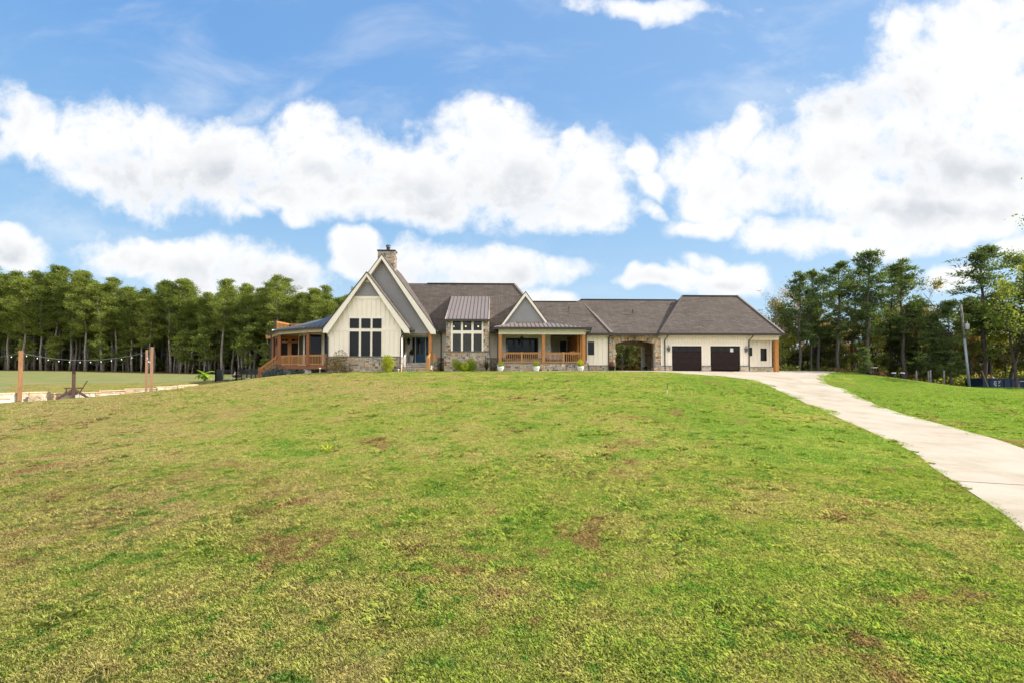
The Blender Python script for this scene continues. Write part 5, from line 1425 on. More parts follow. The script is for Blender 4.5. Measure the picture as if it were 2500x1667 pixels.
def pine_proto(seed, h, start=0.45, rad=3.0, nb=46, clumps=5, per=34, leaf=0.34, trunk_r=0.2, mat='pine', bark='bark', stubs=6, csize=.42, flat=.55, lean=.25):
    r = np.random.default_rng(seed); rp = random.Random(seed)
    tr = MB(); n = 9; bx, by = r.normal(0, lean, 2)
    path = [Vector((bx * (k / n) ** 2 + .12 * math.sin(k * 1.3 + seed), by * (k / n) ** 2 + .1 * math.cos(k * 1.7 + seed), h * k / n - (.4 if k == 0 else 0))) for k in range(n + 1)]
    tr.tube(path, [trunk_r * (1.12 if k == 0 else (1 - .82 * k / n)) for k in range(n + 1)], 8)
    def tp(f): k = min(int(f * n), n - 1); return path[k].lerp(path[k + 1], f * n - k)
    cen, dr = [], []
    for i in range(nb):
        f = start + (1 - start) * (i + rp.random()) / nb; f = min(f, .99)
        q = (f - start) / (1 - start); L = rad * (0.45 + 1.25 * q if q < .35 else 1.0 * (1 - (q - .35) / .65) ** .55 * .95 + .06) * rp.uniform(.55, 1.15)
        az = rp.random() * 2 * pi; p0 = tp(f); rise = rp.uniform(-.05, .5) + .5 * q
        pts = [p0]; d = Vector((math.cos(az), math.sin(az), rise)).normalized()
        for k in range(1, 4):
            d = (d + Vector((rp.uniform(-.2, .2), rp.uniform(-.2, .2), .10))).normalized(); pts.append(pts[-1] + d * L / 3)
        tr.tube(pts, [.055 * (1.2 - f) + .02, .035, .02, .01], 4, False)
        for c in range(clumps):
            s = .3 + .7 * (c + .6) / clumps; k = min(int(s * 3), 2); q_ = pts[k].lerp(pts[k + 1], s * 3 - k)
            o = Vector((rp.gauss(0, .30), rp.gauss(0, .30), rp.gauss(.1, .2))) * (L / 2.2); cc = q_ + o; m = int(per * rp.uniform(.6, 1.3))
            g = r.normal(size=(m, 3)); g /= np.linalg.norm(g, axis=1)[:, None]; rr = r.uniform(.05, 1, m) ** .5
            cen.append(np.array(cc) + g * rr[:, None] * np.array([csize, csize, csize * flat]) * rp.uniform(.7, 1.3)); g2 = g.copy(); g2[:, 2] = abs(g2[:, 2]) * .7 + .25; dr.append(g2)
    for i in range(stubs):
        f = rp.uniform(.18, start); az = rp.random() * 2 * pi; p0 = tp(f); L = rp.uniform(.5, 1.8)
        tr.tube([p0, p0 + Vector((math.cos(az), math.sin(az), rp.uniform(-.2, .2))) * L], [.03, .008], 4, False)
    cen = np.concatenate(cen); dr = np.concatenate(dr)
    cm = np_mesh('crown', quads(cen, leaf, r, .34, dirs=dr, tri=True), 3); cm.materials.append(M[mat])
    tm = tr.mesh('trunk', True); tm.materials.append(M[bark])
    return tm, cm
def broad_proto(seed, h, rad=3.0, start=.3, leaf=.22, dens=1.0, mat='autumn', bark='darkbark', depth=4, trunk_r=.16, twigs=True):
    r = np.random.default_rng(seed); rp = random.Random(seed); tr = MB(); tips = []
    def grow(p, d, L, rr, lev):
        pts = [p]; rad_ = [rr]
        for k in range(3):
            d = (d + Vector((rp.uniform(-.22, .22), rp.uniform(-.22, .22), rp.uniform(-.02, .16)))).normalized(); pts.append(pts[-1] + d * L / 3); rad_.append(rr * (1 - .18 * (k + 1)))
        tr.tube(pts, rad_, 6 if lev < 2 else 3, False)
        if lev >= 2: tips.extend(pts[1:])
        if lev >= depth: return
        for k in range(rp.randint(2, 4) if lev else 6):
            f = rp.uniform(.35, 1) if lev else start + (1 - start) * (k + .5) / 6
            q = pts[min(int(f * 3), 2)].lerp(pts[min(int(f * 3), 2) + 1], f * 3 - min(int(f * 3), 2)); az = rp.random() * 2 * pi; el = rp.uniform(.1, .9)
            nd = (Vector((math.cos(az) * math.cos(el), math.sin(az) * math.cos(el), math.sin(el))) + d * .5).normalized()
            grow(q, nd, (rad * .85 if lev == 0 else L * .62) * rp.uniform(.7, 1.15), max(rad_[-1] * .6, .008), lev + 1)
    grow(Vector((0, 0, -.4)), Vector((rp.uniform(-.05, .05), rp.uniform(-.05, .05), 1)), h * .86, trunk_r, 0)
    tips = np.array([tuple(t) for t in tips]); k = max(1, int(10 * dens)); idx = r.integers(0, len(tips), int(len(tips) * k))
    keep = mnoise  # clumped: drop leaves where a slow noise is low
    c = tips[idx] + r.normal(0, .30, (len(idx), 3)); low = np.array([mnoise.noise(Vector(q) * .45 + Vector((seed, 0, 0))) for q in c]) > -.18
    c = c[low]
    cm = np_mesh('crown', quads(c, leaf, r, .8), 4); cm.materials.append(M[mat])
    tm = tr.mesh('trunk', True); tm.materials.append(M[bark]); return tm, cm
def put_tree(kind, protos, i, x, y, s, rz, label, cat, group=None, sz=None, z=None):
    tm, cm = protos[i % len(protos)]
    root = empty(kind, (x, y, (tz(x, y) if z is None else z)), rz, label, cat, group); root.scale = (s, s, sz or s)
    for nm, me in (('trunk', tm), ('crown', cm)):
        o = bpy.data.objects.new(nm, me); col.objects.link(o); o.parent = root
    return root

# ---- the pine wood on the left: rows of tall bare trunks
LP = [pine_proto(100 + i, 18.2 + (i % 4) * .9, .33 + .06 * (i % 3), 3.0 + .4 * (i % 2), 50, 4, 56, .32, .17 + .02 * (i % 3), csize=.72, flat=.72, lean=.5) for i in range(8)]
rr = random.Random(3); cnt = 0
rows = [(98, 2.4), (101.5, 2.5), (105.5, 2.7), (110, 3.0), (115, 3.2), (121, 3.6), (128, 4.0)]
for ri, (Y, st_) in enumerate(rows):
    x = -150 if ri < 2 else (-122 if ri < 5 else -140)
    while x < -20:
        yy_ = Y + rr.uniform(-1.6, 1.6); xx = x + rr.uniform(-.9, .9); s = rr.uniform(.84, 1.10)
        px = 1250 + F * xx / yy_
        # skyline of the photograph: the wood stands a little higher towards the left edge
        s *= .985 if px < 180 else (.93 if px < 300 else (.87 if px < 560 else (.86 if px < 640 else (.89 if px < 740 else .82))))
        if px < 960 and px > (-560 if ri < 2 else -140):
            put_tree('pine_tree', LP, rr.randint(0, 7), xx, yy_, s * rr.uniform(1.1, 1.4), rr.random() * 6.28, 'tall pine with a bare grey trunk standing in the dense wood behind the left field' if ri == 0 else 'tall pine deep inside the dense wood behind the left field', 'pine tree', 'front row of the pine wood' if ri == 0 else 'inner rows of the pine wood', sz=s)
            cnt += 1
        x += st_
print('left pines', cnt)
# low branches and young pines at the wood's edge
YP = [pine_proto(140 + i, 7.0, .25, 2.2, 30, 4, 24, .42, .07, csize=.5, flat=.45) for i in range(3)]
for k, (px, Y) in enumerate([(60, 97), (250, 96.5), (300, 99), (440, 96), (470, 97), (500, 96), (235, 100), (600, 96), (545, 99), (20, 99), (650, 95), (130, 98)]):
    p = at(px, 905, Y); put_tree('young_pine', YP, k, p.x, p.y, rr.uniform(.8, 1.25), k * 1.3, 'thin young pine with drooping light green branches at the edge of the left wood', 'pine tree', 'young pines along the wood edge')

# dark brush between and behind the trunks
def brush(name, boxes, n, leaf, mat, seed, label=None):
    r = np.random.default_rng(seed); out = []
    for (x0, x1, y0, y1, hh, k) in boxes:
        m = int(n * k); xx = r.uniform(x0, x1, m); yy = r.uniform(y0, y1, m); nz = np.array([mnoise.noise(Vector((a * .22, b * .22, seed))) for a, b in zip(xx, yy)])
        top = hh * np.clip(.55 + nz * .9, .08, 1.3); zz = tz_arr(xx, yy) + top * r.uniform(0, 1, m) ** .8; out.append(np.c_[xx, yy, zz])
    c = np.concatenate(out); me = np_mesh(name, quads(c, leaf, r, .7), 4); o = link(name, me, M[mat]); tag(o, label, kind='stuff', cat='undergrowth'); return o
brush('undergrowth', [(-165, -15, 131, 140, 16.0, 1.6), (-140, -20, 108, 127, 3.0, .5)], 60000, 1.0, 'olive', 5, 'dark brush between the trunks of the left pine wood')

# ---- trees on the right
PR = [pine_proto(200 + i, 16.0, .38, 3.5, 34, 4, 44, .36, .24, 'darkpine', 'darkbark', 8, csize=.52, flat=.5, lean=.5) for i in range(4)]
PS = [pine_proto(220 + i, 12.0, .12, 3.4, 46, 5, 44, .34, .16, 'darkpine', 'darkbark', 2, csize=.52, flat=.42, lean=.3) for i in range(2)]
BA = [broad_proto(300 + i, 11, 3.2, .25, .20, .9, 'autumn') for i in range(3)]
BY = [broad_proto(310 + i, 12, 3.0, .2, .145, 1.9, 'yellow') for i in range(3)]
BO = [broad_proto(320 + i, 9, 3.0, .15, .24, 1.0, 'olive') for i in range(2)]
BT = [broad_proto(330 + i, 9, 2.8, .2, .14, .16, 'autumn', bark='bark', depth=5, trunk_r=.10) for i in range(2)]
def tree_px(kind, protos, i, px, ytop, Y, h0, label, cat, group=None, wide=1.0, rz=None):
    x, y = (px - 1250) / F * Y, Y; zb = tz(x, y); top = at(px, ytop, Y).z; s = (top - zb) / h0
    return put_tree(kind, protos, i, x, y, s * wide, i * 1.7 + px * .01 if rz is None else rz, label, cat, group, sz=s)
big = [(1952, 672, 62, 'slim dark pine just right of the garage roof', 1.0), (2000, 664, 66, 'dark pine second from the garage, with a flat top', 1.0), (2045, 650, 64, 'dark bushy pine left of the tallest middle pine', 1.05),
       (2120, 626, 61, 'tallest dark pine in the middle of the right hand trees', 1.1), (2208, 645, 63, 'broad dark pine left of the gap of sky', 1.1), (2403, 606, 60, 'tall dark pine with spreading layered boughs behind the utility pole', 1.25),
       (2080, 668, 68, 'dark pine between the bushy pine and the tallest one', 1.0), (2175, 664, 67, 'dark pine filling in behind the tallest pine', 1.0)]
for i, (px, yt, Y, lb, wd) in enumerate(big): tree_px('pine_tree', PR, i, px, yt, Y, 16.0, lb, 'pine tree', None, wd)
for i, (px, yt, Y, lb) in enumerate([(2320, 742, 58, 'low dark layered pine left of the utility pole'), (2275, 775, 60, 'small dark pine under the gap of sky'), (2110, 850, 56, 'small bluish pine at the foot of the tallest pine'), (1990, 745, 70, 'dark young pine behind the slim pine'), (2240, 742, 64, 'narrow dark pine at the left of the sky gap')]):
    tree_px('pine_tree', PS, i, px, yt, Y, 12.0, lb, 'pine tree', None, 1.05)
brd = [(BT, 1845, 722, 66, 'thin bare tree rising behind the right slope of the garage roof', 9, 'bare tree'), (BT, 1872, 735, 62, 'twiggy tree behind the hip of the garage roof', 9, 'bare tree'), (BY, 1905, 742, 64, 'olive and orange tree behind the garage corner', 12, 'autumn tree'),
       (BA, 2232, 700, 66, 'rust leaved tree in front of the broad dark pine', 11, 'autumn tree'), (BT, 1935, 690, 72, 'tall twiggy tree between garage and slim pine', 9, 'bare tree'),
       (BY, 2455, 628, 62, 'tall yellow leaved tree near the right edge', 12, 'autumn tree'), (BY, 2485, 690, 56, 'yellow green tree behind the blue container', 12, 'autumn tree'), (BA, 2370, 800, 64, 'low orange tree behind the utility pole', 11, 'autumn tree'),
       (BY, 2548, 440, 50, 'very tall green and yellow tree cut off by the right edge of the view', 12, 'autumn tree'), (BO, 2530, 700, 57, 'dark leafy tree low at the right edge of the view', 9, 'autumn tree'), (BY, 2415, 700, 66, 'yellowish tree behind the spreading pine', 12, 'autumn tree')]
for i, (pr, px, yt, Y, lb, h0, ct) in enumerate(brd): tree_px('broadleaf_tree', pr, i, px, yt, Y, h0, lb, ct, None, 1.0 if h0 > 9 or px < 2000 else 1.2)
rr = random.Random(8)
for k in range(52):     # the mixed wood behind them
    px = 1830 + 730 * ((k * .618) % 1) + rr.uniform(-8, 8); Y = rr.uniform(66, 84)
    lim_ = 745 if px < 1960 else (715 if px < 2240 else (775 if px < 2330 else 705))
    pr, h0, nm = [(BA, 11, 'orange and rust'), (BY, 12, 'yellow green'), (BO, 9, 'dull olive'), (BO, 9, 'dull olive')][k % 4]
    tree_px('broadleaf_tree', pr, k, px, lim_ + rr.uniform(40, 140), Y, h0, nm + ' tree among the mixed wood behind the right hand pines', 'autumn tree', nm + ' trees in the mixed wood', 1.15)
for k in range(9):     # bare dark stems
    px = 1900 + 68 * k + rr.uniform(-14, 14); Y = rr.uniform(57, 64)
    tree_px('pine_tree', PR, k, px, 690 + rr.uniform(0, 70) + (60 if 2230 < px < 2330 else 0), Y + 6, 16, 'slender dark pine with a bare stem at the front of the right hand wood', 'pine tree', 'slender pines of the right hand wood', .75)
# seen through the arch, behind the house
for k in range(12):
    px = 1475 + 11 * k + rr.uniform(-4, 4); Y = rr.uniform(62, 78)
    tree_px('broadleaf_tree', [BO[0], BY[0], BT[0], BO[1]], k, px, 800 + rr.uniform(-20, 30), Y, 9 if k % 4 != 1 else 12, 'tangled olive tree seen through the stone arch', 'tree', 'thicket behind the arch', 1.3)
# off to the right: the trees whose shadows lie on the lawn by the container
for k, (x, y, s) in enumerate([(62, 47.5, .9), (66, 51, .95), (70, 46, .8), (60, 53.5, .8), (75, 50, 1.0)]):
    put_tree('pine_tree', PR, k, x, y, s, k, 'pine standing to the right of the container, its shadow on the lawn', 'pine tree', 'pines beyond the right edge')
brush('undergrowth', [(28, 90, 66, 86, 3.2, 1.0), (33, 75, 60, 66, 1.7, .35)], 40000, .42, 'yellow', 9, 'yellow green brush under the right hand trees')
brush('undergrowth', [(28, 90, 63, 88, 2.6, 1.0), ], 26000, .42, 'autumn', 12, 'rust coloured brush under the right hand trees')
brush('undergrowth', [(26, 110, 88, 96, 7.5, 1.0), (4, 28, 66, 92, 6.0, .8)], 60000, .5, 'olive', 15, 'dark brush at the back of the right hand wood')

# ================================================================== shrubs and pots by the house
def WLD(u, v, z=0): p = HM @ Vector((u, v, z)); return p
def shrub_mesh(seed, rx, rz, n, leaf, mat, lobes=7, up=.3):
    r = np.random.default_rng(seed); cs = []
    for k in range(lobes):
        c = r.normal(0, .38, 3) * np.array([rx, rx, rz * .5]) + np.array([0, 0, rz * .5]); q = r.normal(size=(n // lobes, 3)); q /= np.linalg.norm(q, axis=1)[:, None]
        cs.append(c + q * (r.uniform(.5, 1, len(q)) ** .5)[:, None] * np.array([rx * .58, rx * .58, rz * .42]))
    c = np.concatenate(cs); c = c[c[:, 2] > 0]; me = np_mesh('foliage', quads(c, leaf, r, .6, up), 4); me.materials.append(M[mat]); return me
def shrub(kind, px, v, rx, rz, mat, label, cat='shrub', n=2200, leaf=.07, seed=1, group=None, stem=True, z=None, py=870):
    u = U(px, v, py); p = WLD(u, v); zz = tz(p.x, p.y) - .02 if z is None else z
    root = empty(kind, (p.x, p.y, zz), 0, label, cat, group)
    o = bpy.data.objects.new('foliage', shrub_mesh(seed, rx, rz, n, leaf, mat)); col.objects.link(o); o.parent = root
    if stem:
        mb = MB(); rp = random.Random(seed)
        for k in range(6): a = rp.random() * 6.28; mb.tube([(0, 0, -.05), (rx * .3 * math.cos(a), rx * .3 * math.sin(a), rz * .35), (rx * .55 * math.cos(a), rx * .55 * math.sin(a), rz * .75)], [.02, .014, .006], 5, False)
        mb.build('stem', M['darkbark'], root)
    return root
shrub('lime_shrub', 949, -1.0, .62, 1.22, 'limeshrub', 'bright lime yellow rounded shrub in front of the front gable', n=3200, leaf=.075, seed=2)
shrub('round_shrub', 1124, .9, .60, .86, 'boxwood', 'yellow green shrub left of its twin below the stone bay', n=4200, leaf=.065, seed=3)
shrub('round_shrub', 1153, .9, .60, .98, 'boxwood', 'slightly taller yellow green shrub right of its twin below the stone bay', n=4600, leaf=.065, seed=4)
shrub('young_maple', 822, -1.2, 1.0, 1.35, 'maple', 'small rust tinged maple with thin stems at the left corner of the front gable', n=3000, leaf=.085, seed=5)
shrub('low_shrub', 1087, 3.8, .35, .55, 'boxwood', 'low green plant in the corner left of the stone bay', n=700, leaf=.06, seed=6, stem=False)
shrub('lavender_shrub', 652, 2.6, 1.0, .75, 'greyshrub', 'dusky green bush at the foot of the deck stairs', n=1800, leaf=.09, seed=7)
shrub('lavender_shrub', 690, 1.6, 1.1, .75, 'greyshrub', 'pale grey blue bush below the corner of the left deck', n=1900, leaf=.10, seed=8)
shrub('lavender_shrub', 722, .9, .5, .45, 'greyshrub', 'small grey bush beside the stone pier of the left deck', n=800, leaf=.07, seed=9)
def blades_plant(kind, px, v, h, n, mat, label, cat, spread=.5, wdt=.03, seed=1, z=None, py=870, plume=False, w2=None):
    u = U(px, v, py); p = WLD(u, v); zz = tz(p.x, p.y) - .02 if z is None else z
    root = empty(kind, (p.x, p.y, zz), 0, label, cat); r = random.Random(seed); mb = MB()
    for k in range(n):
        a = r.random() * 6.28; L = h * r.uniform(.6, 1.1); sp = spread * r.uniform(.2, 1.1); prev = None; s = Vector((-math.sin(a), math.cos(a), 0)) * wdt
        for j in range(5):
            f = j / 4; c = Vector((math.cos(a) * sp * f ** 1.6, math.sin(a) * sp * f ** 1.6, L * (f - .28 * f * f * (sp / spread)))); ww_ = s * (1 - f * .9)
            q = (c - ww_, c + ww_)
            if prev: mb.add([prev[0], prev[1], q[1], q[0]], [(0, 1, 2, 3)])
            prev = q
    mb.build('blades', M[mat], root); return root
blades_plant('fountain_grass', 1188, 1.0, 1.25, 160, 'reed', 'dark arching ornamental grass at the right corner of the stone bay', 'ornamental grass', .62, .02, 3)
# pots
def potted(kind, px, v, prof, pot_mat, label, cat='potted plant', plant=None, z=None, py=890, sq=16, group=None, pot='pot'):
    u = U(px, v, py); p = WLD(u, v); zz = tz(p.x, p.y) + .05 if z is None else z
    root = empty(kind, (p.x, p.y, zz), 0, label, cat, group)
    mb = MB(); mb.lathe(prof, (0, 0, 0), sq); mb.build(pot, M[pot_mat], root, True)
    top = max(q[1] for q in prof)
    if plant:
        me = shrub_mesh(int(px), plant[0], plant[1], plant[2], plant[3], plant[4]); o = bpy.data.objects.new('foliage', me); o.location = (0, 0, top - .08); col.objects.link(o); o.parent = root
        st_m = MB()
        for k in range(4): st_m.tube([(0, 0, top - .12), (.1 * math.cos(k * 1.7), .1 * math.sin(k * 1.7), top + plant[1] * .5)], [.014, .006], 5, False)
        st_m.build('stem', M['darkbark'], root)
    return root
bowl = [(0, 0), (.19, 0), (.23, .06), (.285, .26), (.30, .40), (.27, .40), (.25, .34), (0, .33)]
vp = .35
potted('planter', 1222.5, vp, bowl, 'white', 'white round planter with a green shrub at the left end of the right porch', plant=(.34, .48, 900, .06, 'boxwood'))
potted('planter', 1309, vp, bowl, 'white', 'white round planter with a dark green shrub below the middle of the right porch', plant=(.32, .48, 900, .06, 'boxwood'))
potted('planter', 1417, vp, bowl, 'white', 'white round planter with a bright yellow shrub at the right end of the right porch', plant=(.36, .55, 1000, .07, 'limeshrub'))
urn = [(0, 0), (.12, 0), (.15, .2), (.18, .45), (.20, .72), (.18, .72), (.17, .66), (0, .65)]
potted('tall_planter', 1004.5, 4.3, urn, 'white', 'tall white urn with a purple spiky plant left of the blue door', plant=(.22, .5, 500, .09, 'reed'), z=FL + .015, py=880)
potted('tall_planter', 1044.5, 4.3, urn, 'white', 'tall white urn half hidden behind the handrail right of the blue door', plant=(.16, .25, 300, .06, 'reed'), z=FL + .015, py=880)
potted('planter', 1062.5, .6, [(0, 0), (.13, 0), (.2, .38), (.21, .38), (.18, .36), (0, .34)], 'greywood', 'small brown tub with a pale green plant right of the entry steps', plant=(.36, .55, 420, .07, 'greyshrub'))
potted('flower_pot', 1494.5, 2.3, [(0, 0), (.2, 0), (.28, .38), (.30, .40), (.26, .40), (.25, .36), (0, .34)], 'black', 'dark pot of pink and rust flowers at the left foot of the stone arch', plant=(.34, .42, 900, .07, 'pink'))
# lidless dark barrel lying in the arch
bu = U(1575, 3.1, 895); p = WLD(bu, 3.1); mb = MB()
for k in range(24):
    a0, a1 = 2 * pi * k / 24, 2 * pi * (k + 1) / 24
    for r0, r1, y0, y1 in ((.21, .21, -.25, .25), (.17, .17, -.25, .2), (.17, .21, -.25, -.25)):
        mb.add([(r0 * math.cos(a0), y0, r0 * math.sin(a0) + .21), (r0 * math.cos(a1), y0, r0 * math.sin(a1) + .21), (r1 * math.cos(a1), y1, r1 * math.sin(a1) + .21), (r1 * math.cos(a0), y1, r1 * math.sin(a0) + .21)], [(0, 1, 2, 3)])
mb.add([(.2 * math.cos(2 * pi * k / 24), .22, .2 * math.sin(2 * pi * k / 24) + .21) for k in range(24)], [tuple(range(24))])
o = mb.build('open_barrel', M['black']); o.location = (p.x, p.y, tz(p.x, p.y) + .055); tag(o, 'small open black barrel lying on the drive inside the stone arch', 'barrel')
mb = MB(); mb.box(-.13, .13, -.13, .13, 0, .20); mb.box(-.15, .15, -.15, .15, .20, .23); bp_ = WLD(U(1593, 3.5, 895), 3.5)
o = mb.build('wooden_crate', M['greywood']); o.location = (bp_.x, bp_.y, tz(bp_.x, bp_.y) + .055); tag(o, 'small brown box by the right foot of the stone arch', 'box')
# hose faucet, path lights and stake
def path_light(px, v=None, py0=895, py1=905, Y=None, label='', h=.5):
    if Y is None: p = WLD(U(px, v, py1), v)
    else: p = Vector(((px - 1250) / F * Y, Y, 0))
    root = empty('path_light', (p.x, p.y, tz(p.x, p.y)), 0, label, 'path light')
    mb = MB(); mb.tube([(0, 0, -.05), (0, 0, h)], .02, 6); mb.build('stake', M['whitemetal'], root)
    mb = MB(); mb.lathe([(.03, h - .06), (.08, h), (.07, h + .04), (0, h + .07)], (0, 0, 0), 12); mb.build('lamp_head', M['whitemetal'], root)
path_light(781, -1.2, label='small white path light by the deck corner below the left railing', h=.42)
path_light(973, -.9, label='tiny white path light between lime shrub and downspout', h=.22)
path_light(1056, .5, label='tiny white path light beside the brown tub', h=.4)
gx, gy = ground_at(1629, 962); root = empty('survey_stake', (gx, gy, tz(gx, gy)), 0, 'short thin stake with a white foot standing alone in the lawn', 'stake')
mb = MB(); mb.tube([(0, 0, .28), (0.01, 0, .62)], .018, 6); mb.build('stake', M['black'], root); mb = MB(); mb.tube([(0, 0, -.1), (0, 0, .3)], .016, 6); mb.build('stake_foot', M['whitemetal'], root)
# white twig trees and furniture on the right porch
def twig_tree(px, v, h, label, seed):
    u = U(px, v, 860); p = WLD(u, v, 0); mb = MB(); r = random.Random(seed)
    root = empty('twig_tree', (p.x, p.y, FL), 0, label, 'decorative tree')
    mb.tube([(0, 0, .25), (0, 0, h * .6)], [.03, .02], 6)
    for k in range(26):
        a = r.random() * 6.28; z0 = h * r.uniform(.25, .75); sp = r.uniform(.12, .42); mb.tube([(0, 0, z0), (sp * .6 * math.cos(a), sp * .6 * math.sin(a), z0 + .18), (sp * math.cos(a), sp * math.sin(a), z0 + r.uniform(.3, .55))], [.014, .01, .006], 4, False)
    mb.build('twigs', M['white'], root, True)
    q = MB(); q.lathe([(0, 0), (.16, 0), (.19, .28), (.16, .28), (0, .26)], (0, 0, 0), 14); q.build('pot', M['black'], root, True)
twig_tree(1232, 3.2, 1.75, 'white twig tree in a dark pot left of the french doors', 2)
twig_tree(1340, 3.4, 1.7, 'white twig tree in a dark pot right of the middle porch post', 5)
ub_, vb_ = U(1357, 4.2, 880), 4.2
p = WLD(ub_, vb_); root = empty('garden_bench', (p.x, p.y, FL), TH, 'cream slatted bench behind the right porch railing', 'bench')
W_ = .62
mb = MB(); mb.box(-W_, W_, -.25, .25, .38, .44); mb.build('seat', M['white'], root)
mb = MB(); mb.box(-W_, W_, .22, .27, .82, .9)
for k in range(11): x = -W_ + .05 + k * (2 * W_ - .1) / 10; mb.box(x - .035, x + .035, .23, .26, .44, .82)
mb.build('backrest', M['white'], root)
for x, y in ((-W_ + .03, -.22), (W_ - .03, -.22), (-W_ + .03, .22), (W_ - .03, .22)): mb = MB(); mb.box(x - .03, x + .03, y - .03, y + .03, 0, .38); mb.build('leg', M['white'], root)
p = WLD(U(1352, 3.2, 885), 3.2); root = empty('low_table', (p.x, p.y, FL), TH, 'low honey wood table in front of the cream bench', 'table')
mb = MB(); mb.box(-.45, .45, -.25, .25, .3, .34); mb.build('tabletop', M['railwood'], root)
for x, y in ((-.4, -.2), (.4, -.2), (-.4, .2), (.4, .2)): mb = MB(); mb.bar((x, y, 0), (x * .8, y * .8, .3), .05, .05); mb.build('leg', M['railwood'], root)
def porch_chair(px, v, rz, label, m, sd=1):
    p = WLD(U(px, v, 880), v); root = empty('patio_chair', (p.x, p.y, FL), rz, label, 'chair')
    mb = MB(); mb.box(-.26, .26, -.25, .25, .40, .45); mb.build('seat', M[m], root)
    mb = MB(); mb.tube([(-.24, .24, .45), (-.25, .3, .9), (-.1, .32, 1.04), (.1, .32, 1.04), (.25, .3, .9), (.24, .24, .45)], .02, 6, False)
    for k in range(5): x = -.16 + .08 * k; mb.tube([(x, .25, .45), (x, .31, 1.0)], .012, 5, False)
    mb.build('backrest', M[m], root)
    for x, y in ((-.23, -.22), (.23, -.22), (-.23, .22), (.23, .22)): mb = MB(); mb.tube([(x, y, 0), (x, y, .42)], .018, 6); mb.build('leg', M[m], root)
    for s in (-1, 1): mb = MB(); mb.tube([(s * .26, .25, .68), (s * .28, -.2, .66), (s * .26, -.22, .42)], .016, 6); mb.build('armrest', M[m], root)
porch_chair(1386, 3.0, 1.3, 'dark slender chair left of the porch table', 'black')
porch_chair(1412, 3.0, -1.2, 'dark slender chair nearest the right corner post of the porch', 'black')
p = WLD(U(1400, 3.1, 880), 3.1); root = empty('bistro_table', (p.x, p.y, FL), 0, 'round dark table carrying a patchwork cushion behind the porch railing', 'table')
mb = MB(); mb.lathe([(0, .70), (.34, .70), (.35, .72), (.34, .74), (0, .74)], (0, 0, 0), 20); mb.build('tabletop', M['greywood'], root)
mb = MB(); mb.tube([(0, 0, .03), (0, 0, .70)], .03, 8); mb.lathe([(0, 0), (.22, 0), (.2, .03), (0, .05)], (0, 0, 0), 14); mb.build('pedestal', M['black'], root)
mb = MB(); mb.box(-.30, .30, -.08, .08, .74, .80); mb.bar((-.30, 0, .98), (.30, 0, .98), .1, .10); mb.bar((-.28, 0, .8), (-.28, 0, 1.12), .05, .05); mb.bar((.28, 0, .8), (.28, 0, 1.12), .05, .05); mb.add([(-.1, -.05, 1.03), (.1, -.05, 1.03), (0, -.05, 1.16), (-.1, .05, 1.03), (.1, .05, 1.03), (0, .05, 1.16)], [(0, 1, 2), (5, 4, 3), (0, 3, 4, 1), (1, 4, 5, 2), (2, 5, 3, 0)])
mb.slab([(-.28, -.03, .8), (.28, -.03, .8), (.28, -.03, .95), (-.28, -.03, .95)], (0, .06, 0))
o = mb.build('wooden_ornament', M['railwood'], None); o.matrix_world = Matrix.Translation((p.x, p.y, FL)) @ Matrix.Rotation(TH, 4, 'Z'); tag(o, 'small wooden ornament with a peaked top on the round porch table', 'ornament')

# ================================================================== left: wall, posts, lights, swing
WP = [(-36.5, 31.3), (-28.6, 31.4), (-25.3, 32.2), (-23.6, 33.2), (-22.9, 34.6), (-22.6, 36.3), (-22.5, 38.2)]
tops_px = [(0, 957.5), (0, 957.5), (245, 956), (300, 951.5), (345, 947), (402, 942), (440, 937.5)]
root = empty('retaining_wall', (-29, 31.5, .9), 0, 'low stepped wall of pale gold stone at the edge of the left field', 'wall')
mb = MB(); stn = MB(); cp = MB()
def wz(px, py, Y): return EYE - (py - 902) * Y / F
BD = [(-90, 27.0), (120, 30.5), (245, 32.3), (307, 33.2), (382, 34.2), (430, 35.2), (478, 37.0)]
BD = [((p_ - 1250) / F * y_, y_) for p_, y_ in BD]
steps = [(BD[k_], BD[k_ + 1], wz(0, t_, (BD[k_][1] + BD[k_ + 1][1]) / 2)) for k_, t_ in enumerate((957.5, 957, 951.5, 947, 942.3, 938))]
off = Vector((-29, 31.5, .9))
for i, (a, b, zt_) in enumerate(steps):
    a, b = Vector(a), Vector(b); d = (b - a); L = d.length; d.normalize(); nrm = Vector((d.y, -d.x))
    def pl(aa, z, dd, a=a, d=d, nrm=nrm): q = a + d * aa + nrm * (dd + .2); return (q.x - off.x, q.y - off.y, z - off.z)
    stones(stn, 0, L, zt_ - .85, zt_ - .06, pl, seed=80 + i, cw=.13, ch=.09)
    q0, q1 = a - off.xy, b - off.xy
    mb.bar((q0.x, q0.y, zt_ - .5 - off.z), (q1.x, q1.y, zt_ - .5 - off.z), .4, .88); cp.bar((q0.x - d.x * .05, q0.y, zt_ - .03 - off.z), (q1.x + d.x * .05, q1.y, zt_ - .03 - off.z), .5, .06)
mb.build('wall_core', M['mortar'], root); stn.build('stone_facing', M['palestone'], root)
cp.build('coping', simple('tan_coping', (.52, .36, .2), (.6, .46, .3), 3, .8), root)
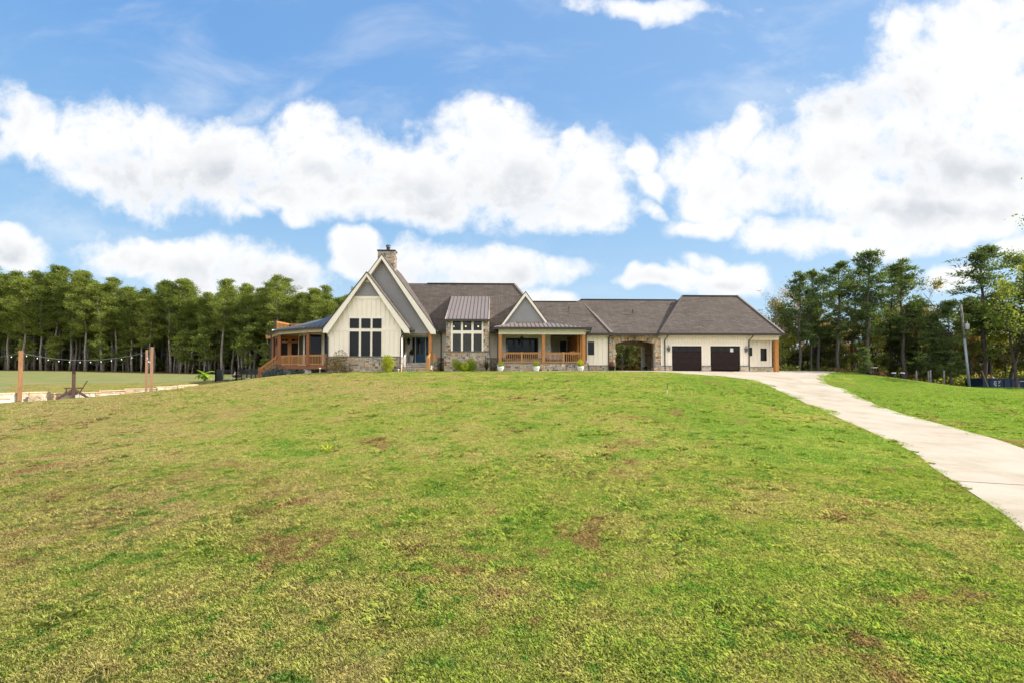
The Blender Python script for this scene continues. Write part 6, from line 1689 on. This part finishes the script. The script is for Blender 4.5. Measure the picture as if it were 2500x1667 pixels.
# two rough boulders / blocks by the left post
for k, (px, py, Y, s, rz, lb) in enumerate([(42, 968, 29.3, (.42, .25, .36), .1, 'rough pale stone block at the foot of the left wooden post'), (90, 968, 29.6, (.28, .25, .36), .5, 'pale stone block right of the one holding the left post')]):
    X = (px - 1250) / F * Y; bm_ = __import__('bmesh').new(); bmesh = __import__('bmesh')
    bmesh.ops.create_cube(bm_, size=2.0); bmesh.ops.subdivide_edges(bm_, edges=bm_.edges[:], cuts=5, use_grid_fill=True)
    for v in bm_.verts: n_ = mnoise.noise(v.co * 1.7 + Vector((k * 9, 0, 0))); v.co *= 1 + n_ * .13; v.co = Vector((v.co.x * s[0], v.co.y * s[1], v.co.z * s[2] * .5))
    me = bpy.data.meshes.new('stone_block'); bm_.to_mesh(me); bm_.free()
    o = link('stone_block', me, simple('buff_stone', (.52, .43, .32), (.38, .28, .19), 3, .9, .6, 9)); o.location = (X, Y, zat(977, Y) + s[2] * .4); o.rotation_euler = (0, 0, rz); tag(o, lb, 'stone')
def wpost(px, ytop, ybot, Y, w_, m, label, tilt=0):
    X = (px - 1250) / F * Y; zb = zat(ybot, Y) - .3; zt2 = at(px, ytop, Y).z; mb = MB(); mb.bar((0, 0, 0), (tilt, 0, zt2 - zb), w_, w_, (0, 1, 0)); o = mb.build('wooden_post', m if not isinstance(m, str) else M[m]); o.location = (X, Y, zb); o.rotation_euler = (0, 0, R(38)); tag(o, label, 'post', 'posts carrying the string lights'); return Vector((X + tilt, Y, zt2))
PA = wpost(50.5, 856, 966, 29.0, .185, 'postwood', 'thick honey coloured post standing on a stone block at the far left')
PB = wpost(358, 854, 957, 30.5, .13, 'greywood', 'thinner weathered post left of its neighbour, at the right end of the string lights')
PC = wpost(370.5, 847, 961, 29.4, .15, 'greywood', 'taller weathered post, right one of the close pair by the field')
bulbm = emit('frosted_bulb', (1, .96, .88), .75)
def lights(a, b, sag, n, label):
    root = empty('string_lights', tuple(a), 0, label, 'string lights', None); mb = MB(); pts = []
    for i in range(25): f = i / 24; q = a.lerp(b, f) - a; q.z -= 4 * sag * f * (1 - f); pts.append(q)
    mb.tube(pts, .008, 5); mb.build('cable', M['galv'], root)
    for i in range(n):
        f = (i + .5) / n; q = a.lerp(b, f) - a; q.z -= 4 * sag * f * (1 - f)
        bb_ = MB(); bb_.lathe([(.0, -.17), (.024, -.155), (.028, -.13), (.012, -.09)], tuple(q), 8); o = bb_.build('bulb', M['whitemetal'], root, True)
        s_ = MB(); s_.tube([q, q + Vector((0, 0, -.09))], .014, 5); s_.build('socket', M['black'], o)
dz = Vector((0, 0, -.12))
lights(PA + dz, PB + dz * 1.2, .48, 12, 'long sagging string of white bulbs between the left post and the pair of posts')
lights(PA + Vector((-7.5, .6, -.3)), PA + dz, .35, 6, 'string of bulbs running off the left edge of the view')
lights(PB + dz * 2, PC + Vector((0, 0, -.5)), .35, 4, 'short drooping bulb string between the two close posts')
# swing seat frame seen from the end
gxs, gys = (181 - 1250) / F * 30.5, 30.5; zs = zat(976, 30.5)
root = empty('timber_swing', (gxs, gys, zs), R(42), 'dark brown timber A shaped swing frame standing on the left lawn edge', 'swing')
k_ = 30.5 / F
mb = MB(); mb.box(-.09, .09, -.09, .09, 0, 70 * k_); mb.build('upright', M['brownstain'], root)
mb = MB(); mb.box(-.80, .80, -.08, .08, -.04, .06); mb.build('foot_beam', M['brownstain'], root)
for s in (-1, 1): mb = MB(); mb.bar((s * .78, 0, .06), (s * .02, 0, .68), .14, .14, (0, 1, 0)); mb.build('brace', M['brownstain'], root)
mb = MB(); mb.box(-.09, .09, -.09, 2.0, 1.66, 1.82); mb.build('top_beam', M['brownstain'], root)
mb = MB(); mb.box(-.085, .085, 1.85, 2.02, 0, 1.66); mb.build('upright', M['brownstain'], root)
root2 = empty('hanging_bench', (gxs - .75, gys + .9, zs + .45), R(42), 'dark brown slatted swing seat hanging in the timber frame', 'swing seat')
mb = MB(); mb.box(-.45, .25, -.65, .65, 0, .05); mb.build('seat', M['brownstain'], root2)
mb = MB(); mb.slab([(.25, -.65, .02), (.25, .65, .02), (.6, .65, .75), (.6, -.65, .75)], (.04, 0, .0)); mb.build('backrest', M['brownstain'], root2)
for s in (-.65, .6): mb = MB(); mb.box(-.5, .38, s, s + .07, .26, .30); mb.box(-.42, -.36, s, s + .06, .0, .26); mb.build('armrest', M['brownstain'], root2)
for s in (-.6, .6): mb = MB(); mb.tube([(-.1, s, .05), (0, s * .8, 1.3)], .012, 5); mb.build('chain', M['black'], root2)
# banana plant
bxp, byp = (500 - 1250) / F * 52, 52.0
root = empty('banana_plant', (bxp, byp, zat(926, 52)), 0, 'small banana plant with broad bright leaves alone on the left field', 'banana plant')
mb = MB(); mb.tube([(0, 0, -.1), (.02, 0, .35), (0, 0, .7)], [.14, .11, .07], 8); mb.build('stem', simple('yellow_green_stem', (.22, .2, .06), None, 4, .6), root, True)
rr = random.Random(4)
for k in range(12):
    a = k * 2.4; L = rr.uniform(.7, 1.1); rise = rr.uniform(.1, .95); mb = MB(); prev = None; s = Vector((-math.sin(a), math.cos(a), 0))
    for j in range(8):
        f = j / 7; c = Vector((math.cos(a) * L * f, math.sin(a) * L * f, .6 + rise * f - .75 * f * f * (1.15 - rise * .6))); ww_ = s * (.04 + .20 * math.sin(pi * min(1, f * 1.02)) ** .7)
        q = (c - ww_ - Vector((0, 0, .05)), c, c + ww_ - Vector((0, 0, .05)))
        if prev: mb.add([prev[0], prev[1], q[1], q[0]], [(0, 1, 2, 3)]); mb.add([prev[1], prev[2], q[2], q[1]], [(0, 1, 2, 3)])
        prev = q
    mb.build('leaf', M['banana'], root)
# black fence
def fence(px0, Y0, px1, Y1, h, label, zs=None):
    a = Vector(((px0 - 1250) / F * Y0, Y0, 0)); b = Vector(((px1 - 1250) / F * Y1, Y1, 0)); a.z = tz(a.x, a.y); b.z = tz(b.x, b.y)
    root = empty('metal_fence', tuple(a), 0, label, 'fence', 'black fence behind the bank'); d = b - a; L = d.length; n = max(1, round(L / 2.2))
    for z in (.12, h - .22, h - .06): mb = MB(); mb.bar((0, 0, z), tuple(d + Vector((0, 0, z))), .03, .035); mb.build('rail', M['black'], root)
    pk = MB(); m = int(L / .17)
    for i in range(m): q = d * (i / m); pk.box(q.x - .008, q.x + .008, q.y - .008, q.y + .008, q.z + .05, q.z + h)
    pk.build('pickets', M['black'], root)
    for i in range(n + 1): q = d * (i / n); mb = MB(); mb.box(q.x - .045, q.x + .045, q.y - .045, q.y + .045, q.z - .2, q.z + h + .06); mb.build('post', M['black'], root)
fence(527, 47, 577, 46, 1.15, 'near left panel run of the black metal fence beyond the bank')
fence(527, 47, 545, 58, 1.15, 'side run of the black metal fence going away from the lawn')
fence(577, 46, 634, 57, 1.15, 'right run of the black metal fence leading behind the deck')
# fire bowl with junk behind the fence
x, y = (578 - 1250) / F * 52, 52
root = empty('fire_bowl', (x, y, zat(921, 52)), 0, 'rust red bowl with pale logs behind the black fence', 'fire bowl')
mb = MB(); mb.lathe([(0, 0), (.3, .02), (.42, .12), (.46, .28), (.40, .26), (0, .15)], (0, 0, 0), 18); mb.build('bowl', simple('rusty_red', (.22, .07, .04), (.14, .04, .025), 5, .7), root, True)
for k in range(5): mb = MB(); mb.tube([(-.25 + .12 * k, -.1, .18), (-.2 + .1 * k, .1, .62)], .05, 6); mb.build('log', M['white'] if k < 2 else M['greywood'], root)
for k, (px, Yk, lb) in enumerate([(600, 50, 'pale stone lying right of the fire bowl'), (608, 50, 'white stone at the bank beside the deck stairs'), (565, 53, 'pale stone left of the fire bowl')]):
    mb = MB(); mb.ball((0, 0, 0), .2, 8, 5, .6); o = mb.build('field_stone', M['palestone'], None, True); X = (px - 1250) / F * Yk; o.location = (X, Yk, tz(X, Yk) + .08); tag(o, lb, 'stone')

# ================================================================== right: pole, container, posts, little things
Yp = 55.0; xp = (2366 - 1250) / F * Yp; zp = zat(938, Yp) - .6
ptop = at(2346, 745, Yp) - Vector((xp, Yp, zp))
root = empty('utility_pole', (xp, Yp, zp), 0, 'leaning grey utility pole with a transformer can in front of the right hand trees', 'utility pole')
mb = MB(); mb.tube([(0, 0, 0), tuple(ptop * .60)], [.14, .12], 12); mb.build('lower_pole', M['galv'], root, True)
mb = MB(); mb.tube([tuple(ptop * .60), tuple(ptop)], [.12, .10], 10); mb.build('upper_pole', M['bark'], root, True)
tq = ptop * .74; mb = MB(); mb.lathe([(0, 0), (.17, 0), (.19, .05), (.19, .62), (.15, .68), (0, .7)], (tq.x + .36, tq.y - .1, tq.z - .3), 14); tro = mb.build('transformer', simple('pale_grey_paint', (.5, .5, .5), None, 4, .5), root, True)
mb = MB(); mb.tube([(tq.x + .36, tq.y - .1, tq.z + .38), (tq.x + .38, tq.y - .1, tq.z + .62)], [.035, .02], 6); mb.build('bushing', M['white'], tro)
mb = MB(); mb.bar((tq.x - .1, tq.y - .1, tq.z + .1), (tq.x + .36, tq.y - .1, tq.z + .1), .06, .08); mb.build('bracket', M['galv'], root)
def wire(a, b, sag, label):
    mb = MB(); pts = []
    for i in range(17): f = i / 16; q = a.lerp(b, f); q.z -= 4 * sag * f * (1 - f); pts.append(q)
    mb.tube(pts, .015, 4); o = mb.build('overhead_wire', M['black']); tag(o, label, 'wire', 'wires of the utility pole')
T0 = Vector((xp, Yp, zp)) + ptop
wire(T0 - Vector((0, 0, .2)), T0 + Vector((-14, 14, -.6)), .5, 'upper wire leaving the utility pole to the left')
wire(T0 - Vector((0, 0, 3.0)), T0 + Vector((-14, 13, -4.2)), .4, 'lower wire leaving the utility pole to the left')
wire(T0 - Vector((0, 0, 2.6)), T0 + Vector((22, 4, -2.8)), .5, 'wire running from the utility pole to the right edge')
gw = T0 - Vector((0, 0, 1.5)); ge = Vector(((2413 - 1250) / F * 55.5, 55.5, zat(938, 55.5) - .5))
mb = MB(); mb.tube([tuple(gw), tuple(ge)], .012, 5); o = mb.build('guy_wire', M['black']); tag(o, 'thin guy wire slanting down from the utility pole', 'wire')
mb = MB(); a_ = ge.lerp(gw, .02); b_2 = ge.lerp(gw, .26); mb.tube([tuple(a_), tuple(b_2)], .05, 8); o = mb.build('guy_wire_guard', simple('dull_yellow', (.30, .24, .10), None, 4, .6)); tag(o, 'dull yellow guard on the foot of the guy wire', 'wire guard')
# blue roll-off container
Yc = 58.0; x0, x1 = (2397 - 1250) / F * Yc, (2397 - 1250) / F * Yc + 6.6; zt_ = zat(924, Yc); zb_c = zt_ - 1.9
root = empty('waste_container', (x0, Yc, zb_c), R(-3), 'long dark blue steel waste container with white markings at the right edge', 'container')
BL = simple('dark_blue_paint', (.008, .035, .085), (.006, .028, .07), 2, .45)
W3 = x1 - x0
mb = MB(); mb.box(0, W3, 0, .06, .1, 1.85); mb.box(0, .06, .06, 2.4, .1, 1.85); mb.box(W3 - .06, W3, .06, 2.4, .1, 1.85); mb.box(.06, W3 - .06, 2.34, 2.4, .1, 1.85); mb.box(.06, W3 - .06, .06, 2.34, .1, .16)
mb.build('body', BL, root)
mb = MB(); mb.box(-.05, W3 + .05, -.06, .08, 1.85, 1.96); mb.box(-.05, .08, .08, 2.45, 1.85, 1.96); mb.build('rim', BL, root)
for k in range(9):
    x = .02 + (W3 - .1) * k / 8; mb = MB(); mb.box(x, x + .1, -.08, 0, .1, 1.85); mb.build('rib', BL, root)
WM = simple('white_stencil', (.55, .6, .68), None, 5, .6)
lg_ = MB()      # the stencilled emblem: a slanted block of letters with a swoosh and a line of text under it
def stroke(pts, wd=.045):
    for a, b in zip(pts[:-1], pts[1:]): lg_.bar((a[0], -.012, a[1]), (b[0], -.012, b[1]), wd, .012, (0, 1, 0))
ex, ez_ = 1.68, 1.30
k1 = Yc / F
stroke([(ex - .30, ez_ + .30), (ex + .28, ez_ + .30)], .09); stroke([(ex - .28, ez_ + .32), (ex - .32, ez_ + .12), (ex - .05, ez_ + .10)], .08)
stroke([(ex + .02, ez_ + .30), (ex - .05, ez_ + .08), (ex + .24, ez_ + .08), (ex + .3, ez_ + .3)], .07); stroke([(ex + .26, ez_ + .12), (ex + .38, ez_ + .42)], .06)
stroke([(ex - .36, ez_ + .08), (ex - .34, ez_ - .05), (ex - .2, ez_ - .09), (ex - .02, ez_ - .05), (ex + .1, ez_ + .02)], .06)
stroke([(ex - .28, ez_ - .22), (ex + .34, ez_ - .18)], .09)
lg_.build('emblem', WM, root)
lg_ = MB(); stroke([(4.25, 1.62), (4.9, 1.64)], .10); stroke([(4.86, 1.60), (4.88, 1.36)], .08); stroke([(5.1, 1.62), (5.14, 1.2)], .08); lg_.build('stencil_marking', WM, root)
mb = MB(); mb.ball((0, 0, 0), .10, 8, 5); o = mb.build('white_ball', M['whitemetal'], None, True); o.matrix_world = Matrix.Translation((x0 + 1.35, Yc + .02, zt_ + .10 + .05)); tag(o, 'small white bundle lying on the rim of the blue container', 'bundle')
# pale posts at the wood's edge, garden tractor and white capped stumps
for k, (px, yt, Y) in enumerate([(2237, 904, 56), (2266, 905, 58), (2271, 903, 56), (2304, 904, 56), (2236, 908, 60)]):
    X = (px - 1250) / F * Y; zb = tz(X, Y) - .2; mb = MB(); zt2 = at(px, yt, Y).z; mb.tube([(0, 0, 0), (0, 0, zt2 - zb)], [.085, .08], 8); o = mb.build('fence_post', M['bark'], None, True); o.location = (X, Y, zb)
    tag(o, ['pale round post, front one of the leftmost pair', 'pale round post just left of the thick middle one', 'thick pale round post in the middle of the row', 'slim pale round post on the right of the row', 'pale round post half behind the leftmost one'][k], 'post', 'pale posts before the right hand trees')
for k, (px, pyt, Y, lb) in enumerate([(2181, 909, 54, 'dark bin with a white lid, left of the two at the wood edge'), (2202, 909, 54, 'dark bin with a white lid, right of the two at the wood edge')]):
    X = (px - 1250) / F * Y; zb = tz(X, Y); zt2 = at(px, pyt, Y).z; root = empty('lidded_bin', (X, Y, zb), 0, lb, 'bin', 'white lidded bins')
    mb = MB(); mb.lathe([(0, 0), (.19, 0), (.22, zt2 - zb - .06), (0, zt2 - zb - .06)], (0, 0, 0), 14); mb.build('body', M['black'], root)
    mb = MB(); mb.lathe([(0, zt2 - zb - .06), (.24, zt2 - zb - .06), (.23, zt2 - zb), (0, zt2 - zb + .02)], (0, 0, 0), 14); mb.build('lid', M['whitemetal'], root)
X, Y = (2138.5 - 1250) / F * 55, 55.0; zb = zat(912, 55) - .5
root = empty('garden_tractor', (X, Y, zb), 0, 'small tractor with a white topped roll frame behind the crest of the right lawn', 'tractor')
mb = MB(); mb.box(-.28, .28, -.1, .9, .35, .62); mb.box(-.2, .2, -.9, -.1, .35, .75); mb.build('body', simple('tractor_rust_red', (.16, .05, .03), None, 4, .5), root)
mb = MB()
for s in (-1, 1): mb.bar((s * .2, .3, .6), (s * .2, .3, 1.18), .05, .05)
mb.build('roll_frame', M['black'], root)
mb = MB(); mb.box(-.25, .25, .1, .5, 1.18, 1.25); mb.build('roof', M['whitemetal'], root)
for s in (-1, 1):
    for yy_, r_ in ((.5, .35), (-.6, .24)):
        mb = MB(); mb.tube([(s * .3, yy_, r_), (s * .48, yy_, r_)], r_, 16); mb.build('wheel', M['black'], root)
# tall thin seedling in the lawn
gx, gy = ground_at(799, 1100); root = None
gm = np.random.default_rng(2); me = np_mesh('weed_plant', quads(gm.normal(0, .05, (16, 3)) * [1, 1, .4] + [0, 0, .05], .13, gm, .4, .6), 4); o = link('weed_plant', me, M['limeshrub']); o.location = (gx, gy, tz(gx, gy)); tag(o, 'single bright green broadleaf weed in the mown lawn', 'weed')

# ================================================================== grass
def tuft(seed, rad, n, h0, h1, wd=.006):
    r = np.random.default_rng(seed); a = r.uniform(0, 2 * pi, n); q = rad * np.sqrt(r.uniform(0, 1, n)); x, y = q * np.cos(a), q * np.sin(a)
    h = r.uniform(h0, h1, n); az = r.uniform(0, 2 * pi, n); lean = r.uniform(.15, 1.5, n) * h; fx, fy = np.cos(az), np.sin(az); sx, sy = -fy * wd * r.uniform(.6, 1.3, n), fx * wd * r.uniform(.6, 1.3, n)
    z = np.zeros(n) - .004
    p0 = np.c_[x - sx, y - sy, z]; p1 = np.c_[x + sx, y + sy, z]
    m0 = np.c_[x + fx * lean * .4 + sx * .8, y + fy * lean * .4 + sy * .8, h * .65]; m1 = np.c_[x + fx * lean * .4 - sx * .8, y + fy * lean * .4 - sy * .8, h * .65]
    t_ = np.c_[x + fx * lean, y + fy * lean, h * r.uniform(.75, 1.0, n)]
    V = np.stack([p0, p1, m0, t_, m1], 1).reshape(-1, 3)
    me = np_mesh('grass_blades', V, 5); me.materials.append(M['blade']); return me
tcol = bpy.data.collections.new('grass_tufts')
protos = [tuft(i, .22, 640, .018, .046, .0034) for i in range(5)] + [tuft(20 + i, .15, 170, .04, .10, .006) for i in range(3)] + [tuft(30 + i, .45, 900, .02, .045, .006) for i in range(4)]
for i, me in enumerate(protos): o = bpy.data.objects.new('grass_tuft_%02d' % i, me); tcol.objects.link(o)
HOUSEP = [wall_line(-15.6, -.1), wall_line(-9.3, -.1), wall_line(-9.3, .6), wall_line(25, .9), wall_line(25, 14), wall_line(-26, 14), wall_line(-24, 4), wall_line(-20, 1.5)]
def scatter(spec, seed):
    r = np.random.default_rng(seed); P_, I_, S_ = [], [], []
    for (y0, y1, cell, lo, hi, s0, s1, xl, xr) in spec:
        gx, gy = np.meshgrid(np.arange(xl * y1 - 1.5, xr * y1 + 1.5, cell), np.arange(y0, y1, cell)); gx[::2] += cell / 2
        x = (gx + r.uniform(-.28, .28, gx.shape) * cell).ravel(); y = (gy + r.uniform(-.28, .28, gx.shape) * cell).ravel()
        k = (x > xl * y - 1.2) & (x < xr * y + 1.2) & ~in_poly(x, y, DPOLY) & ~in_poly(x, y, HOUSEP); x, y = x[k], y[k]
        P_.append(np.c_[x, y]); I_.append(r.integers(lo, hi, len(x))); S_.append(r.uniform(s0, s1, len(x)))
    return np.concatenate(P_), np.concatenate(I_), np.concatenate(S_)
spec = [(2.5, 13, .235, 0, 5, .95, 1.15, -1.12, 1.12), (13, 24, .42, 8, 12, .85, 1.05, -1.12, 1.12), (24, 50, .60, 8, 12, 1.1, 1.4, -1.0, 1.1)]
pts, idx, scl = scatter(spec, 3)
# taller bright clumps where the lawn has its dark green patches
cp_, ci_, cs_ = scatter([(3, 14, .27, 5, 8, .55, .95, -1.12, 1.12), (14, 34, .58, 5, 8, .7, 1.2, -1.1, 1.1)], 5)
nv_ = np.array([mnoise.noise(Vector((a * .8, b * .8, 3.3))) + .5 * mnoise.noise(Vector((a * 2.6, b * 2.6, 7.3))) for a, b in cp_]); kk = nv_ + cp_[:, 0] * .008 > .20
# rim of longer grass along the driveway
ex_, ei_ = [], []
for line, sgn in ((LS, 1), (RS, -1)):
    for i in range(len(line) - 1):
        if line[i][1] > 31: continue
        a, b = Vector(line[i]), Vector(line[i + 1]); d = (b - a).normalized(); nn = Vector((-d.y, d.x)) * sgn
        for q in range(11 if a.y < 30 else 7): p = a.lerp(b, rng.random()) + nn * rng.uniform(.0, .25); ex_.append((p.x, p.y)); ei_.append(5 + int(rng.integers(0, 3)))
ex_ = np.array(ex_)
pts = np.concatenate([pts, cp_[kk], ex_]); idx = np.concatenate([idx, ci_[kk], ei_]); scl = np.concatenate([scl, cs_[kk], rng.uniform(.25, .5, len(ex_))])
kn = np.array([mnoise.noise(Vector((a_ * 1.1, b_ * 1.1, 1.7))) + .7 * mnoise.noise(Vector((a_ * 3.1, b_ * 3.1, 5.1))) for a_, b_ in pts]); scl = scl * np.clip(1 + kn * .55, .65, 1.5)
zz = tz_arr(pts[:, 0], pts[:, 1])
eps = .3; gx_ = (tz_arr(pts[:, 0] + eps, pts[:, 1]) - tz_arr(pts[:, 0] - eps, pts[:, 1])) / (2 * eps); gy_ = (tz_arr(pts[:, 0], pts[:, 1] + eps) - tz_arr(pts[:, 0], pts[:, 1] - eps)) / (2 * eps)
rots = []
for a, b, s in zip(gx_, gy_, rng.uniform(0, 2 * pi, len(pts))):
    q = Vector((0, 0, 1)).rotation_difference(Vector((-a, -b, 1)).normalized()).to_matrix() @ Matrix.Rotation(s, 3, 'Z'); rots.append(tuple(q.to_euler()))
me = bpy.data.meshes.new('grass'); me.vertices.add(len(pts)); me.vertices.foreach_set('co', np.c_[pts, zz].astype(np.float32).ravel())
a = me.attributes.new('rot', 'FLOAT_VECTOR', 'POINT'); a.data.foreach_set('vector', np.array(rots, np.float32).ravel())
a = me.attributes.new('idx', 'INT', 'POINT'); a.data.foreach_set('value', idx.astype(np.int32))
a = me.attributes.new('scl', 'FLOAT', 'POINT'); a.data.foreach_set('value', scl.astype(np.float32))
go = bpy.data.objects.new('grass', me); col.objects.link(go); tag(go, 'mown lawn grass with tan, green and brown patches', 'grass', kind='stuff')
print('tufts', len(pts))
ng = bpy.data.node_groups.new('scatter_grass', 'GeometryNodeTree')
ng.interface.new_socket('Geometry', in_out='INPUT', socket_type='NodeSocketGeometry'); ng.interface.new_socket('Geometry', in_out='OUTPUT', socket_type='NodeSocketGeometry')
gi = ng.nodes.new('NodeGroupInput'); gout = ng.nodes.new('NodeGroupOutput')
iop = ng.nodes.new('GeometryNodeInstanceOnPoints'); ci = ng.nodes.new('GeometryNodeCollectionInfo'); ci.inputs[0].default_value = tcol; ci.inputs[1].default_value = True; ci.inputs[2].default_value = True
def nattr(n, t):
    nd = ng.nodes.new('GeometryNodeInputNamedAttribute'); nd.data_type = t; nd.inputs[0].default_value = n; return nd.outputs[0]
L_ = ng.links.new
L_(gi.outputs[0], iop.inputs['Points']); L_(ci.outputs[0], iop.inputs['Instance']); iop.inputs['Pick Instance'].default_value = True
L_(nattr('idx', 'INT'), iop.inputs['Instance Index']); L_(nattr('scl', 'FLOAT'), iop.inputs['Scale'])
e2r = ng.nodes.new('FunctionNodeEulerToRotation'); L_(nattr('rot', 'FLOAT_VECTOR'), e2r.inputs[0]); L_(e2r.outputs[0], iop.inputs['Rotation'])
L_(iop.outputs[0], gout.inputs[0])
mod = go.modifiers.new('scatter', 'NODES'); mod.node_group = ng
